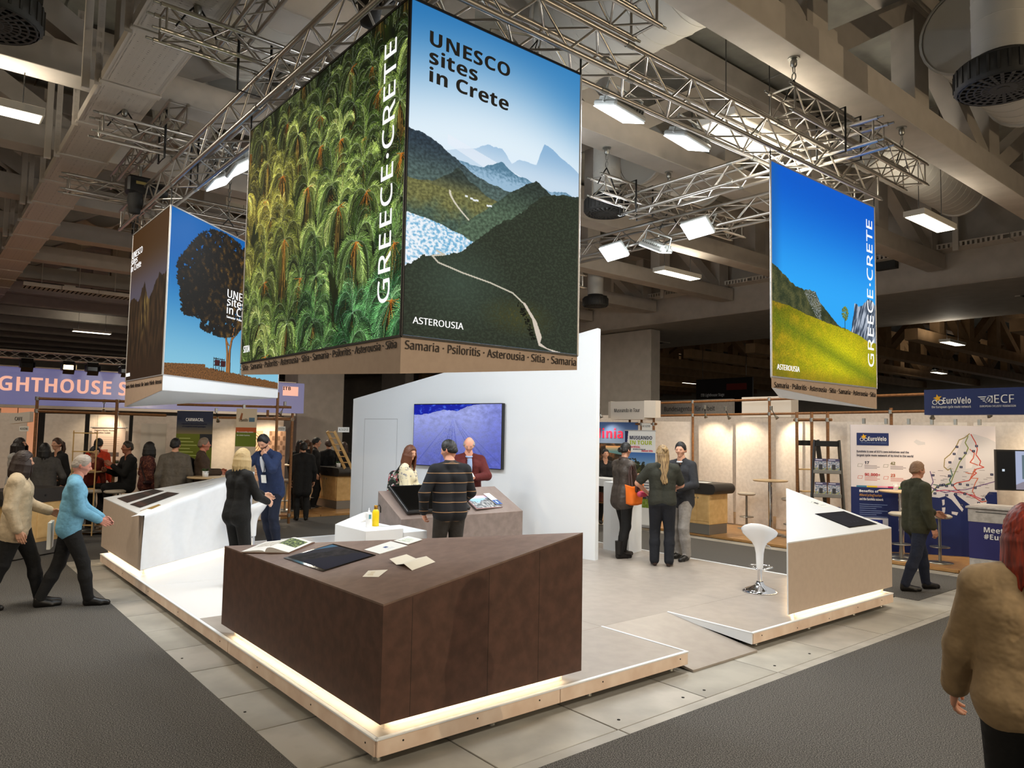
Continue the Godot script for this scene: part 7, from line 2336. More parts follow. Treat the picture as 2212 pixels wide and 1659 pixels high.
func stand_people():
	var blk := cloth(Color(0.03, 0.03, 0.032))
	var navy := cloth(Color(0.10, 0.17, 0.32))
	var navy2 := cloth(Color(0.055, 0.09, 0.18))
	var L: Node3D
	# the pair at the left counter
	var o := {"label": "bearded man in a blue suit with a hand at his chin, beside the white counter", "at": V(2.12, DECK, -7.1), "yaw": -62.0, "h": 1.78, "lean": 16.0, "cell": 0.014, "head": [8, 28],
		"hands": [V(0.10, 1.42, 0.30), V(-0.42, 1.02, 0.42)], "poles": [V(0.7, -0.7, 0.1), V(-0.6, 0.2, -0.6)], "palms": [V(-0.3, 0.2, -1), V(0, -1, 0)], "grips": [0.9, 0.3], "feet": [V(0.13, 0, 0.02), V(-0.08, 0, -0.10)],
		"top": {"mat": navy, "hem": 0.80, "pad": 0.012, "sleeve": 0.014, "name": "jacket"}, "low": navy2, "hair": ["short", Color(0.06, 0.05, 0.045)], "beard": 0.85, "shoe": Color(0.16, 0.09, 0.06)}
	var t := person(o)
	collar(t, o, M.shirt)
	shirt_front(t, o, M.shirt, 1.22)
	badge(t, o)
	o = {"label": "blonde woman in a black jacket and black trousers facing the man in blue", "at": V(0.78, DECK, -4.74), "yaw": 112.0, "h": 1.60, "fem": true, "cell": 0.014, "head": [-4, 4], "lean": 2.0,
		"hands": [V(0.06, 1.12, 0.50), V(-0.16, 1.06, 0.36)], "grips": [0.4, 0.5], "top": {"mat": blk, "hem": 0.84, "flare": 0.018, "name": "jacket"}, "low": cloth(Color(0.045, 0.045, 0.05)), "hair": ["full", Color(0.72, 0.62, 0.44), "bob"], "skin": Color(0.84, 0.66, 0.56)}
	person(o)
	# the group at the taupe counter
	o = {"label": "man in a navy shirt with tan stripes, back turned", "at": V(2.62, DECK, -3.05), "yaw": 166.0, "h": 1.74, "wide": 1.1, "cell": 0.013, "head": [38, 12], "lean": 3.0,
		"hands": [V(0.27, 0.92, 0.14), V(-0.20, 0.98, 0.26)], "poles": [V(0.8, -0.2, -0.6), V(-0.8, -0.2, -0.6)], "grips": [0.6, 0.6], "top": {"mat": M.stripes, "hem": 0.88, "pad": 0.008, "sleeve": 0.016, "name": "polo_shirt"}, "low": cloth(Color(0.17, 0.155, 0.14)), "hair": ["short", Color(0.09, 0.085, 0.08)], "skin": Color(0.80, 0.58, 0.48)}
	t = person(o)
	part(t, "collar", collar_mesh(o), mat(Color(0.05, 0.07, 0.13), 0.8))
	o = {"label": "balding man with glasses in a dark red cardigan reading his phone", "at": V(4.28, DECK, -4.98), "yaw": -24.0, "h": 1.77, "wide": 1.1, "cell": 0.014, "head": [-14, 24], "lean": 3.0,
		"hands": [V(0.03, 1.17, 0.33), V(-0.12, 1.14, 0.32)], "poles": [V(0.9, -0.3, -0.2), V(-0.9, -0.3, -0.2)], "palms": [V(-0.4, 1, 0), V(0.5, 1, 0)], "grips": [0.5, 0.7], "top": {"mat": cloth(Color(0.36, 0.085, 0.075)), "hem": 0.84, "pad": 0.01, "sleeve": 0.018, "name": "cardigan"},
		"low": cloth(Color(0.12, 0.12, 0.15)), "hair": ["fringe", Color(0.60, 0.57, 0.54)], "skin": Color(0.86, 0.62, 0.52)}
	t = person(o)
	shirt_front(t, o, M.shirt_blue, 0.95)
	collar(t, o, M.shirt_blue)
	glasses(t, o)
	var ph := V(-0.04, 1.22, 0.42)
	tag(part(self, "phone", bx(V(0.075, 0.008, 0.15), 0.003), M.paper, t.transform * ph, V(18, -24, 0)), "white phone held by the man in the red cardigan", "phone")
	box_at(t, "watch", o.wrist0 - V(-0.03, 0.0, 0.055), V(0.04, 0.04, 0.03), M.black, 0.012)
	o = {"label": "woman in a cream flowered top almost hidden behind the striped man", "at": V(3.20, DECK, -4.92), "yaw": 40.0, "h": 1.64, "fem": true, "head": [-25, 10], "top": {"mat": M.flowers, "hem": 0.85, "name": "blouse"}, "low": blk, "hair": ["full", Color(0.36, 0.20, 0.11), "shoulder"], "hands": [V(0.1, 1.1, 0.3), V(-0.1, 1.1, 0.3)]}
	t = person(o)
	var bp := thing("backpack", "black backpack with a flower print worn by the half-hidden woman", "backpack", t.transform * V(0, 1.14, -0.21), 40)
	part(bp, "bag", net_mesh(nets([[V(-0.08, -0.17, 0), V(-0.07, 0.15, 0.02), 0.09, 0.08, 0], [V(0.08, -0.17, 0), V(0.07, 0.15, 0.02), 0.09, 0.08, 0]], 0.014, 0.05)), M.flower_bag)
	for s in [-1, 1]:
		part(bp, "shoulder_strap", sweep([V(s * 0.09, 0.2, 0.05), V(s * 0.1, 0.3, 0.12), V(s * 0.1, 0.28, 0.25)], 0.016, 6), M.black)
	# the trio on the right
	o = {"label": "dark-haired woman in a grey-brown quilted jacket carrying an orange bag", "at": V(6.18, DECK, -3.58), "yaw": 84.0, "h": 1.72, "fem": true, "cell": 0.013, "head": [4, 6], "lean": 2.0, "feet": [V(0.07, 0, 0.10), V(-0.07, 0, -0.10)],
		"hands": [V(0.14, 1.20, 0.36), V(0.0, 1.20, 0.36)], "palms": [V(-1, 0.5, 0), V(1, 0.5, 0)], "grips": [0.55, 0.55], "top": {"mat": M.quilt, "hem": 0.80, "flare": 0.02, "pad": 0.012, "sleeve": 0.014, "name": "jacket"}, "low": cloth(Color(0.05, 0.045, 0.045)), "hair": ["short", Color(0.05, 0.04, 0.038), "bun"], "skin": Color(0.80, 0.60, 0.50), "shoe": Color(0.07, 0.05, 0.04)}
	t = person(o)
	for i in 2:
		part(t, "boot_shaft", cylm(0.055, 0.062, 0.2, 20), mat(Color(0.06, 0.045, 0.04), 0.35), o.feet[i] + V(0, 0.17, -0.035))
	part(t, "scarf", sweep([V(0.07, 1.5, 0.02), V(0.0, 1.49, 0.09), V(-0.07, 1.5, 0.02), V(0, 1.52, -0.06)], 0.035, 10, true), mat(Color(0.25, 0.19, 0.17), 0.9))
	orange_bag(t.transform * V(-0.30, 0.98, -0.04), 84)
	o = {"label": "woman in a green shirt and jeans with long blonde hair, back turned", "at": V(6.12, DECK, -2.78), "yaw": 128.0, "h": 1.70, "fem": true, "wide": 1.12, "cell": 0.013, "head": [22, 4], "feet": [V(0.11, 0, 0.02), V(-0.10, 0, 0.0)], "flare": 0.5, "baggy": 0.004,
		"hands": [V(0.22, 1.04, 0.18), V(-0.12, 1.08, 0.32)], "poles": [V(1.0, -0.4, -0.3), V(-1.0, -0.4, -0.3)], "grips": [0.6, 0.5], "top": {"mat": cloth(Color(0.16, 0.165, 0.125)), "hem": 0.90, "short": true, "pad": 0.006, "sleeve": 0.02, "name": "shirt"}, "low": cloth(Color(0.045, 0.06, 0.10)), "low_name": "jeans", "hair": ["full", Color(0.62, 0.50, 0.33), "long", M.blonde], "skin": Color(0.82, 0.60, 0.50), "shoe": Color(0.18, 0.10, 0.06)}
	t = person(o)
	part(t, "hair_knot", net_mesh(nets([[V(-0.02, 0, 0), V(0.025, 0.01, 0.0), 0.025, 0.022, 0], [V(0.0, -0.02, -0.01), V(0.0, 0.025, -0.01), 0.02, 0.018, 0]], 0.008, 0.01)), M.blonde).position = o.head_xf * V(0, 0.055, -0.118)
	tag(part(self, "purse", net_mesh(nets([[V(-0.05, 0, 0), V(0.05, 0, 0), 0.045, 0.045, 0]], 0.01, 0.02)), mat(Color(0.75, 0.25, 0.36), 0.6), t.transform * V(0.30, 1.02, 0.20)), "pink pouch at the elbow of the woman in the green shirt", "pouch")
	o = {"label": "man in a dark grey blazer and light grey trousers behind the woman in green", "at": V(6.78, DECK, -2.95), "yaw": -88.0, "h": 1.74, "cell": 0.014, "head": [18, 4], "feet": [V(0.10, 0, 0.03), V(-0.10, 0, -0.08)], "hands": [V(0.10, 1.08, 0.24), V(-0.06, 1.06, 0.24)], "poles": [V(0.8, -0.6, -0.5), V(-0.8, -0.6, -0.5)],
		"top": {"mat": cloth(Color(0.16, 0.165, 0.185)), "hem": 0.80, "pad": 0.012, "sleeve": 0.014, "name": "blazer"}, "low": cloth(Color(0.60, 0.58, 0.56)), "baggy": 0.006, "hair": ["short", Color(0.07, 0.065, 0.065)], "skin": Color(0.80, 0.60, 0.50)}
	t = person(o)
	collar(t, o, M.shirt)
	shirt_front(t, o, M.ink, 1.2)

func collar_mesh(o: Dictionary) -> ArrayMesh:
	var u: Callable = o.up
	return sweep([u.call(V(0.07, 1.485, 0.0)), u.call(V(0.03, 1.47, 0.065)), u.call(V(-0.03, 1.47, 0.065)), u.call(V(-0.07, 1.485, 0.0)), u.call(V(-0.04, 1.50, -0.06)), u.call(V(0.04, 1.50, -0.06))], 0.015, 8, true)

func collar(t: Node3D, o: Dictionary, m):
	part(t, "shirt_collar", collar_mesh(o), m)

func shirt_front(t: Node3D, o: Dictionary, m, low: float):
	var u: Callable = o.up
	var p := []
	for i in 6:
		var y := lerpf(1.45, low, i / 5.0)
		p.append(u.call(V(0.0, y, 0.085 + 0.03 * sin(PI * clampf((1.5 - y) / 0.4, 0, 1)))))
	part(t, "shirt_front", sweep(p, [0.035, 0.04, 0.038, 0.035, 0.032, 0.03], 10), m)

func badge(t: Node3D, o: Dictionary):
	var u: Callable = o.up
	part(t, "lanyard", sweep([u.call(V(0.06, 1.45, 0.08)), u.call(V(0.015, 1.2, 0.145)), u.call(V(-0.06, 1.45, 0.08))], 0.006, 6), M.black)
	box_at(t, "name_badge", u.call(V(0.01, 1.12, 0.155)), V(0.09, 0.12, 0.004), M.paper, 0.0, V(10, 0, 0))

func glasses(t: Node3D, o: Dictionary):
	for s in [-1, 1]:
		var ring := []
		for i in 12:
			ring.append(o.head_xf * V(s * 0.032 + cos(TAU * i / 12) * 0.022, 0.012 + sin(TAU * i / 12) * 0.015, 0.103))
		part(t, "glasses_rim", sweep(ring, 0.0018, 5, true), M.steel)
		part(t, "glasses_arm", sweep([o.head_xf * V(s * 0.054, 0.016, 0.1), o.head_xf * V(s * 0.08, 0.012, 0.0)], 0.0018, 5), M.steel)

func orange_bag(at: Vector3, yaw: float):
	var t := thing("tote_bag", "orange folding tote bag with a brown flap at the woman's side", "bag", at, yaw)
	var m := mat(Color(0.88, 0.42, 0.05), 0.6)
	var st := start()
	st.set_smooth_group(0)
	var rows := []
	for i in 15:
		var v := i / 14.0
		var row := []
		for j in 32:
			var an := TAU * j / 32.0
			var wx := lerpf(0.10, 0.045, pow(v, 0.7)) * (0.25 if i == 0 else 1.0)
			var wz := lerpf(0.13, 0.19, v) * (0.6 if i == 0 else 1.0)
			var k := 1.0 + 0.07 * sin(an * 5.0 + v * 6.0) * (1.0 - v)
			row.append(V(cos(an) * wx * k, -0.15 + 0.29 * v - 0.02 * cos(an * 2) * v, sin(an) * wz * k))
		rows.append(row)
	for i in 14:
		for j in 32:
			var l := (j + 1) % 32
			for q in [rows[i][j], rows[i][l], rows[i + 1][j], rows[i][l], rows[i + 1][l], rows[i + 1][j]]:
				st.add_vertex(q)
	for j in range(1, 31):
		for q in [rows[0][0], rows[0][j + 1], rows[0][j]]:
			st.add_vertex(q)
		for q in [rows[14][0], rows[14][j], rows[14][j + 1]]:
			st.add_vertex(q)
	st.index()
	st.generate_normals()
	part(t, "bag_body", st.commit(), m)
	var br := mat(Color(0.22, 0.10, 0.08), 0.5)
	part(t, "flap", net_mesh(nets([[V(-0.058, 0.13, -0.02), V(-0.066, 0.06, -0.02), 0.02, 0.02, 0], [V(-0.058, 0.13, 0.03), V(-0.066, 0.06, 0.03), 0.02, 0.02, 0]], 0.009, 0.02)), br)
	part(t, "button", cylm(0.008, 0.008, 0.006, 12), mat(Color(0.8, 0.65, 0.35), 0.3, 0.9), V(-0.088, 0.075, 0.005), V(0, 0, 90))
	for s in [-1, 1]:
		part(t, "handle", sweep([V(s * 0.03, 0.13, -0.07), V(0.05 + s * 0.02, 0.33, -0.045), V(0.09 + s * 0.015, 0.44, 0.0), V(0.05 + s * 0.02, 0.33, 0.045), V(s * 0.03, 0.13, 0.07)], 0.008, 6), br)

func passers():
	# people walking past; the photograph shows them streaked, here they stand in mid-stride
	var walk := [V(0.07, 0, 0.28), V(-0.07, 0, -0.26)]
	var o := {"label": "passer-by in a cream jacket and black trousers at the left border", "at": V(-1.27, 0.004, -5.75), "yaw": 76.0, "h": 1.70, "wide": 1.15, "fem": true, "cell": 0.016, "head": [0, 8], "feet": walk, "hands": [V(0.2, 1.05, 0.3), null],
		"top": {"mat": cloth(Color(0.80, 0.72, 0.60)), "hem": 0.80, "flare": 0.02, "pad": 0.02, "sleeve": 0.02, "name": "jacket"}, "low": cloth(Color(0.05, 0.05, 0.055)), "hair": ["full", Color(0.16, 0.10, 0.08), "bob"], "shoe": Color(0.1, 0.09, 0.085)}
	var t := person(o)
	tag(part(self, "folder", bx(V(0.24, 0.30, 0.04), 0.006), M.paper, V(-0.96, 0.78, -5.66), V(0, 76, 0)), "white bag carried by the passer-by in the cream jacket", "bag")
	o = {"label": "passer-by in a light blue shirt and dark trousers on the left carpet", "at": V(-0.80, 0.004, -5.50), "yaw": 80.0, "h": 1.66, "wide": 1.1, "cell": 0.016, "head": [0, 16], "lean": 5.0, "feet": [V(0.07, 0, -0.24), V(-0.07, 0, 0.26)], "hands": [V(0.1, 1.0, 0.33), V(-0.1, 1.0, 0.3)],
		"top": {"mat": cloth(Color(0.45, 0.68, 0.80)), "hem": 0.86, "pad": 0.016, "sleeve": 0.016, "name": "shirt"}, "low": cloth(Color(0.06, 0.06, 0.065)), "hair": ["short", Color(0.62, 0.58, 0.54)], "skin": Color(0.80, 0.55, 0.48)}
	person(o)
	o = {"label": "passer-by in an olive jacket and blue jeans before the blue map wall", "at": V(8.3, 0.004, -0.22), "yaw": 58.0, "h": 1.70, "wide": 1.08, "cell": 0.016, "head": [0, 4], "feet": [V(0.07, 0, 0.2), V(-0.07, 0, -0.22)], "hands": [V(0.08, 1.05, 0.32), null],
		"top": {"mat": cloth(Color(0.22, 0.22, 0.14)), "hem": 0.82, "pad": 0.02, "sleeve": 0.02, "name": "jacket"}, "low": cloth(Color(0.09, 0.12, 0.20)), "hair": ["short", Color(0.55, 0.42, 0.32)], "skin": Color(0.78, 0.56, 0.46)}
	person(o)
	o = {"label": "red-haired woman in a beige jacket and black trousers walking past close by", "at": V(1.31, 0.004, 2.99), "yaw": 112.0, "h": 1.74, "wide": 1.1, "fem": true, "cell": 0.014, "head": [0, 6], "feet": [V(0.08, 0, 0.2), V(-0.08, 0, -0.2)], "hands": [V(0.27, 0.92, 0.2), V(-0.25, 0.95, -0.1)],
		"top": {"mat": cloth(Color(0.62, 0.52, 0.38), 0.14), "hem": 0.92, "flare": 0.03, "pad": 0.022, "sleeve": 0.024, "name": "jacket"}, "low": cloth(Color(0.04, 0.035, 0.03)), "hair": ["full", Color(0.42, 0.12, 0.04), "shoulder", M.red_hair], "skin": Color(0.84, 0.62, 0.52)}
	person(o)

func crowd():
	var b := cloth(Color(0.035, 0.033, 0.035))
	var dk := cloth(Color(0.055, 0.05, 0.05))
	var g := cloth(Color(0.36, 0.33, 0.29))
	var y := 0.05
	var hair := Color(0.05, 0.035, 0.03)
	var c := 0.02
	for o in [
		{"label": "woman with long dark hair in a white top at the cafe tables, left border", "at": V(-0.70, y, -11.7), "yaw": 60.0, "h": 1.70, "fem": true, "wide": 1.2, "hands": [V(0.2, 1.1, 0.3), V(-0.1, 1.1, 0.3)], "top": {"mat": cloth(Color(0.72, 0.70, 0.68)), "name": "sweater"}, "low": b, "hair": ["full", Color(0.10, 0.05, 0.04), "big"]},
		{"label": "person in a grey sweatshirt with black hair, seen from behind at the cafe", "at": V(-0.40, y, -10.9), "yaw": 170.0, "h": 1.62, "wide": 1.15, "hands": [V(0.25, 1.1, 0.2), V(-0.25, 1.1, 0.2)], "top": {"mat": cloth(Color(0.30, 0.29, 0.28)), "pad": 0.02, "name": "sweatshirt"}, "low": b, "hair": ["full", hair, "bob"]},
		{"label": "brunette woman with a ponytail looking left in a dark top", "at": V(-0.08, y, -11.8), "yaw": -60.0, "h": 1.70, "fem": true, "top": {"mat": dk, "name": "top"}, "low": b, "hair": ["short", Color(0.24, 0.14, 0.08), "ponytail"]},
		{"label": "person in a rust-red jacket bending over under the tilted ladder shelf", "at": V(0.42, y, -11.9), "yaw": 15.0, "h": 1.62, "lean": 24.0, "top": {"mat": cloth(Color(0.42, 0.13, 0.06)), "pad": 0.015, "name": "jacket"}, "low": b, "hair": ["full", hair]},
		{"label": "man in an orange jacket with black hair behind the rust-red jacket", "at": V(0.72, y, -12.6), "yaw": 150.0, "h": 1.68, "top": {"mat": cloth(Color(0.80, 0.22, 0.08)), "pad": 0.015, "name": "jacket"}, "low": b, "hair": ["short", hair]},
		{"label": "man in a black suit sitting on a stool beside the potted table plant", "at": V(1.04, y, -11.5), "yaw": -80.0, "h": 1.78, "sit": true, "wide": 1.12, "feet": [V(0.12, 0.32, 0.34), V(-0.12, 0.32, 0.30)], "hands": [V(0.05, 1.2, 0.3), V(-0.1, 1.1, 0.34)], "top": {"mat": b, "pad": 0.012, "name": "jacket"}, "low": b, "hair": ["short", Color(0.16, 0.12, 0.09)], "skin": Color(0.62, 0.40, 0.30)},
		{"label": "woman in a red patterned blouse with a shoulder bag, looking right", "at": V(1.21, y, -10.75), "yaw": 100.0, "h": 1.66, "fem": true, "hands": [V(0.2, 1.1, 0.25), null], "top": {"mat": M.red_print, "hem": 0.86, "name": "blouse"}, "low": b, "hair": ["full", hair, "bob"]},
		{"label": "man in a taupe suit with black hair seen from behind", "at": V(1.40, y, -9.72), "yaw": 165.0, "h": 1.74, "wide": 1.08, "head": [-25, 0], "top": {"mat": g, "hem": 0.80, "pad": 0.012, "name": "jacket"}, "low": g, "hair": ["short", hair]},
		{"label": "grey-haired man in a brown coat with a backpack, looking right", "at": V(1.90, y, -9.85), "yaw": 70.0, "h": 1.75, "wide": 1.12, "hands": [V(0.05, 1.16, 0.32), V(-0.05, 1.14, 0.32)], "top": {"mat": cloth(Color(0.27, 0.20, 0.14)), "hem": 0.72, "pad": 0.02, "sleeve": 0.02, "name": "coat"}, "low": b, "hair": ["short", Color(0.48, 0.42, 0.36)], "skin": Color(0.74, 0.48, 0.38)},
		{"label": "dark-clothed person at the far left of the group by the wooden counter", "at": V(5.2, 0, -13.2), "yaw": 0.0, "h": 1.72, "fem": true, "top": {"mat": b, "name": "coat"}, "low": b, "hair": ["full", hair, "bob"]},
		{"label": "person in a long black coat with a bag standing left of the wooden counter", "at": V(4.55, 0, -11.5), "yaw": 160.0, "h": 1.70, "wide": 1.1, "top": {"mat": b, "hem": 0.6, "pad": 0.02, "name": "coat"}, "low": b, "hair": ["full", hair]},
		{"label": "woman with a long brown ponytail in black before the wooden counter", "at": V(5.35, 0, -13.1), "yaw": -140.0, "h": 1.74, "fem": true, "top": {"mat": b, "hem": 0.8, "name": "jacket"}, "low": b, "hair": ["short", Color(0.30, 0.19, 0.11), "ponytail"]},
		{"label": "man with a dark cap among the group behind the wooden counter", "at": V(5.75, 0, -13.5), "yaw": 60.0, "h": 1.78, "top": {"mat": b, "pad": 0.01, "name": "jacket"}, "low": b, "hair": ["full", Color(0.03, 0.03, 0.03)]},
		{"label": "dark figure with brown hair right of the man with the cap", "at": V(6.3, 0, -13.9), "yaw": 170.0, "h": 1.72, "top": {"mat": dk, "name": "jacket"}, "low": b, "hair": ["full", Color(0.22, 0.14, 0.09)]},
		{"label": "dark figure nearest the white wall's left edge", "at": V(6.45, 0, -13.3), "yaw": 190.0, "h": 1.68, "fem": true, "top": {"mat": b, "name": "jacket"}, "low": b, "hair": ["full", Color(0.20, 0.12, 0.08), "shoulder"]},
		{"label": "person in black sitting behind the table by the pink island poster", "at": V(9.75, y, -7.3), "yaw": -30.0, "h": 1.62, "top": {"mat": b, "name": "jacket"}, "low": b, "hair": ["short", hair], "hands": [V(0.1, 1.05, 0.3), V(-0.1, 1.05, 0.3)]},
		{"label": "person in dark green at the right border before the wall screen", "at": V(7.95, 0.004, 1.22), "yaw": 20.0, "h": 1.60, "wide": 1.1, "top": {"mat": cloth(Color(0.10, 0.12, 0.08)), "pad": 0.02, "name": "jacket"}, "low": b, "hair": ["short", hair]}]:
		o.cell = c
		var t := person(o)
		if o.label.begins_with("grey-haired"):
			var bp := thing("backpack", "dark backpack worn by the grey-haired man in the brown coat", "backpack", t.transform * V(0, 1.18, -0.22), 70)
			part(bp, "bag", net_mesh(nets([[V(-0.07, -0.18, 0), V(-0.06, 0.16, 0.02), 0.09, 0.08, 0], [V(0.07, -0.18, 0), V(0.06, 0.16, 0.02), 0.09, 0.08, 0]], 0.016, 0.05)), M.black)
		if o.label.begins_with("woman in a red patterned"):
			var sb := thing("shoulder_bag", "dark red bag hanging at the hip of the woman in the patterned blouse", "bag", t.transform * V(-0.24, 0.92, -0.06), 100)
			part(sb, "bag", net_mesh(nets([[V(0, -0.1, -0.09), V(0, -0.1, 0.09), 0.055, 0.055, 0], [V(0, 0.07, -0.08), V(0, 0.07, 0.08), 0.035, 0.035, 0]], 0.014, 0.06)), mat(Color(0.16, 0.05, 0.05), 0.5))
			part(sb, "strap", sweep([V(0, 0.1, 0.06), V(0.12, 0.35, 0.16), V(0.33, 0.52, 0.03), V(0.14, 0.38, -0.11), V(0, 0.1, -0.06)], 0.01, 6), M.black)

# ---------- people ----------
# A figure is laid out as bones (tapered capsules), joined by a smooth minimum on a grid and meshed as surface nets.
# Bone: [a, b, radius at a, radius at b, group]; groups: 0 skin, 1 upper garment, 2 lower garment
func nets(bones: Array, cell: float, k: float) -> Dictionary:
	var lo := Vector3(1e9, 1e9, 1e9)
	var hi := -lo
	for bn in bones:
		var r: float = maxf(bn[2], bn[3]) + cell * 3
		lo = lo.min(bn[0] - Vector3.ONE * r).min(bn[1] - Vector3.ONE * r)
		hi = hi.max(bn[0] + Vector3.ONE * r).max(bn[1] + Vector3.ONE * r)
	var nx := int((hi.x - lo.x) / cell) + 2
	var ny := int((hi.y - lo.y) / cell) + 2
	var nz_ := int((hi.z - lo.z) / cell) + 2
	var sy := nx
	var sz := nx * ny
	var F := PackedFloat32Array()
	F.resize(sz * nz_)
	F.fill(9.0)
	var D := [F.duplicate(), F.duplicate(), F.duplicate()]
	var kq := 0.25 / k
	for bn in bones:
		var a: Vector3 = bn[0]
		var ba: Vector3 = bn[1] - a
		var ra: float = bn[2]
		var dr: float = bn[3] - ra
		var B: PackedFloat32Array = D[bn[4]]
		var l2 := maxf(ba.length_squared(), 1e-9)
		var pad := maxf(ra, ra + dr) + k + cell * 1.6
		var p0: Vector3 = (a.min(bn[1]) - Vector3.ONE * pad - lo) / cell
		var p1: Vector3 = (a.max(bn[1]) + Vector3.ONE * pad - lo) / cell
		var x0 := maxi(0, int(p0.x))
		var x1 := mini(nx - 1, int(p1.x) + 1)
		for iz in range(maxi(0, int(p0.z)), mini(nz_ - 1, int(p1.z) + 1) + 1):
			for iy in range(maxi(0, int(p0.y)), mini(ny - 1, int(p1.y) + 1) + 1):
				var at := iz * sz + iy * sy + x0
				var p := Vector3(lo.x + x0 * cell, lo.y + iy * cell, lo.z + iz * cell) - a
				for ix in range(x0, x1 + 1):
					var h := clampf(p.dot(ba) / l2, 0.0, 1.0)
					var d := (p - ba * h).length() - ra - dr * h
					if d < pad:
						if d < B[at]:
							B[at] = d
						var f := F[at]
						var e := k - absf(f - d)
						F[at] = minf(f, d) - (e * e * kq if e > 0.0 else 0.0)
					at += 1
					p.x += cell
		D[bn[4]] = B
	# one vertex in each cell that the surface crosses
	var V := PackedVector3Array()
	var VG := [PackedFloat32Array(), PackedFloat32Array(), PackedFloat32Array()]
	var id := {}
	var lim := cell * 1.8
	for iz in nz_ - 1:
		for iy in ny - 1:
			var at := iz * sz + iy * sy - 1
			for ix in nx - 1:
				at += 1
				var f0 := F[at]
				if f0 > lim or f0 < -lim:
					continue
				var c := [f0, F[at + 1], F[at + sy], F[at + sy + 1], F[at + sz], F[at + sz + 1], F[at + sz + sy], F[at + sz + sy + 1]]
				var m := 0
				for q in 8:
					if c[q] < 0.0:
						m |= 1 << q
				if m == 0 or m == 255:
					continue
				var s := Vector3.ZERO
				var n := 0
				for e in [[0, 1], [2, 3], [4, 5], [6, 7], [0, 2], [1, 3], [4, 6], [5, 7], [0, 4], [1, 5], [2, 6], [3, 7]]:
					var u: float = c[e[0]]
					var w: float = c[e[1]]
					if (u < 0.0) != (w < 0.0):
						var t := u / (u - w)
						var pa := Vector3(e[0] & 1, (e[0] >> 1) & 1, e[0] >> 2)
						s += pa.lerp(Vector3(e[1] & 1, (e[1] >> 1) & 1, e[1] >> 2), t)
						n += 1
				id[at] = V.size()
				V.append(lo + (Vector3(ix, iy, iz) + s / n) * cell)
				for g in 3:
					var B: PackedFloat32Array = D[g]
					VG[g].append((minf(B[at], 0.15) + minf(B[at + 1], 0.15) + minf(B[at + sy], 0.15) + minf(B[at + sy + 1], 0.15) + minf(B[at + sz], 0.15) + minf(B[at + sz + 1], 0.15) + minf(B[at + sz + sy], 0.15) + minf(B[at + sz + sy + 1], 0.15)) / 8.0)
	var Q := PackedInt32Array()
	for at in id:
		var f0 := F[at]
		for ax in 3:
			var st: int = [1, sy, sz][ax]
			var f1 := F[at + st]
			if (f0 < 0.0) == (f1 < 0.0):
				continue
			var o1: int = [sy, sz, 1][ax]
			var o2: int = [sz, 1, sy][ax]
			if not (id.has(at - o1) and id.has(at - o2) and id.has(at - o1 - o2)):
				continue
			var q := [id[at - o1 - o2], id[at - o2], id[at], id[at - o1]]
			if f0 < 0.0:
				q.reverse()
			for i in q:
				Q.append(i)
	return {"v": V, "g": VG, "q": Q}

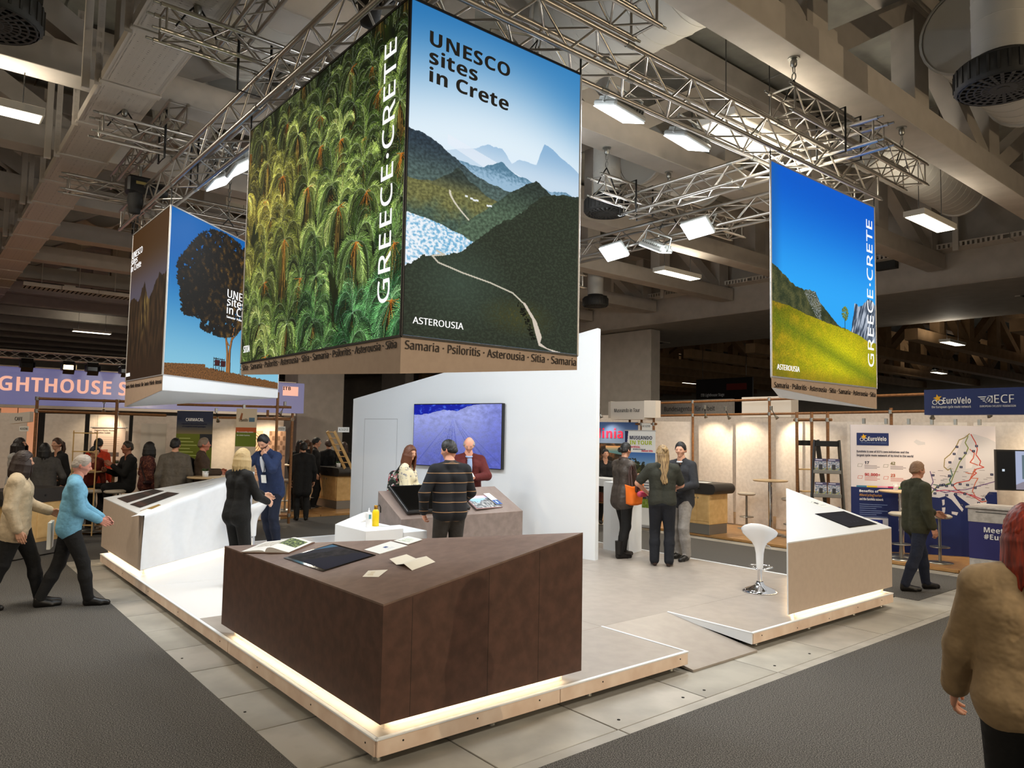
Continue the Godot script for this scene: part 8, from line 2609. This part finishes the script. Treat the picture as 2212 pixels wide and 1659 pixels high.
func net_mesh(n: Dictionary, group := -1, lift := 0.0, extra: Array = [], col = null) -> ArrayMesh:
	var V: PackedVector3Array = n.v
	if not n.has("n"):
		var N := PackedVector3Array()
		N.resize(V.size())
		var Q: PackedInt32Array = n.q
		for i in range(0, Q.size(), 4):
			var f := (V[Q[i + 2]] - V[Q[i]]).cross(V[Q[i + 1]] - V[Q[i + 3]])
			for j in 4:
				N[Q[i + j]] += f
		for i in N.size():
			N[i] = N[i].normalized()
		n.n = N
	var NN: PackedVector3Array = n.n
	var idx := PackedInt32Array()
	var Q2: PackedInt32Array = n.q
	var verts := PackedVector3Array()
	var norms := PackedVector3Array()
	var cols := PackedColorArray()
	if group < 0:
		verts = V.duplicate()
		norms = NN.duplicate()
	else:
		for i in V.size():
			verts.append(V[i] + NN[i] * lift)
		norms = NN.duplicate()
	var S := PackedFloat32Array()
	if group >= 0:
		for i in V.size():
			S.append(minf(n.g[(group + 1) % 3][i], n.g[(group + 2) % 3][i]) - n.g[group][i])
	if col != null:
		cols.resize(verts.size())
		cols.fill(col)
	for i in range(0, Q2.size(), 4):
		if group < 0:
			for j in [0, 1, 2, 0, 2, 3]:
				idx.append(Q2[i + j])
			continue
		# keep the part of the quad that lies nearer to this garment, cut along a clean edge
		var poly := []
		var any := false
		for j in 4:
			var a := Q2[i + j]
			var b := Q2[i + (j + 1) % 4]
			if S[a] > 0.0:
				poly.append(a)
				any = true
			if (S[a] > 0.0) != (S[b] > 0.0):
				var t := S[a] / (S[a] - S[b])
				poly.append(verts.size())
				verts.append(verts[a].lerp(verts[b], t))
				norms.append(norms[a].lerp(norms[b], t).normalized())
		if any:
			for j in range(1, poly.size() - 1):
				idx.append(poly[0])
				idx.append(poly[j])
				idx.append(poly[j + 1])
	for e in extra:  # [arrays, transform]
		var base := verts.size()
		var ev: PackedVector3Array = e[0].v
		var en: PackedVector3Array = e[0].n
		var nb: Basis = e[1].basis.orthonormalized()
		var flip: bool = e[1].basis.determinant() < 0
		for i in ev.size():
			verts.append(e[1] * ev[i])
			norms.append(nb * en[i] if not flip else (e[1].basis * en[i]).normalized())
			if col != null:
				cols.append(e[0].c[i] if e[0].has("c") else col)
		var ei: PackedInt32Array = e[0].i
		for i in range(0, ei.size(), 3):
			idx.append(base + ei[i])
			idx.append(base + ei[i + (2 if flip else 1)])
			idx.append(base + ei[i + (1 if flip else 2)])
	var arr := []
	arr.resize(Mesh.ARRAY_MAX)
	arr[Mesh.ARRAY_VERTEX] = verts
	arr[Mesh.ARRAY_NORMAL] = norms
	arr[Mesh.ARRAY_INDEX] = idx
	if col != null:
		arr[Mesh.ARRAY_COLOR] = cols
	var am := ArrayMesh.new()
	am.add_surface_from_arrays(Mesh.PRIMITIVE_TRIANGLES, arr)
	return am

func as_piece(n: Dictionary) -> Dictionary:
	net_mesh(n)
	var idx := PackedInt32Array()
	for i in range(0, n.q.size(), 4):
		for j in [0, 1, 2, 0, 2, 3]:
			idx.append(n.q[i + j])
	return {"v": n.v, "n": n.n, "i": idx}

# a hand: wrist at the origin, fingers towards -y, palm facing +x, thumb on the +z side; grip curls the fingers
func hand_piece(grip: float) -> Dictionary:
	var key := "hand%s" % grip
	if cache.has(key):
		return cache[key]
	var b := [[Vector3(0, 0.03, 0), Vector3(0, -0.02, 0), 0.026, 0.025, 0]]
	for i in 4:
		var z := 0.03 - 0.02 * i
		b.append([Vector3(0, -0.02, z * 0.6), Vector3(0, -0.085 + 0.006 * absf(i - 1.2), z), 0.018, 0.0125, 0])
		var p := Vector3(0, -0.088 + 0.006 * absf(i - 1.2), z)
		var an := 0.15 + grip * 0.55
		var ln: float = [0.042, 0.047, 0.043, 0.033][i]
		for s in 3:
			var q := p + Vector3(sin(an), -cos(an), 0) * ln
			b.append([p, q, 0.0095 - 0.0008 * s, 0.0088 - 0.0008 * s, 0])
			p = q
			an += 0.2 + grip * 0.7
			ln *= 0.66
	b.append([Vector3(0.006, -0.02, 0.02), Vector3(0.018, -0.055, 0.045), 0.016, 0.0115, 0])
	b.append([Vector3(0.018, -0.055, 0.045), Vector3(0.03 + 0.01 * grip, -0.085, 0.052 - 0.012 * grip), 0.0112, 0.0098, 0])
	b.append([Vector3(0.03 + 0.01 * grip, -0.085, 0.052 - 0.012 * grip), Vector3(0.038 + 0.01 * grip, -0.108, 0.05 - 0.03 * grip), 0.0095, 0.0085, 0])
	cache[key] = as_piece(nets(b, 0.0045, 0.006))
	return cache[key]

func bump(d: Vector3, at: Vector3, w: float) -> float:
	return exp(-(d - at.normalized()).length_squared() / (w * w))

func head_r(d: Vector3, fem: bool) -> float:
	# distance from the head's middle to its skin in the direction d (face towards +z)
	var a := Vector3(0.075, 0.118, 0.097 if d.z < 0 else 0.094)
	var q := Vector3(d.x / a.x, d.y / a.y, d.z / a.z)
	var r := 1.0 / q.length()
	if d.y < -0.1:
		r *= 1.0 - 0.20 * smoothstep(0.0, 0.7, absf(d.x)) * smoothstep(-0.1, -0.7, d.y)
	r -= 0.014 * smoothstep(0.15, -0.7, d.z) * smoothstep(-0.1, -0.8, d.y)
	r += 0.022 * bump(d, Vector3(0, -0.10, 1), 0.13) + 0.012 * bump(d, Vector3(0, 0.06, 1), 0.10)
	r += (0.003 if fem else 0.006) * (bump(d, Vector3(0.3, 0.27, 0.95), 0.2) + bump(d, Vector3(-0.3, 0.27, 0.95), 0.2))
	r -= 0.009 * (bump(d, Vector3(0.33, 0.10, 0.95), 0.14) + bump(d, Vector3(-0.33, 0.10, 0.95), 0.14))
	r += 0.006 * (bump(d, Vector3(0.5, -0.12, 0.8), 0.22) + bump(d, Vector3(-0.5, -0.12, 0.8), 0.22))
	r += 0.006 * bump(d, Vector3(0, -0.40, 0.95), 0.10) - 0.005 * bump(d, Vector3(0, -0.53, 0.9), 0.07)
	r += 0.013 * bump(d, Vector3(0, -0.80, 0.78), 0.2)
	return r

func lin(c: Color) -> Color:
	return c.srgb_to_linear()

func head_piece(fem: bool, skin: Color, brow: Color, beard: float) -> Dictionary:
	var v := PackedVector3Array()
	var n := PackedVector3Array()
	var c := PackedColorArray()
	var idx := PackedInt32Array()
	var R := 44
	var S := 56
	var sk := lin(skin)
	for i in R + 1:
		for j in S:
			var th := PI * i / R
			var ph := TAU * j / S
			var d := Vector3(sin(th) * sin(ph), cos(th), sin(th) * cos(ph))
			v.append(d * head_r(d, fem))
			var col := sk
			var eye := maxf(bump(d, Vector3(0.34, 0.085, 0.95), 0.075), bump(d, Vector3(-0.34, 0.085, 0.95), 0.075))
			col = col.lerp(Color(0.05, 0.035, 0.03), smoothstep(0.35, 0.8, eye))
			var bw := 0.0
			for x in [-0.44, -0.36, -0.28, -0.2, 0.2, 0.28, 0.36, 0.44]:
				bw = maxf(bw, bump(d, Vector3(x, 0.26, 0.95), 0.05))
			col = col.lerp(lin(brow), smoothstep(0.3, 0.8, bw) * 0.85)
			var lip := maxf(bump(d, Vector3(0.07, -0.43, 0.95), 0.08), bump(d, Vector3(-0.07, -0.43, 0.95), 0.08))
			col = col.lerp(Color(sk.r * 0.72, sk.g * 0.36, sk.b * 0.36), smoothstep(0.3, 0.9, lip) * 0.8)
			if beard > 0.0:
				var bd := smoothstep(-0.28, -0.42, d.y) * smoothstep(0.0, 0.35, d.z) * (1.0 - smoothstep(0.3, 0.9, lip))
				bd = maxf(bd, bump(d, Vector3(0, -0.33, 0.95), 0.14) * 0.9)
				col = col.lerp(lin(brow), bd * beard)
			c.append(col)
	for i in R:
		for j in S:
			var a := i * S + j
			var b := i * S + (j + 1) % S
			for t in [a, b, a + S, b, b + S, a + S]:
				idx.append(t)
	n.resize(v.size())
	for i in range(0, idx.size(), 3):
		var f := (v[idx[i + 2]] - v[idx[i]]).cross(v[idx[i + 1]] - v[idx[i]])
		for j in 3:
			n[idx[i + j]] += f
	# ears
	for sg in [-1.0, 1.0]:
		var base := v.size()
		for i in 9:
			for j in 10:
				var th := PI * i / 8.0
				var ph := TAU * j / 10.0
				var e := Vector3(sin(th) * cos(ph) * 0.009, cos(th) * 0.031, sin(th) * sin(ph) * 0.019)
				if e.x * sg > 0.002 and absf(e.z) < 0.012:
					e.x *= 0.45
				v.append(Vector3(sg * 0.077, 0.0, -0.008) + Basis(Vector3.UP, sg * -0.35) * e)
				n.append(Vector3(e.x * 8, e.y, e.z * 2))
				c.append(Color(sk.r, sk.g * 0.82, sk.b * 0.8))
		for i in 8:
			for j in 10:
				var a := base + i * 10 + j
				var b := base + i * 10 + (j + 1) % 10
				for t in [a, a + 10, b, b, a + 10, b + 10]:
					idx.append(t)
	for i in n.size():
		n[i] = n[i].normalized()
	return {"v": v, "n": n, "c": c, "i": idx}

# hair close to the skull; line(d) > 0 where hair grows, thick = its depth
func hair_cap(style: String, fem: bool) -> ArrayMesh:
	var key := "hair_%s_%s" % [style, fem]
	if cache.has(key):
		return cache[key]
	var st := start()
	st.set_smooth_group(0)
	var nn := nz(77, 9.0, 3)
	var R := 40
	var S := 56
	var pt := []
	var gr := []
	for i in R + 1:
		for j in S:
			var th := PI * i / R
			var ph := TAU * j / S
			var d := Vector3(sin(th) * sin(ph), cos(th), sin(th) * cos(ph))
			var az := absf(wrapf(ph, -PI, PI)) / PI  # 0 front .. 1 back
			var low := lerpf(0.62, -0.05, smoothstep(0.12, 0.42, az))
			low = lerpf(low, -0.58, smoothstep(0.5, 0.75, az))
			low += 0.07 * nn.get_noise_3d(d.x * 2.0, d.y * 2.0, d.z * 2.0)
			var grow := smoothstep(low - 0.02, low + (0.35 if style == "short" else 0.12), d.y)
			if style == "fringe":
				grow *= 1.0 - smoothstep(0.36, 0.62, d.y + (0.5 - az) * 0.35)
			var thick := 0.013 if style != "full" else 0.022
			if style == "short":
				thick = 0.011 + 0.010 * smoothstep(0.3, 0.9, d.y)
			var r := head_r(d, fem)
			var w := nn.get_noise_3d(d.x * 1.0, d.y * 0.35, d.z * 1.0)
			pt.append(d * (r - 0.002 + grow * (thick + 0.008 * w)))
			gr.append(grow)
	for i in R:
		for j in S:
			var a := i * S + j
			var b := i * S + (j + 1) % S
			if gr[a] + gr[b] + gr[a + S] + gr[b + S] < 0.15:
				continue
			for t in [a, b, a + S, b, b + S, a + S]:
				st.add_vertex(pt[t])
	st.index()
	st.generate_normals()
	cache[key] = st.commit()
	return cache[key]

func locks(style: String) -> ArrayMesh:
	# the hanging part of longer hair, as a net of many strands
	var key := "locks_" + style
	if cache.has(key):
		return cache[key]
	var r := RandomNumberGenerator.new()
	r.seed = hash(style)
	var b := []
	match style:
		"bob", "shoulder", "long", "big":
			var drop: float = {"bob": 0.16, "shoulder": 0.22, "long": 0.42, "big": 0.34}[style]
			var puff: float = {"bob": 1.06, "shoulder": 1.04, "long": 0.96, "big": 1.3}[style]
			for i in 46:
				var az := lerpf(0.62, TAU - 0.62, (i + r.randf_range(-0.3, 0.3)) / 45.0)
				if style == "long":
					az = lerpf(1.75, TAU - 1.75, i / 45.0)
				var d := Vector3(sin(az), 0.35, cos(az)).normalized()
				var p0 := d * (head_r(d, true) + 0.004)
				var p1 := Vector3(sin(az) * 0.088 * puff, -0.03, cos(az) * 0.105 * puff)
				var p2 := p1 * Vector3(1.02, 1, 1.02) + Vector3(r.randf_range(-0.01, 0.01), -drop * r.randf_range(0.85, 1.08), (-0.02 if style == "long" else 0.0) + r.randf_range(-0.01, 0.01))
				if style == "long":
					p2.x *= 0.85
				b.append([p0, p1, 0.012, 0.013, 0])
				b.append([p1, p1.lerp(p2, 0.55) * Vector3(1.03, 1, 1.03), 0.013, 0.013, 0])
				b.append([p1.lerp(p2, 0.55) * Vector3(1.03, 1, 1.03), p2, 0.013, 0.006, 0])
		"ponytail":
			for i in 12:
				var o := Vector3(r.randf_range(-0.016, 0.016), 0, r.randf_range(-0.014, 0.014))
				b.append([Vector3(0, 0.06, -0.10) + o, Vector3(0, 0.03, -0.135) + o, 0.012, 0.015, 0])
				b.append([Vector3(0, 0.03, -0.135) + o, Vector3(0, -0.09, -0.145) + o * 1.8, 0.015, 0.014, 0])
				b.append([Vector3(0, -0.09, -0.145) + o * 1.8, Vector3(0, -0.24, -0.125) + o * 1.2, 0.014, 0.005, 0])
		"bun":
			for i in 10:
				var an := TAU * i / 10
				var an2 := TAU * (i + 1.3) / 10
				b.append([Vector3(cos(an) * 0.02, 0.0 + sin(an) * 0.02, -0.118), Vector3(cos(an2) * 0.026, sin(an2) * 0.026, -0.135), 0.016, 0.016, 0])
	cache[key] = net_mesh(nets(b, 0.008, 0.008))
	return cache[key]

func shoe_mesh() -> ArrayMesh:
	if not cache.has("shoe"):
		var b := [[Vector3(0, 0.045, -0.05), Vector3(0, 0.04, 0.06), 0.040, 0.042, 0], [Vector3(0, 0.04, 0.06), Vector3(0.0, 0.03, 0.17), 0.042, 0.032, 0], [Vector3(0, 0.09, -0.04), Vector3(0, 0.05, 0.03), 0.045, 0.04, 0], [Vector3(0, 0.02, -0.06), Vector3(0, 0.02, 0.175), 0.02, 0.022, 0], [Vector3(-0.018, 0.02, 0.1), Vector3(0.018, 0.02, 0.1), 0.03, 0.03, 0]]
		cache["shoe"] = net_mesh(nets(b, 0.011, 0.02))
	return cache["shoe"]

func reach(s: Vector3, target: Vector3, l1: float, l2: float, pole: Vector3) -> Array:
	var d := target - s
	var dist := clampf(d.length(), 0.12, (l1 + l2) * 0.995)
	d = d.normalized()
	var a := (l1 * l1 - l2 * l2 + dist * dist) / (2 * dist)
	var h := sqrt(maxf(0.0, l1 * l1 - a * a))
	var q := (pole - d * pole.dot(d)).normalized()
	return [s + d * a + q * h, s + d * dist]

# o: at, yaw, h, label, cell, fem, wide, lean, head (yaw, pitch), feet, hands (targets in the figure's own frame, or null), sit, skin, hair [cap, colour, locks], top [material, short sleeves, hem, open], low [material], shoe, grips
func person(o: Dictionary) -> Node3D:
	var fem: bool = o.get("fem", false)
	var wd: float = o.get("wide", 1.0)
	var sc: float = o.h / 1.76
	var t := thing("person", o.label, "person", o.at, o.yaw)
	t.scale = Vector3.ONE * sc
	var b := []
	var sit: bool = o.get("sit", false)
	var hipy := 0.93
	var hc := Vector3(0, hipy if not sit else 0.80, 0)
	var lean := Transform3D(Basis(Vector3.RIGHT, deg_to_rad(o.get("lean", 0.0))), Vector3.ZERO)
	var up := func(v: Vector3) -> Vector3: return hc + lean * (v - Vector3(0, hipy, 0))
	var hw := 0.088 if not fem else 0.085
	var feet: Array = o.get("feet", [Vector3(0.1, 0, 0.02), Vector3(-0.1, 0, -0.02)])
	var gp: float = 0.012 + o.get("baggy", 0.0)
	for i in 2:
		var sg := 1.0 if i == 0 else -1.0
		var hip := hc + Vector3(sg * hw, -0.02, 0)
		var ank: Vector3 = feet[i] + Vector3(0, 0.085, -0.03)
		var kn: Array = reach(hip, ank, 0.43, 0.415, Vector3(sg * 0.12, 0, 1))
		b.append([hip, kn[0], (0.083 if not fem else 0.086) * wd + gp, 0.058 + gp, 2])
		b.append([kn[0], kn[0].lerp(kn[1], 0.4), 0.056 + gp, 0.055 + gp * 1.2, 2])
		b.append([kn[0].lerp(kn[1], 0.4), kn[1], 0.055 + gp * 1.2, 0.04 + gp * (1.2 + o.get("flare", 0.0)), 2])
		b.append([ank, ank + Vector3(0, -0.04, 0.12), 0.034, 0.026, 2])
	for sg in [-1.0, 1.0]:
		b.append([hc + Vector3(sg * 0.065 * wd, 0.0, -0.015), up.call(Vector3(sg * 0.065 * wd, 1.02, -0.005)), 0.105 + (0.008 if fem else 0.0), 0.098, 2])
		var hem: float = o.top.get("hem", 0.90)
		var wr := (0.092 if fem else 0.104) * (0.5 + 0.5 * wd)
		var pads: float = o.top.get("pad", 0.0)
		b.append([up.call(Vector3(sg * 0.072 * wd, 1.02, 0)), up.call(Vector3(sg * 0.07 * wd, 1.16, 0.0)), wr + pads, wr + pads, 1])
		b.append([up.call(Vector3(sg * 0.07 * wd, 1.16, 0)), up.call(Vector3(sg * 0.085 * wd, 1.33, 0.0)), wr + pads, 0.105 + pads, 1])
		b.append([up.call(Vector3(sg * 0.085 * wd, 1.33, 0)), up.call(Vector3(sg * 0.10 * wd, 1.41, -0.01)), 0.105 + pads, 0.062 + pads, 1])
		b.append([up.call(Vector3(sg * 0.03, 1.475, -0.015)), up.call(Vector3(sg * 0.165 * wd, 1.425, -0.01)), 0.045 + pads, 0.052 + pads, 1])
		if hem < 1.0 and not sit:
			b.append([up.call(Vector3(sg * 0.072 * wd, 1.03, -0.01)), hc + Vector3(sg * 0.072 * wd, hem - hipy + 0.06, -0.015), maxf(wr, 0.107) + pads, 0.119 + pads * 0.6 + o.top.get("flare", 0.0) * 0.4, 1])
		if fem:
			b.append([up.call(Vector3(sg * 0.07, 1.28, 0.055)), up.call(Vector3(sg * 0.065, 1.27, 0.075)), 0.062, 0.055, 1])
	b.append([up.call(Vector3(-0.035, 1.475, -0.045)), up.call(Vector3(0.035, 1.475, -0.045)), 0.042, 0.042, 1])
	b.append([up.call(Vector3(0, 1.36, -0.04)), up.call(Vector3(0, 1.47, -0.05)), 0.07, 0.045, 1])
	b.append([up.call(Vector3(0, 1.43, -0.012)), up.call(Vector3(0, 1.53, 0.005)), 0.058 if not fem else 0.048, 0.052 if not fem else 0.044, 0])
	b.append([up.call(Vector3(0, 1.53, 0.005)), up.call(Vector3(0, 1.60, 0.012)), 0.052 if not fem else 0.044, 0.045, 0])
	var hands: Array = o.get("hands", [null, null])
	var extra := []
	var sl: bool = o.top.get("short", false)
	var sp: float = o.top.get("sleeve", 0.008)
	for i in 2:
		var sg := 1.0 if i == 0 else -1.0
		var sh: Vector3 = up.call(Vector3(sg * (0.182 if not fem else 0.165) * (0.4 + 0.6 * wd), 1.415, -0.01))
		var tg: Vector3 = hands[i] if hands[i] != null else sh + Vector3(sg * 0.07, -0.53, 0.06)
		var pole: Vector3 = o.get("poles", [Vector3(0.5, -0.5, -0.8), Vector3(-0.5, -0.5, -0.8)])[i]
		var el: Array = reach(sh, tg, 0.29, 0.265, pole)
		var wrist: Vector3 = el[1]
		if sl:
			var mid: Vector3 = sh.lerp(el[0], 0.72)
			b.append([sh, mid, 0.056 + sp, 0.05 + sp, 1])
			b.append([sh, el[0], 0.045, 0.04, 0])
			b.append([el[0], wrist, 0.04, 0.026, 0])
		else:
			b.append([sh, el[0], 0.054 + sp, 0.044 + sp, 1])
			b.append([el[0], el[0].lerp(wrist, 0.9), 0.044 + sp, 0.033 + sp, 1])
			b.append([el[0], wrist, 0.032, 0.026, 0])
		var dir: Vector3 = (wrist - el[0]).normalized()
		var palm: Vector3 = o.get("palms", [Vector3(-1, 0, 0), Vector3(1, 0, 0)])[i]
		palm = (palm - dir * palm.dot(dir)).normalized()
		var z := palm.cross(-dir)
		var hb := Basis(palm, -dir, z if i == 1 else z)
		# the thumb points forwards (or up) on either hand
		var want: Vector3 = o.get("thumbs", [Vector3(0, 0.6, 1), Vector3(0, 0.6, 1)])[i]
		if hb.z.dot(want) < 0:
			hb.z = -hb.z
		extra.append([hand_piece(o.get("grips", [0.35, 0.35])[i]), Transform3D(hb, wrist)])
		o["wrist%d" % i] = wrist + dir * 0.08
	var hd: Array = o.get("head", [0.0, 0.0])
	var hp: Vector3 = up.call(Vector3(0, 1.642, 0.022))
	var hb2 := Basis(Vector3.UP, deg_to_rad(hd[0])) * Basis(Vector3.RIGHT, deg_to_rad(hd[1] + o.get("lean", 0.0) * 0.3))
	var hxf := Transform3D(hb2.scaled(Vector3.ONE * (0.97 if fem else 1.02)), hp)
	var skin: Color = o.get("skin", Color(0.78, 0.58, 0.47))
	extra.append([head_piece(fem, skin, o.hair[1], o.get("beard", 0.0)), hxf])
	var n := nets(b, o.get("cell", 0.016), 0.028)
	part(t, "body", net_mesh(n, -1, 0.0, extra, lin(skin)), M.skin)
	part(t, o.top.get("name", "top"), net_mesh(n, 1, 0.004), o.top.mat)
	part(t, o.get("low_name", "trousers"), net_mesh(n, 2, 0.003), o.low)
	for i in 2:
		var s := part(t, "shoe", shoe_mesh(), mat(o.get("shoe", Color(0.06, 0.05, 0.045)), 0.4))
		s.position = feet[i]
		s.rotation_degrees.y = (8 if i == 0 else -8)
	if o.hair[0] != "":
		var hm := mat(o.hair[1], 0.55)
		if o.hair.size() > 3:
			hm = o.hair[3]
		var hr := part(t, "hair", hair_cap(o.hair[0], fem), hm)
		hr.transform = hxf
		if o.hair.size() > 2 and o.hair[2] != "":
			part(t, "hair", locks(o.hair[2]), hm).transform = hxf
	o.head_xf = hxf
	o.up = up
	return t

func cloth(c: Color, spread := 0.08, rough := 0.85) -> StandardMaterial3D:
	var m := mat(c, rough)
	m.albedo_texture = M.weave
	m.normal_enabled = true
	m.normal_texture = M.fold_tex
	m.normal_scale = 0.7
	return tri(m, 2.2, false)
